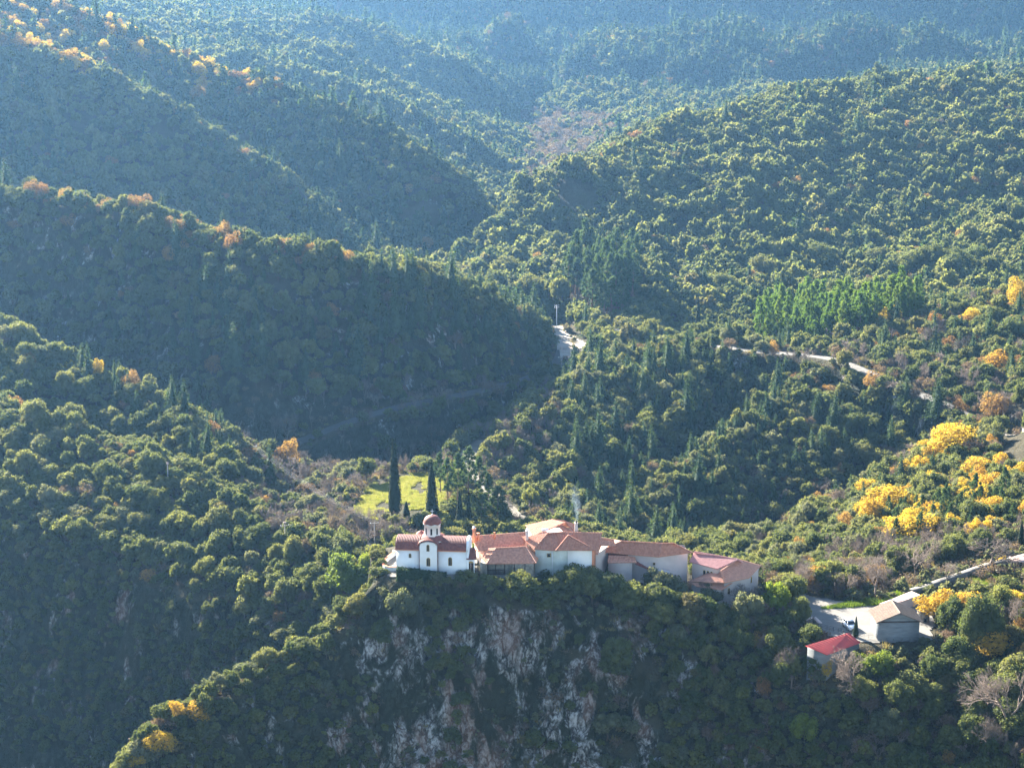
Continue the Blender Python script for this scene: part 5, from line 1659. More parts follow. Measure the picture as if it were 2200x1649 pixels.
# solar water tank on the roof
p = atz(1164, 1141, 2.6)
tk = thing('water_tank', 'white cylindrical water tank lying on the brown roof ridge', 'water tank', tuple(p))
m = MB(); m.add(*tube([(0, 0, .3), (0.06, 0, .3), (1.25, 0, .3), (1.3, 0, .3)], [0.1, 0.3, 0.3, 0.1], 12)); mesh_obj('tank', m, M_WHITE, tk)
m = MB(); box(m, (0.15, -.2, -0.6), (0.22, .2, 0.05)); box(m, (1.05, -.2, -0.6), (1.12, .2, 0.05)); box(m, (0.1, -0.05, -.6), (1.2, 0.05, -.5)); mesh_obj('stand', m, M_METAL, tk)
# B6: link roof
ze, zr = -1.6, 0.5
e6, o6, P6 = house('link_building', 'small linking building with bright striped tiles between pale house and long pink building', 'building', -7,
    [(1262, 1186), (1286, 1187), (1318, 1164), (1248, 1158)], ze - .1, M_CREAM,
    [([(1262, 1190, ze), (1285, 1190, ze - .3), (1292, 1170.5, -.6), (1269.5, 1150.5, zr), (1244, 1149, zr)], (0, 1)),
     ([(1269.5, 1150.5, zr), (1292, 1170.5, -.6), (1322, 1172, -.9), (1319.5, 1159.5, 0.0)], (1, 2))],
    [((1244, 1149, zr), (1269.5, 1150.5, zr)), ((1269.5, 1150.5, zr), (1319.5, 1159.5, 0.0)), ((1269.5, 1150.5, zr), (1292, 1170.5, -.6))], M_TILE_OLD, pitch=0.34)
# B7: long building
ze, zr = -2.6, -0.6
e7, o7, P7 = house('long_house', 'long pale pink building with a low hipped roof, right of the middle of the monastery', 'building', -8,
    [(1351, 1190), (1414.5, 1195.5), (1477.5, 1187), (1470, 1170), (1345, 1171)], ze - .08, M_LILAC,
    [([(1285, 1185, ze), (1415.5, 1196, ze), (1421.8, 1167, zr), (1335.5, 1161.8, zr)], (0, 1)),
     ([(1421.8, 1167, zr), (1415.5, 1196, ze), (1487, 1186.5, ze), (1447, 1166.2, zr)], (1, 2)),
     ([(1285, 1185, ze), (1335.5, 1161.8, zr), (1318, 1158.5, ze + .3)], (0, 2)),
     ('back', ((1335.5, 1161.8, zr), (1447, 1166.2, zr), 4.0, 2.2))],
    [((1335.5, 1161.8, zr), (1421.8, 1167, zr)), ((1421.8, 1167, zr), (1447, 1166.2, zr)), ((1285, 1185, ze), (1335.5, 1161.8, zr)), ((1415.5, 1196, ze), (1421.8, 1167, zr)), ((1487, 1186.5, ze), (1447, 1166.2, zr))], M_TILE_BRN, base=-7)
A7, B7, C7 = atz(1351, 1190, ze), atz(1414.5, 1195.5, ze), atz(1477.5, 1187, ze)
wallwin(e7, o7, A7, B7, 0.86, -4.35, 0.42, 0.5)
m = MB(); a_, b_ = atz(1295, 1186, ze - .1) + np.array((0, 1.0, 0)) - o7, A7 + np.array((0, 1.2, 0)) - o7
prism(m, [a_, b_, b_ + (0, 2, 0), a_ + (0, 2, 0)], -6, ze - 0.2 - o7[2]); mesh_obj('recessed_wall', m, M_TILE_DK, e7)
q = A7 - o7
m = MB(); prism(m, [q + (-3.9, -1.5, 0), q + (0.6, -1.3, 0), q + (0.6, 0.1, 0), q + (-3.9, 0.1, 0)], -7, -3.6 - o7[2] + .0); mesh_obj('lower_bay', m, M_LILAC, e7)
pp = [q + (-4.1, -1.8, -1.15), q + (1.4, -1.5, -1.15), q + (1.2, 0.3, -0.45), q + (-3.9, 0.3, -0.45)]
mb, tb = MB(), MB(); poly_slab(mb, pp, .1); tiles(tb, pp, (0, 1), 0.3); r_ = mesh_obj('porch_roof', mb, M_TILE_OLD, e7); t_ = mesh_obj('roof_tiles', tb, M_TILE_OLD, r_); t_['kind'] = 'stuff'
pp = [q + (1.2, -1.7, -1.4), q + (5.0, -0.9, -3.2), q + (5.0, 0.0, -2.9), q + (1.2, 0.0, -1.1)]
mb = MB(); poly_slab(mb, pp, .12); mesh_obj('lean_to_roof', mb, M_TILE_DK, e7)
aa = B7 - o7
mb = MB(); poly_slab(mb, [aa + (-0.6, -1.2, -3.0), aa + (2.2, -1.2, -3.1), aa + (2.2, 0.2, -2.7), aa + (-0.6, 0.2, -2.6)], .08); mesh_obj('canopy', mb, M_METAL, e7)
# B8: pink tiled cloister wing
ze, zr = -4.6, -3.2
e8, o8, P8 = house('cloister_wing', 'long low wing with a bright pink tiled roof and arched openings behind the right end', 'building', -8,
    [(1487, 1209), (1541, 1221), (1600, 1209), (1500, 1186)], ze - .1, M_CREAM,
    [([(1481, 1206, ze), (1541, 1221.5, ze), (1586.6, 1201, zr), (1492, 1184.5, zr)], (0, 1)),
     ('back', ((1492, 1184.5, zr), (1586.6, 1201, zr), 3.5, 1.9))],
    [((1492, 1184.5, zr), (1586.6, 1201, zr))], M_TILE_PK)
for t in (0.5, 0.64, 0.78): wallwin(e8, o8, P8[0], P8[1], t, -7.0, 0.55, 1.5, True, False)
# B9: right end house
ze, zr = -6.2, -4.0
e9, o9, P9 = house('end_house', 'pink house with sloping brown roof and small balcony at the monastery right end', 'house', -12,
    [(1556, 1248), (1606, 1238), (1629.8, 1218), (1590, 1208), (1550, 1226)], ze - .1, M_LILAC,
    [([(1557, 1251, ze), (1610, 1240.5, ze), (1634, 1215, ze + .35), (1586.6, 1201, zr), (1548, 1226, zr - .3)], (0, 1)),
     ([(1478, 1248, ze - .9), (1557, 1251, ze), (1548, 1226, zr - .3), (1586.6, 1201, zr), (1512, 1237, ze - .4)], (0, 1))],
    [((1586.6, 1201, zr), (1634, 1215, ze + .35)), ((1548, 1226, zr - .3), (1557, 1251, ze)), ((1586.6, 1201, zr), (1548, 1226, zr - .3)), ((1512, 1237, ze - .4), (1586.6, 1201, zr))], M_TILE, base=-4)
wallwin(e9, o9, P9[1], P9[2], 0.35, -8.2, 0.6, 1.3, True, True)
wallwin(e9, o9, P9[0], P9[1], 0.2, -9.0, 0.5, 1.2, True, True)
m = MB(); a = P9[0] + (P9[1] - P9[0]) * 0.45 - o9; b = P9[1] - o9
prism(m, [a + (0, -1.0, 0), b + (0.4, -1.0, 0), b + (0.4, 0, 0), a], -9.35 - o9[2], -9.2 - o9[2]); mesh_obj('balcony', m, M_PATH, e9)
m = MB()
for t in np.linspace(0, 1, 12):
    p = a + (b - a) * t + (0.3, -0.95, 0); p[2] = 0; m.add(*tube([p + (0, 0, -9.2 - o9[2]), p + (0, 0, -8.2 - o9[2])], [0.025, 0.025], 4))
p, q = a + (0.3, -.95, 0), b + (0.3, -.95, 0); p[2] = q[2] = -8.2 - o9[2]; m.add(*tube([p, q], [0.03, 0.03], 4)); mesh_obj('balcony_railing', m, M_IRON, e9)
# lower red roof in front
zl = -7.3
m_, t_ = MB(), MB()
e10 = thing('lower_wing', 'low red roofed wing half hidden by shrubs in front of the pink end house', 'building', tuple(atz(1497, 1258, -12)))
o10 = np.array(e10.location)
pp = [atz(1497, 1259, zl - .4) - o10, atz(1551, 1266, zl - .4) - o10, atz(1574, 1251, zl + .4) - o10, atz(1540, 1240, zl + .8) - o10, atz(1478, 1247, zl + .3) - o10]
poly_slab(m_, pp, .15); tiles(t_, pp, (0, 1)); r_ = mesh_obj('roof', m_, M_TILE, e10); tt = mesh_obj('roof_tiles', t_, M_TILE, r_); tt['kind'] = 'stuff'
m = MB(); prism(m, [atz(1490, 1257, zl - .4) - o10, atz(1549, 1263, zl - .4) - o10, atz(1566, 1252, zl - .4) - o10, atz(1500, 1245, zl - .4) - o10], -3, zl - .5 - o10[2]); mesh_obj('wall', m, M_LILAC, e10)

# tiny tiled shrine roof on the cliff
p = atz(810, 1296, -8.5)
sh = thing('cliff_hut', 'tiny hut with red tiled roof on the cliff below the left end of the church', 'hut', tuple(p))
m = MB(); box(m, (-0.7, -0.6, -3.0), (0.7, 0.8, 0.0)); mesh_obj('wall', m, M_STONE, sh)
m_, t_ = MB(), MB(); pp = [np.array(q, float) for q in ((-0.95, -0.9, 0.0), (0.9, -0.9, 0.25), (0.95, 1.0, 0.95), (-0.85, 1.0, 0.8))]
poly_slab(m_, pp, .1); tiles(t_, pp, (0, 1)); r_ = mesh_obj('roof', m_, M_TILE_OLD, sh); tt = mesh_obj('roof_tiles', t_, M_TILE_OLD, r_); tt['kind'] = 'stuff'

# ======================================================= barn, shed and terrace on the right
zB = -14.6
a = atz(1886, 1391, zB); b = atz(1973, 1390, zB)
d = b - a; BL = float(np.linalg.norm(d)); bz = math.atan2(d[1], d[0])
barn = thing('barn', 'grey concrete barn with a brown gabled roof beside the parking place', 'barn', tuple(a), bz)
hE, hR, bd = 5.1, 6.75, 6.2
m = MB(); box(m, (0, 0, -2), (BL, bd, hE - .02)); mesh_obj('wall', m, M_CONC, barn)
m = MB(); m.add([(-0.2, 0.05, hE - .02), (BL + .2, 0.05, hE - .02), (BL / 2, 0.05, hR - .05), (-0.2, bd, hE - .02), (BL + .2, bd, hE - .02), (BL / 2, bd, hR - .05)], np.array([(0, 1, 2), (3, 5, 4)])); mesh_obj('gable', m, M_CONC, barn)
m = MB(); box(m, (-0.25, -0.12, hE - .18), (BL + .25, -0.003, hE + .0)); mesh_obj('beam', m, M_DARKWOOD, barn)
for zz in np.arange(0.9, 4.8, 0.95):
    m = MB(); box(m, (0.05, -0.035, zz), (BL - .05, -0.002, zz + 0.05)); mesh_obj('formwork_ridge', m, M_CONC, barn)
for xx in (BL * .18, BL * .36, BL * .58, BL * .78):
    m = MB(); box(m, (xx, -0.16, -0.3), (xx + .16, -0.003, 1.75)); mesh_obj('post', m, M_PATH, barn)
pl1 = [np.array(q, float) for q in ((-0.55, -0.5, hE - .12), (BL / 2, -0.5, hR + .05), (BL / 2, bd + .4, hR + .05), (-0.55, bd + .4, hE - .12))]
pl2 = [np.array(q, float) for q in ((BL + .55, -0.5, hE - .12), (BL / 2, -0.5, hR + .05), (BL / 2, bd + .4, hR + .05), (BL + .55, bd + .4, hE - .12))]
m_, t_ = MB(), MB()
for pp in (pl1, pl2): poly_slab(m_, pp, .14); tiles(t_, pp, (0, 3), 0.3)
cap(m_, (BL / 2, -0.5, hR + .1), (BL / 2, bd + .4, hR + .1), 0.12)
r_ = mesh_obj('roof', m_, M_TILE_BARN, barn); tt = mesh_obj('roof_tiles', t_, M_TILE_BARN, r_); tt['kind'] = 'stuff'
# red sheet roofed shed
R0, R1 = atz(1731, 1386, -11.4), atz(1824, 1358, -11.4)
E0, E1 = atz(1777, 1406, -12.7), atz(1849, 1380, -12.7)
shed = thing('red_roofed_shed', 'low stone shed with a smooth bright red sloping roof below the parking place', 'shed', (R0[0], R0[1], -15.5)); os_ = np.array((R0[0], R0[1], -15.5))
m = MB(); poly_slab(m, [R0 - os_, R1 - os_, E1 - os_, E0 - os_], .12); mesh_obj('roof', m, M_REDSHEET, shed)
dd = (R1 - R0) / np.linalg.norm(R1 - R0); up = (R0 - E0)
m = MB()
for k in range(1, 14):
    p = E0 + (E1 - E0) * k / 14 - os_; q = R0 + (R1 - R0) * k / 14 - os_
    m.add(*tube([p + (0, 0, 0.02), q + (0, 0, 0.02)], [0.025, 0.025], 3))
mesh_obj('roof_seam', m, M_REDSHEET, shed)
ins = lambda p, s: p + ((R0 + R1 + E0 + E1) / 4 - p) * s
W_ = [ins(E0, .06) - os_, ins(E1, .06) - os_, ins(R1, .06) - os_, ins(R0, .06) - os_]
m = MB(); prism(m, W_, -3, [p[2] - 0.22 for p in W_]); mesh_obj('wall', m, M_CONC, shed)
# low pink topped wall and path walls
lp = [atz(1892, 1303, -13.3), atz(1925, 1291, -12.6), atz(1966, 1276, -12.3)]
box_l = thing('low_canopy', 'low long shelter with a flat pale pink slab roof behind the barn', 'shelter', tuple(lp[0]))
oo = np.array(lp[0]); m = MB()
tp_ = [atz(1889, 1296, -11.4) - oo, atz(1926, 1295, -11.4) - oo, atz(1978, 1277, -11.4) - oo, atz(1958, 1269, -11.4) - oo]
prism(m, tp_, tp_[0][2] - 0.16, tp_[0][2]); mesh_obj('slab', m, M_PINKTOP, box_l)
m = MB(); inn = [p + (np.mean(tp_, 0) - p) * 0.06 for p in tp_]; prism(m, inn, -1.2, inn[0][2] - .165); mesh_obj('wall', m, M_CREAM, box_l)
pw = [atz(1958, 1270, -12.6), atz(1987, 1262, -12.6), atz(2018, 1250, -12.6), atz(2049, 1240, -12.6), atz(2085, 1226, -12.5), atz(2120, 1213, -12.4), atz(2160, 1202, -12.3), atz(2215, 1188, -12.2)]
stonewall('path_wall', 'long low wall with a pale coping climbing to the right behind the golden trees', pw, -15.5, -12.35, 1.0, M_STONE, M_PATH, 0.25)
stonewall('branch_wall', 'short pale wall branching off the long path wall', [atz(2040, 1244, -12.7), atz(2062, 1253, -12.9), atz(2085, 1264, -13.0)], -15.5, -13.0, 0.5, M_STONE, M_PATH, 0.1)
stonewall('garden_wall', 'low rubble wall at the right edge below the path', [atz(2110, 1222, -12.8), atz(2140, 1222, -12.9), atz(2150, 1232, -13.1)], -15.5, -12.9, 0.5, M_STONE, M_PATH, 0.05)
p = atz(1983, 1336, -13.6)
pil = thing('stone_hut', 'small square rubble stone hut right of the barn', 'hut', tuple(p), 0.2)
m = MB(); box(m, (-0.9, -0.8, -2), (0.9, 0.9, 2.1)); mesh_obj('wall', m, M_STONE, pil); m = MB(); box(m, (-1.0, -0.9, 2.102), (1.0, 1.0, 2.22)); mesh_obj('slab', m, M_PATH, pil); m = MB(); box(m, (-0.25, -0.86, 0), (0.35, -0.79, 1.1)); mesh_obj('opening', m, M_GLASS, pil)
p = atz(2190, 1236, -13.4)
pav = thing('pavilion', 'dark open pavilion on posts at the right edge of the terrace', 'pavilion', tuple(p))
for x in (-1.1, 0.1, 1.3, 2.6):
    for y in (0, 2.4):
        m = MB(); box(m, (x, y, -1), (x + .2, y + .2, 2.9)); mesh_obj('post', m, M_DARKWOOD, pav)
m = MB(); box(m, (-1.5, -.4, 2.9), (3.4, 3, 3.08)); mesh_obj('roof', m, M_PINKTOP, pav)
m = MB(); box(m, (1.4, 0.05, 0), (2.6, .12, 2.9)); mesh_obj('panel', m, M_DARKWOOD, pav)
st2 = thing('garden_steps', 'flight of wide stone steps at the right edge below the pavilion', 'steps', tuple(atz(2160, 1262, -14.2)))
for i in range(7):
    m = MB(); box(m, (-1.2, i * .45, -1 + i * .17), (1.2, i * .45 + .5, i * .17)); mesh_obj('step', m, M_STONE, st2)
st3 = thing('ramp_steps', 'rusty steps descending left of the red roofed shed', 'steps', tuple(atz(1768, 1352, -13.5)))
for i in range(7):
    m = MB(); box(m, (i * .38, -.7 - i * .22, -.4 - i * .15), (i * .38 + .42, .7 - i * .22, -i * .15)); mesh_obj('step', m, M_TILE_DK if i % 2 else M_STONE, st3)
p = atz(1738, 1340, -13.4)
blk = stonewall('corner_wall', 'short rubble wall at the left corner of the parking place', [atz(1729, 1340, -13.4), atz(1748, 1334, -13.4), atz(1762, 1347, -13.4)], -16, -12.6, 0.6, M_STONE, M_PINKTOP, 0.1)
railing('parking_fence', 'dark thin fence along the front edge of the parking place', [atz(1763, 1352, -13.4), atz(1790, 1358, -13.4), atz(1822, 1366, -13.4)], 1.1, 0.9, M_IRON, 3)
railing('pale_fence', 'pale thin fence between the small cypress and the barn', [atz(1845, 1372, -13.4), atz(1876, 1373, -13.4)], 1.1, 0.7, M_POLE, 3)

# ======================================================= road surfaces
def ribbon(name, pts, hw, mat, lift=0.06, label=None, n=4):
    P = [Vector(p) for p in pts]
    out = []
    for i in range(len(P) - 1):
        a = P[max(i - 1, 0)]; b = P[i]; c = P[i + 1]; d = P[min(i + 2, len(P) - 1)]
        for k in range(n):
            t = k / n
            out.append(0.5 * ((2 * b) + (c - a) * t + (2 * a - 5 * b + 4 * c - d) * t * t + (-a + 3 * b - 3 * c + d) * t ** 3))
    out.append(P[-1])
    A = np.array([p[:] for p in out])
    T = np.gradient(A[:, :2], axis=0); T /= np.linalg.norm(T, axis=1)[:, None]
    Nn = np.stack([-T[:, 1], T[:, 0]], 1)
    cols = np.linspace(-1, 1, 5)
    rgx = np.random.default_rng(5)
    V = []
    for i in range(len(A)):
        w = hw * (1 + 0.08 * math.sin(i * 1.7))
        for c in cols:
            x, y = A[i, :2] + Nn[i] * c * w
            V.append((x, y, A[i, 2] + lift + 0.05 * (1 - c * c)))
    V = np.array(V)
    zt = height(V[:, 0], V[:, 1]); V[:, 2] = np.maximum(V[:, 2], zt + 0.05)
    nn = len(A)
    F = np.array([(i * 5 + j, i * 5 + j + 1, (i + 1) * 5 + j + 1, (i + 1) * 5 + j) for i in range(nn - 1) for j in range(4)])
    me = mesh_np(name, V, F, True); me.materials.append(mat)
    o = bpy.data.objects.new(name, me); COL.objects.link(o); o['kind'] = 'structure'
    return o
ribbon('shaded_road', ROADS['shaded'][0], 2.9, M_ASPH)
ribbon('hill_road', ROADS['hill'][0], 2.6, M_GRAVEL)
ribbon('upper_road', ROADS['upper'][0], 2.3, M_PATH)
ribbon('lower_road', ROADS['lower'][0], 2.4, M_GRAVEL)
def sheet(name, poly, z, mat, kind='structure', res=0.9, lift=0.16, wob=0.7):
    """a flat patch draped on the ground with a ragged edge"""
    p = np.array(poly)[:, :2]; x0, y0 = p.min(0) - 1; x1, y1 = p.max(0) + 1
    xs = np.arange(x0, x1, res); ys = np.arange(y0, y1, res)
    Xs, Ys = np.meshgrid(xs, ys)
    ins_ = patch_dist(Xs.ravel(), Ys.ravel(), poly).reshape(Xs.shape) <= np.maximum(wob * (0.5 + vnoise(Xs / 1.7, Ys / 1.7, 0, 3)), 0)
    zz = np.maximum(height(Xs.ravel(), Ys.ravel()).reshape(Xs.shape) + lift, z + lift)
    idx = np.arange(Xs.size).reshape(Xs.shape)
    q = ins_[:-1, :-1] & ins_[1:, :-1] & ins_[:-1, 1:] & ins_[1:, 1:]
    F = np.stack([idx[:-1, :-1][q], idx[:-1, 1:][q], idx[1:, 1:][q], idx[1:, :-1][q]], 1)
    me = mesh_np(name, np.stack([Xs, Ys, zz], -1).reshape(-1, 3), F, True); me.materials.append(mat)
    o = bpy.data.objects.new(name, me); COL.objects.link(o); o['kind'] = kind
    return o
sheet('parking_place', PARK, -13.4, M_YARD, res=0.5)
sheet('courtyard', COURT, -2.95, M_PATH, res=0.5)
BEND = [at(2148,940,560), at(2200,934,560), at(2208,985,545), at(2192,1022,532), at(2150,1022,532), at(2162,978,547)]
sheet('road_bend', BEND, BEND[1][2] - 3, M_DIRT, lift=0.3)
sheet('road_junction', TURN, TURN[1][2], M_DIRT)
# ======================================================= single trees one can point at
def mpp(p):
    """metres per photo pixel at a point"""
    return (p[1] * CP - (p[2] - CAM_H) * SP) / FPX
PLANTED = []
def plant(kindname, px, py, wpx, hpx, label, cat, name, j=0, group=None, at_=None, sink=0.2, rot=None):
    """a tree whose foot is at photo pixel (px,py), wpx wide and hpx tall there"""
    p = Vector(at_) if at_ is not None else hit(px, py)
    pr = NEAR[kindname][j % len(NEAR[kindname])]
    me = pr[0]; co = np.zeros(len(me.vertices) * 3); me.vertices.foreach_get('co', co); co = co.reshape(-1, 3)
    W = np.percentile(np.hypot(co[:, 0], co[:, 1]), 97) * 2; Hh = co[:, 2].max()
    m = mpp(p)
    e = with_parts(name, pr, (p[0], p[1], p[2] - sink), (0, 0, rot if rot is not None else random.uniform(0, 6.28)), (wpx * m / W, wpx * m / W, (hpx * m / 0.96 + sink) / Hh))
    e['label'] = label; e['category'] = cat; e['kind'] = 'thing'
    if group: e['group'] = group
    PLANTED.append((p[0], p[1], wpx * m / 2))
    return e
# the two tall cypresses behind the church and smaller ones near them
plant('cypress', 848, 1140, 30, 172, 'tall dark cypress left of the church dome, standing by the green meadow', 'cypress', 'cypress_tree', 0, at_=wp(848, 446, -25))
plant('cypress', 928, 1128, 30, 135, 'tall dark cypress rising right behind the red church dome', 'cypress', 'cypress_tree', 1, at_=wp(928, 441, -25))
plant('cypress', 872, 1129, 17, 36, 'small round topped young cypress on the green meadow', 'cypress', 'cypress_tree', 0, at_=wp(873, 447, -25))
plant('cypress', 988, 1150, 20, 95, 'slim dark cypress in the group right of the church dome, left one', 'cypress', 'cypress_tree', 1)
plant('cypress', 1007, 1150, 18, 90, 'slim dark cypress in the group right of the church dome, right one', 'cypress', 'cypress_tree', 0)
plant('cypress', 1499, 726, 12, 88, 'thin tall cypress alone on the valley floor beyond the central wooded hill', 'cypress', 'cypress_tree', 0)
plant('cypress', 1871, 782, 12, 50, 'thin dark cypress beside the upper road below the bright pine grove', 'cypress', 'cypress_tree', 1)
plant('cypress', 1838, 1369, 13, 47, 'small pointed cypress beside the white car at the parking edge', 'cypress', 'cypress_tree', 0, at_=wp(1838, 332.5, -13.4))
plant('cypress', 2192, 1180, 16, 60, 'dark cypress at the right edge behind the pavilion', 'cypress', 'cypress_tree', 1)
for i, (px, py, w_, h_) in enumerate(((962,1105,34,125),(984,1100,36,130),(1008,1095,40,140),(1030,1098,42,120),(1050,1125,44,110),(1070,1140,46,100),(1035,1150,44,90),(946,1060,30,90),(1018,1140,36,80))):
    plant('tallpine', px, py, w_, h_, 'dark green dense pine in the clump behind the guest wing', 'pine', 'dark_pine_tree', i, 'dark pines behind the guest wing')
for i, (px, py, w_, h_) in enumerate(((1222,640,44,92),(1240,655,48,100),(1262,650,52,112),(1284,665,52,118),(1306,660,54,120),(1328,668,50,112),(1346,655,44,95),(1272,690,50,110),(1312,695,46,100),(1196,650,26,60))):
    plant('tallpine', px, py, w_, h_, 'very tall pine with bare trunk in the clump on the valley floor', 'pine', 'dark_pine_tree', i, 'tall pines on the valley floor')
plant('fir', 1258, 725, 30, 75, 'bright conical fir standing above the road junction', 'fir', 'fir_tree', 0)
plant('fir', 1168, 690, 22, 42, 'small conical fir left of the pale pole at the road junction', 'fir', 'fir_tree', 1)
for px, py, w_, h_, l in ((505,800,60,105,'largest dark fir low on the shaded ridge left of centre'), (580,1035,42,80,'dark fir beside the brown leaved tree in the shaded valley'), (190,815,24,80,'pointed fir beside the tall golden tree on the left slope'), (248,850,26,75,'narrow fir just right of the tall golden tree on the left slope'), (635,215,22,38,'lone dark fir on the skyline of the upper left mountain'),
        (1285,1000,66,120,'broad tall fir high on the central hill, left of its middle'), (1500,1070,60,96,'tall fir low in the centre of the wooded hill above the long pink building'), (2012,905,66,86,'broad dark conical fir under the upper road on the right'), (1945,880,50,70,'dark fir left of the broad conical one under the upper road'), (1366,1192,22,32,'small dark fir behind the long pink building')):
    plant('fir', px, py, w_, h_, l, 'fir', 'fir_tree', int(px) % 3)
# autumn colour
GOLD = [(2045,990,125,88,'largest golden tree, high on the right slope under the road bend'), (2100,1035,85,58,'golden tree on the right slope just under the white road bend'), (2186,1045,60,50,'golden tree at the right edge under the road bend'),
 (1915,1120,110,78,'big lemon yellow tree in the middle of the right slope'), (1868,1118,60,44,'smaller yellow tree at the left of the golden group on the slope'), (1950,1172,125,72,'wide orange yellow tree at the foot of the golden group on the slope'),
 (2105,1125,90,62,'golden tree between dark pines on the right slope'), (2035,1080,42,42,'little golden tree between green bushes on the right slope'), (1905,708,58,52,'round golden tree at the end of the bright pine grove'),
 (2090,705,58,46,'round golden tree on the ridge above the broad dark fir'), (2188,668,60,72,'tall orange tree at the right edge of the upper ridge'), (2142,810,66,58,'golden tree below the ridge near the right edge'),
 (345,1630,82,62,'bright yellow tree low on the left spur of the cliff'), (430,1560,70,62,'yellow tree above the brightest one on the left spur'), (385,1548,44,42,'small thin yellow tree left end of the pair on the spur'),
 (212,818,26,48,'tall narrow golden tree on the left slope'), (150,798,28,26,'small golden bush on the left slope'), (1775,1462,28,44,'narrow yellow bush below the red roofed shed'),
 (2010,1335,95,66,'orange gold tree directly right of the barn roof'), (2075,1350,100,80,'wide golden tree between barn and dark ivy covered trees'), (2120,1420,110,70,'fading golden bush below the dark ivy covered trees'),(2175,1330,70,70,'orange leaved tree at the right edge beside the stone steps'), (2150,1215,24,22,'small bright yellow bush behind the path wall'), (292,1648,50,26,'yellow bush at the bottom edge of the picture on the spur')]
for i, (px, py, w_, h_, l) in enumerate(GOLD):
    plant('gold', px, py, w_, h_, l, 'autumn tree', 'golden_tree', i)
for i, (px, py, w_, h_, l) in enumerate(((1660,768,34,34,'orange tree beside the upper road where it bends out of sight'), (1848,702,20,34,'small orange tree at the edge of the bright pine grove'), (1862,716,16,28,'tiny orange tree beside the small one at the grove edge'), (1748,1275,40,40,'orange leaved shrub left of the green verge'), (1650,1365,60,26,'rusty orange low bush below the bright green tree'), (2135,905,70,66,'orange brown tree below the golden tree near the right edge'),(2060,900,40,44,'orange tree top above the largest golden tree'), (622,1010,44,72,'tree keeping its brown pink leaves in the shaded valley'))):
    plant('rust', px, py, w_, h_, l, 'autumn tree', 'orange_tree', i)
# bare trees
BARE = [(618,960,58,80,'tall leafless grey tree rising from the shaded valley'), (1880,1285,125,95,'big spreading leafless tree behind the green verge'), (2130,1225,140,75,'wide leafless tree above the path wall'), (1965,1245,90,80,'leafless tree left of the wide one above the path wall'), (2035,1255,84,46,'round twiggy bare bush behind the path wall'),
 (1830,1500,125,105,'large grey brown twiggy bush below the red roofed shed'), (2160,1600,190,190,'huge leafless tree filling the lower right corner'), (2120,1649,130,110,'leafless tree at the bottom edge near the right corner'), (1930,1620,90,60,'pale seed covered bush in the dark gully lower right'), (2002,760,70,72,'large bare tree on the ridge right of the golden one'),
 (715,1140,56,60,'leafless pale tree left of the green meadow'), (770,1150,64,64,'leafless tree between the meadow and the left slope'), (675,1120,46,50,'small leafless tree in the valley left of the meadow'), (830,1185,60,70,'leafless twiggy tree close behind the left end of the church'), (790,1195,60,60,'leafless shrub behind the left end of the church'), (1500,1285,50,50,'twiggy bare shrub in front of the long pink building'), (1590,1310,90,60,'brown twiggy shrub in front of the pink end house'), (1700,1480,80,90,'leafless brown bush on the steep slope left of the shed'),
 (1620,1300,60,45,'leafless shrub at the right foot of the pink end house'), (1735,800,50,50,'bare tree beside the upper road, left one'), (1700,795,46,44,'bare tree beside the upper road, right of the orange one'), (895,935,40,36,'bare tree standing in the shaded valley above the cypress')]
for i, (px, py, w_, h_, l) in enumerate(BARE):
    plant('bare', px, py, w_, h_, l, 'bare tree', 'bare_tree', i)
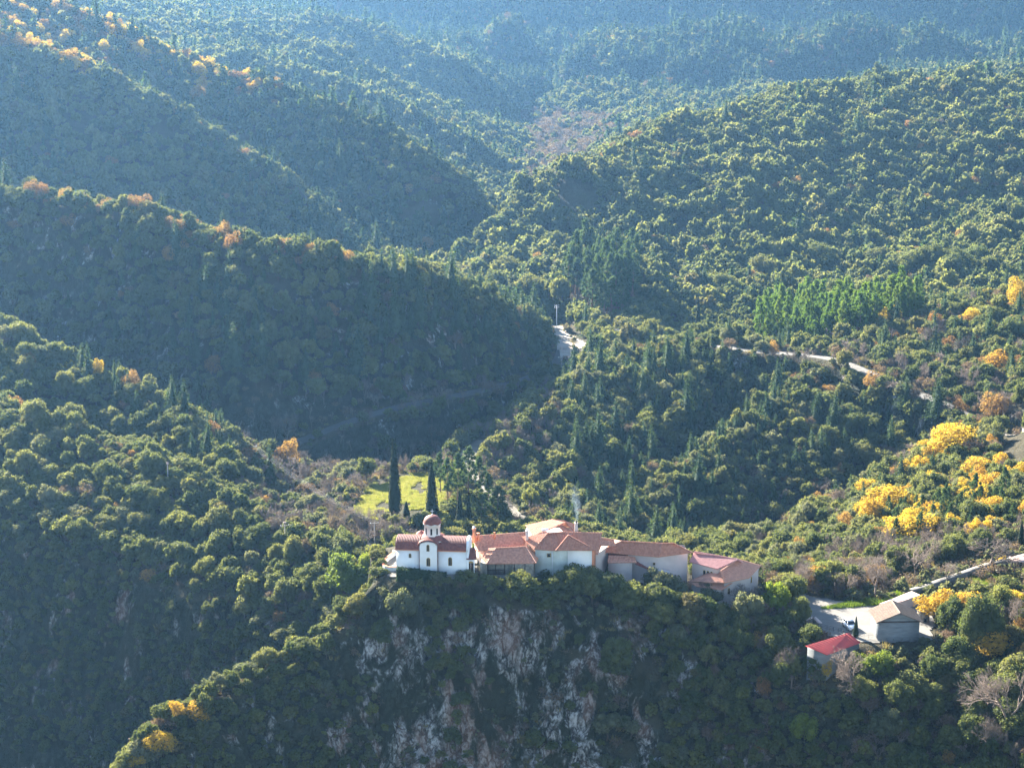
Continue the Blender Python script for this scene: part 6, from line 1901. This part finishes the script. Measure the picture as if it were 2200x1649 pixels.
# trees crowding round the monastery
OAKS = [(745,1290,92,100,'broad sunlit green tree left of the church terrace', 'lime2'), (795,1262,60,72,'sunlit tree right beside the church terrace, taller one', 'lime2'), (708,1300,60,60,'green tree at the left of the sunlit pair by the church', 'oak'),
 (868,1350,80,84,'big pale green tree on the cliff below the church hedge', 'olive'), (908,1318,56,46,'grey green shrub right of the big tree under the hedge', 'olive'), (830,1390,70,60,'green shrub below the tiny cliff hut', 'oak'), (560,1425,46,44,'olive green tree on the crest of the left spur', 'olive'), (575,1440,34,30,'bright lime green bush on the left spur', 'lime'),
 (1108,1252,46,38,'light green shrub under the veranda posts', 'lime2'), (1140,1246,44,36,'light green shrub under the right end of the veranda', 'lime2'), (1240,1232,34,38,'small dark tree against the white wall of the main house', 'oak'),
 (1180,1255,70,44,'dark ivy bush under the pale house', 'oak'), (1215,1275,90,60,'dark bush below the pale house wall', 'oak'), (1265,1265,60,50,'dark bush below the corner of the pale house', 'oak'), (1320,1240,76,44,'sunlit olive bush in front of the dark recess of the long building', 'olive'), (1378,1250,64,58,'round grey green tree in front of the long pink building', 'olive'), (1420,1275,80,56,'grey green tree right of the round one, below the long building', 'olive'), (1450,1290,60,44,'grey green shrub at the right foot of the long pink building', 'olive'), (1300,1290,90,60,'dark oak below the linking building', 'oak'), (1350,1310,90,62,'dark oak on the cliff edge below the long building', 'oak'),
 (1495,1240,40,38,'dark round tree in the gap between long building and end house', 'oak'), (1665,1330,64,78,'bright lime green tree right of the pink end house', 'lime'), (1645,1290,44,46,'dark oak just right of the pink end house', 'oak'), (1690,1300,50,56,'dark oak left of the parking place', 'oak'), (1720,1345,44,66,'dark oak at the left corner of the parking place', 'oak'), (1530,1300,60,44,'pale green shrub in front of the low red roof', 'olive'), (1740,1390,60,50,'dark oak beside the red roofed shed', 'oak'), (1680,1420,70,70,'dark green tree on the slope left of the shed', 'oak'),
 (1605,1260,44,44,'oak behind the right end house wall', 'oak'), (1890,1460,70,60,'yellow green bush below the barn', 'lime2'), (1840,1440,50,36,'yellow green shrub at the foot of the shed wall', 'lime2'), (2110,1400,110,130,'dark tree overgrown with ivy right of the golden ones', 'oak'), (2060,1480,90,70,'dark bush below the fading golden one', 'oak'), (1960,1500,80,60,'green bush on the dark slope below the barn', 'oak'), (1900,1600,80,80,'sunlit green tree in the dark gully at the bottom right', 'olive'), (1725,1600,60,60,'tree with a lime green top on the dark slope', 'lime2'), (1060,1270,70,30,'ivy bush under the stone base of the veranda house', 'oak'), (1000,1262,60,26,'low dark bush under the landing wall', 'oak'), (1130,1285,90,50,'dark bush on the cliff edge below the veranda', 'oak'),
 (1752,1448,64,46,'dark shrub at the foot of the left wall of the red roofed shed','oak'),
 (1530,1190,60,22,'light green bush behind the pink tiled roof', 'lime2'), (1480,1185,50,18,'light green bush behind the long building roof', 'lime2')]
NEAR['lime2'] = [oak(830 + i, 6, 2.9, 12, 3200, 0.17, M_LIME2, low=0.12) for i in range(2)]
for i, (px, py, w_, h_, l, kd) in enumerate(OAKS):
    at0 = None
    if 1090 < px < 1480 and 1225 < py < 1262: at0 = tuple(atz(px, py + 6, -6.2 - (px - 1090) * 0.012))
    nm = {'ivy': 'oak_tree', 'oak': 'oak_tree', 'olive': 'grey_green_tree', 'lime': 'lime_green_tree', 'lime2': 'green_tree'}[kd]
    if w_ * mpp(hit(px, py)) > 8.0 and kd == 'oak': kd = 'ivy'
    plant(kd, px, py, w_, h_ * 1.05, l, 'tree', nm, i, at_=at0, sink=0.6)
# clipped hedge under the church
hd = thing('hedge', 'dark green hedge on the terrace below the white church wall', 'hedge', wp(856, 335.4, -3.0))
mb = MB(); oo = np.array(hd.location)
a, b = np.array(wp(853, 335.6, -1.25)) - oo, np.array(wp(959, 335.2, -2.3)) - oo
rg = np.random.default_rng(4); n = 5200
t = rg.uniform(0, 1, n); pts = a + (b - a) * t[:, None]; q = rg.uniform(0, 1, (n, 2))
side = rg.integers(0, 3, n)
off = np.stack([0 * t, -0.9 + 1.6 * q[:, 0], -1.9 + 2.2 * q[:, 1]], 1)
off[side == 0, 2] = 0.3; off[side == 1, 1] = -0.9; off[side == 2, 1] = -0.9
off += 0.10 * rg.normal(size=off.shape)
nr_ = np.where((side == 0)[:, None], (0, 0, 1), (0, -1, 0.2)).astype(float)
mb.add(*leaves(pts + off, nr_, 0.15, rg))
box(mb, (0, 0, 0), (0.01, 0.01, 0.01))
d = (b - a); L = np.linalg.norm(d[:2])
vv = np.array([a + (0, -0.8, -2.2), b + (0, -0.8, -2.2), b + (0, .6, -2.2), a + (0, .6, -2.2), a + (0, -0.8, .22), b + (0, -0.8, .22), b + (0, .6, .22), a + (0, .6, .22)])
mb.add(vv, np.array([(4, 5, 6, 7), (0, 1, 5, 4), (1, 2, 6, 5), (2, 3, 7, 6), (3, 0, 4, 7)]))
mesh_obj('leaves', mb, M_HEDGE, hd)
# rocks jutting from the slopes
def rock(px, py, wpx, hpx, label, seed, name='rock'):
    p = hit(px, py); m = mpp(p)
    bm = bmesh.new(); bmesh.ops.create_icosphere(bm, subdivisions=5, radius=1.0)
    co = np.array([v.co[:] for v in bm.verts])
    r = 1 + 0.30 * fbm(co[:, 0] * 1.3 + seed, co[:, 1] * 1.3, co[:, 2] * 1.3, 3, seed, ridged=True) + 0.09 * fbm(co[:, 0] * 5, co[:, 1] * 5, co[:, 2] * 2.5, 3, seed + 5, ridged=True) + 0.05 * fbm(co[:, 0] * 14, co[:, 1] * 14, co[:, 2] * 6, 2, seed + 9)
    co = co * r[:, None]
    for v, c in zip(bm.verts, co): v.co = (c[0] * wpx * m / 2, c[1] * wpx * m / 2.4, c[2] * hpx * m / 1.9)
    me = bpy.data.meshes.new(name); bm.to_mesh(me); bm.free(); me.materials.append(M_ROCK)
    o = bpy.data.objects.new(name, me); COL.objects.link(o); o.location = (p[0], p[1], p[2] + hpx * m * (0.25 if p[1] < 400 else -0.05))
    tag(o, label, 'rock'); o['kind'] = 'thing'
    return o
rock(560, 1415, 26, 34, 'grey rock pinnacle on the crest of the left spur', 3)
rock(735, 1312, 34, 22, 'pale boulder on the spur below the sunlit tree', 4)
rock(602, 655, 30, 34, 'grey outcrop high on the shaded ridge left of centre', 5)
rock(1325, 735, 60, 44, 'dark rocky knoll above the road junction', 6)
rock(2025, 720 + 80, 60, 30, 'dark rocky bank above the upper road', 12)

# ======================================================= grass and undergrowth
def tuft(seed, n=60, h=0.5, r=0.45, mat=None, name='grass_tuft'):
    rg = np.random.default_rng(seed); mb = MB()
    a = rg.uniform(0, 6.28, n); q = rg.uniform(0, r, n); hh = h * rg.uniform(.4, 1, n); b = rg.uniform(0, 6.28, n)
    p = np.stack([np.cos(a) * q, np.sin(a) * q, 0 * a], 1); w = 0.05
    v = np.stack([p + np.stack([np.cos(b) * w, np.sin(b) * w, 0 * b], 1), p - np.stack([np.cos(b) * w, np.sin(b) * w, 0 * b], 1), p + np.stack([np.cos(a) * hh * .4, np.sin(a) * hh * .4, hh], 1)], 1).reshape(-1, 3)
    mb.add(v, np.arange(3 * n).reshape(-1, 3)); return mb.mesh(name, [mat])
def strew(name, X_, Y_, protos, lo, hi, zoff=0.0):
    n = len(X_); Z_ = height(X_, Y_) + zoff
    s = rng.uniform(lo, hi, n)
    o = instancer(name, np.stack([X_, Y_, Z_], 1), rng.uniform(0, 6.28, n), np.stack([s, s, s * rng.uniform(.7, 1.2, n)], 1), rng.normal(size=(n, 2)) * .1, protos, '')
    o['label'] = {'meadow_grass': 'bright green grass of the small meadow', 'verge_grass': 'bright green grass on the verge beside the parking', 'undergrowth': 'low scrub and dry grass between the trees'}.get(name, name)
    return o
def inpoly_pts(poly, n):
    p = np.array(poly)[:, :2]; x = rng.uniform(p[:, 0].min(), p[:, 0].max(), n); y = rng.uniform(p[:, 1].min(), p[:, 1].max(), n)
    k = in_poly(x, y, poly); return x[k], y[k]
gx_, gy_ = inpoly_pts(MEADOW, 6500)
k = fbm(gx_ / 4, gy_ / 6, 0, 3, 8) > -0.12; gx_, gy_ = gx_[k], gy_[k]
strew('meadow_grass', gx_, gy_, [tuft(i, 70, 0.55, 0.6, M_GRASS) for i in range(3)], 0.6, 1.25)
VERGE = [atz(1765, 1308, -13.3), atz(1838, 1303, -13.3), atz(1890, 1299, -13.3), atz(1975, 1272, -13.1), atz(1960, 1266, -13.1), atz(1900, 1283, -13.2), atz(1838, 1290, -13.3)]
gx_, gy_ = inpoly_pts(VERGE, 2600)
strew('verge_grass', gx_, gy_, [tuft(10 + i, 70, 0.6, 0.5, M_GRASS2) for i in range(3)], 0.7, 1.4)
VERGE2 = [atz(2050, 1262, -13.4), atz(2075, 1236, -13.4), atz(2150, 1222, -13.4), atz(2190, 1240, -13.4), atz(2110, 1262, -13.4)]
gx_, gy_ = inpoly_pts(VERGE2, 900)
strew('terrace_grass', gx_, gy_, [tuft(20 + i, 60, 0.5, 0.5, M_GRASS2) for i in range(2)], 0.6, 1.2)
n = 26000
x_ = rng.uniform(-125, 130, n); y_ = 282 + 240 * rng.uniform(0, 1, n) ** 1.3
k = (np.abs(x_) < 0.285 * y_ + 5) & keep_clear(x_, y_); x_, y_ = x_[k], y_[k]
scrub = [joined(oak(900 + i, 1.1, 0.8, 6, 150, 0.17, M_OLIVE, low=0.0), 'scrub') for i in range(2)] + [tuft(30, 60, 0.7, 0.6, M_DRYGRASS), tuft(31, 60, 0.7, 0.6, M_DRYGRASS)] + [joined(bare(910, 1.6, 1.1, 3, twig=0.02, leafmat=M_DRY, nleaf=120, leaf=0.1), 'dry_scrub')]
strew('undergrowth', x_, y_, scrub, 0.7, 1.7, -0.05)
# bushes along the verges of roads and clearings to fray their edges
vx, vy = [], []
for nm, (pts, hw) in ROADS.items():
    for a, b in zip(pts[:-1], pts[1:]):
        L = math.hypot(b[0] - a[0], b[1] - a[1]); k = int(L / 1.3)
        for i in range(k):
            t = random.random(); s_ = random.choice((-1, 1)) * (hw + 0.4 + 2.5 * random.random() ** 2)
            vx.append(a[0] + (b[0] - a[0]) * t - (b[1] - a[1]) / L * s_); vy.append(a[1] + (b[1] - a[1]) * t + (b[0] - a[0]) / L * s_)
strew('roadside_scrub', np.array(vx), np.array(vy), scrub, 0.8, 2.2, -0.05)

# ======================================================= poles, wires, car, smoke
def utility_pole(px, py, hpx, label, arms=1, mat=None, at_=None):
    p = Vector(at_) if at_ is not None else hit(px, py); m = mpp(p); h = hpx * m / 0.97
    e = thing('utility_pole', label, 'utility pole', (p[0], p[1], p[2] - 0.3), 0.3)
    r = max(0.11, 0.35 * m)
    q = MB(); q.add(*tube([(0, 0, 0), (0, 0, h)], [r * 1.2, r * 0.85], 8)); mesh_obj('pole', q, mat or M_POLE, e)
    for k in range(arms):
        q = MB(); box(q, (-1.0, -0.06, h - 0.35 - k * 0.8), (1.0, 0.06, h - 0.23 - k * 0.8)); mesh_obj('crossarm', q, mat or M_POLE, e)
        for x in (-0.9, 0, 0.9):
            q = MB(); q.add(*tube([(0, 0, 0), (0, 0, .12), (0, 0, .25)], [0.07, 0.1, 0.04], 6)); o = mesh_obj('insulator', q, M_WHITE, e); o.location = (x, 0, h - 0.23 - k * .8)
    return e, Vector((p[0], p[1], p[2] + h - 0.4))
u1 = utility_pole(1196, 706, 52, 'pale utility pole with small crossarms at the road junction', 2, M_METAL)
u2 = utility_pole(1207, 800, 56, 'thin utility pole in front of the road junction, left one', 0)
u3 = utility_pole(1226, 800, 50, 'thin utility pole in front of the road junction, right one', 0)
u4 = utility_pole(613, 1180, 56, 'utility pole with a crossarm on the left slope above the gorge', 1)
u5 = utility_pole(362, 1052, 58, 'utility pole with a small red marker high on the left slope', 0)
u6 = utility_pole(1793, 1285, 38, 'short dark pole left of the green verge', 0, M_DARKWOOD)
u7 = utility_pole(545, 985, 30, 'distant utility pole in the shaded valley carrying the wires', 1)
u8 = utility_pole(805, 1168, 50, 'utility pole at the lower road behind the church where the wires end', 1)
mk = MB(); box(mk, (-.35, -.08, 0), (.35, .08, .5)); o = mesh_obj('marker_plate', mk, M_PINKTOP, u4[0]); o.location = (0, -.2, (u4[1].z - u4[0].location.z) + .3)
mk = MB(); box(mk, (-.25, -.08, 0), (.25, .08, .5)); o = mesh_obj('marker_plate', mk, M_PINKTOP, u5[0]); o.location = (0, -.2, (u5[1].z - u5[0].location.z) - .2)
def wire(a, b, label, sag=2.0, r=0.012):
    pts = [a + (b - a) * t - Vector((0, 0, sag * 4 * t * (1 - t))) for t in np.linspace(0, 1, 14)]
    mb = MB(); o0 = a
    mb.add(*tube([(p - o0)[:] for p in pts], [r] * 14, 4)); o = mesh_obj('power_line', mb, M_WIRE); o.location = o0
    tag(o, label, 'power line', 'wires crossing the shaded valley'); o['kind'] = 'thing'
for k, dx in enumerate((-0.9, -0.3, 0.3, 0.9)):
    wire(u7[1] + Vector((dx, 0, 0.2)), u8[1] + Vector((dx, 0, 0.2)), 'thin pale wire in the set crossing the shaded valley towards the meadow', 1.5)
# small white car on the parking place, seen from the front
p = atz(1834.5, 1356, -13.2)
car = thing('parked_car', 'small white car parked behind the pointed cypress', 'car', tuple(p), rad(12))
def lathe_x(mb, x, y, z, r, w_, n=14): mb.add(*tube([(x - w_ / 2, y, z), (x - w_ / 2 + .03, y, z), (x + w_ / 2 - .03, y, z), (x + w_ / 2, y, z)], [r * .8, r, r, r * .8], n))
m = MB()
sec = [(0.0, .35, .62, .78), (0.12, .25, .80, .84), (1.0, .25, .98, .86), (1.55, .25, 1.0, .87), (3.3, .25, 1.02, .87), (3.95, .28, .95, .82), (4.05, .38, .70, .78)]
V = []
for y, z0_, z1_, hw_ in sec: V += [(-hw_, y, z0_), (hw_, y, z0_), (hw_, y, z1_ - .12), (hw_ * .9, y, z1_), (-hw_ * .9, y, z1_), (-hw_, y, z1_ - .12)]
F = [(i * 6 + j, i * 6 + (j + 1) % 6, (i + 1) * 6 + (j + 1) % 6, (i + 1) * 6 + j) for i in range(len(sec) - 1) for j in range(6)]
m.add(V, np.array(F)); m.add(V, np.array([(0, 1, 2, 5), (5, 2, 3, 4)])); k6 = (len(sec) - 1) * 6; m.add(V, np.array([(k6, k6 + 5, k6 + 2, k6 + 1), (k6 + 5, k6 + 4, k6 + 3, k6 + 2)]))
box(m, (-.66, 1.75, 1.43), (.66, 3.2, 1.48))
for sx in (-1, 1):
    for (ya, za, yb, zb_) in ((1.05, .98, 1.75, 1.45), (3.75, .98, 3.2, 1.45), (2.45, .98, 2.45, 1.45)): m.add(*tube([(sx * .78, ya, za), (sx * .65, yb, zb_)], [.04, .035], 4))
mesh_obj('body', m, M_CARP, car)
m = MB(); V = [(-.76, 1.08, .98), (.76, 1.08, .98), (.62, 1.75, 1.43), (-.62, 1.75, 1.43)]; m.add(V, np.array([(0, 1, 2, 3)])); mesh_obj('windscreen', m, M_GLASS, car)
m = MB(); V = [(-.76, 3.72, .98), (.76, 3.72, .98), (.62, 3.2, 1.43), (-.62, 3.2, 1.43)]; m.add(V, np.array([(3, 2, 1, 0)])); mesh_obj('rear_window', m, M_GLASS, car)
for sx in (-1, 1):
    m = MB(); V = [(sx * .77, 1.15, .99), (sx * .77, 3.65, .99), (sx * .64, 3.15, 1.43), (sx * .64, 1.78, 1.43)]; m.add(V, np.array([(0, 1, 2, 3)])); mesh_obj('side_window', m, M_GLASS, car)
    m = MB(); box(m, (sx * .62 - .12, -.02, .6), (sx * .62 + .12, .08, .74)); mesh_obj('headlight', m, M_METAL, car)
    m = MB(); box(m, (sx * .62 - .1, 3.98, .66), (sx * .62 + .1, 4.07, .84)); mesh_obj('tail_light', m, M_LAMPR, car)
    m = MB(); box(m, (sx * .92 - .08, 1.15, .98), (sx * .92 + .08, 1.25, 1.1)); mesh_obj('mirror', m, M_CARP, car)
    for y in (.75, 3.25):
        m = MB(); lathe_x(m, sx * .78, y, .31, .31, .2); t = mesh_obj('wheel', m, M_RUBBER, car); m = MB(); lathe_x(m, sx * .80, y, .31, .19, .19); mesh_obj('rim', m, M_METAL, t)
m = MB(); box(m, (-.45, -.03, .36), (.45, .02, .52)); mesh_obj('grille', m, M_RUBBER, car)
# smoke from the chimney and from a fire in the far valley
def smoke(name, label, loc, size, dens, col, lean, seed):
    bm = bmesh.new(); bmesh.ops.create_cube(bm, size=1.0)
    bmesh.ops.translate(bm, vec=(0, 0, .5), verts=bm.verts)
    me = bpy.data.meshes.new(name); bm.to_mesh(me); bm.free()
    o = bpy.data.objects.new(name, me); COL.objects.link(o); o.location = loc; o.scale = size
    o['kind'] = 'stuff'; o['label'] = label
    m, ns, ls = newmat(name)
    tc = ns.new('ShaderNodeTexCoord'); sp = ns.new('ShaderNodeSeparateXYZ'); ls.new(tc.outputs['Object'], sp.inputs[0])
    z = sp.outputs[2]
    wob = noise(ns, ls, 2.2, 2, .6, tc.outputs['Object'])
    # plume axis leans and wavers as it rises
    ax = mathn(ns, ls, 'ADD', mathn(ns, ls, 'MULTIPLY', z, lean), mathn(ns, ls, 'MULTIPLY', mathn(ns, ls, 'SUBTRACT', wob, .5), 0.45))
    dx = mathn(ns, ls, 'SUBTRACT', sp.outputs[0], mathn(ns, ls, 'SUBTRACT', ax, lean * 0.5))
    r2 = mathn(ns, ls, 'ADD', mathn(ns, ls, 'MULTIPLY', dx, dx), mathn(ns, ls, 'MULTIPLY', sp.outputs[1], sp.outputs[1]))
    rr = mathn(ns, ls, 'SQRT', r2)
    wd = mathn(ns, ls, 'ADD', 0.05, mathn(ns, ls, 'MULTIPLY', z, 0.22))
    f = mathn(ns, ls, 'SUBTRACT', 1.0, mathn(ns, ls, 'DIVIDE', rr, wd), clamp=True)
    fine = noise(ns, ls, 6, 4, .7, tc.outputs['Object'], 1.0)
    f = mathn(ns, ls, 'MULTIPLY', f, mathn(ns, ls, 'MULTIPLY', mathn(ns, ls, 'SUBTRACT', fine, .35, clamp=True), 3.0))
    f = mathn(ns, ls, 'MULTIPLY', f, mathn(ns, ls, 'SUBTRACT', 1.0, z, clamp=True))
    f = mathn(ns, ls, 'MULTIPLY', f, dens)
    v = ns.new('ShaderNodeVolumePrincipled'); v.inputs['Color'].default_value = (*col, 1); ls.new(f, v.inputs['Density']); v.inputs['Anisotropy'].default_value = 0.3
    out = ns.new('ShaderNodeOutputMaterial'); ls.new(v.outputs[0], out.inputs['Volume'])
    me.materials.append(m)
    return o
p = atz(1238, 1119, 4.6)
smoke('chimney_smoke', 'thin blue smoke rising from the chimney of the rear house', tuple(p), (5.5, 5.5, 7.0), 0.55, (.65, .83, 1), -0.1, 1)
p = hit(545, 508)
smoke('valley_smoke', 'faint smoke rising from behind the shaded ridge', (p[0], p[1] + 60, p[2] - 14), (34, 20, 40), .06, (.8, .9, 1), 0.25, 2)
print('objects', len(bpy.data.objects), round(time.time() - T0, 1))
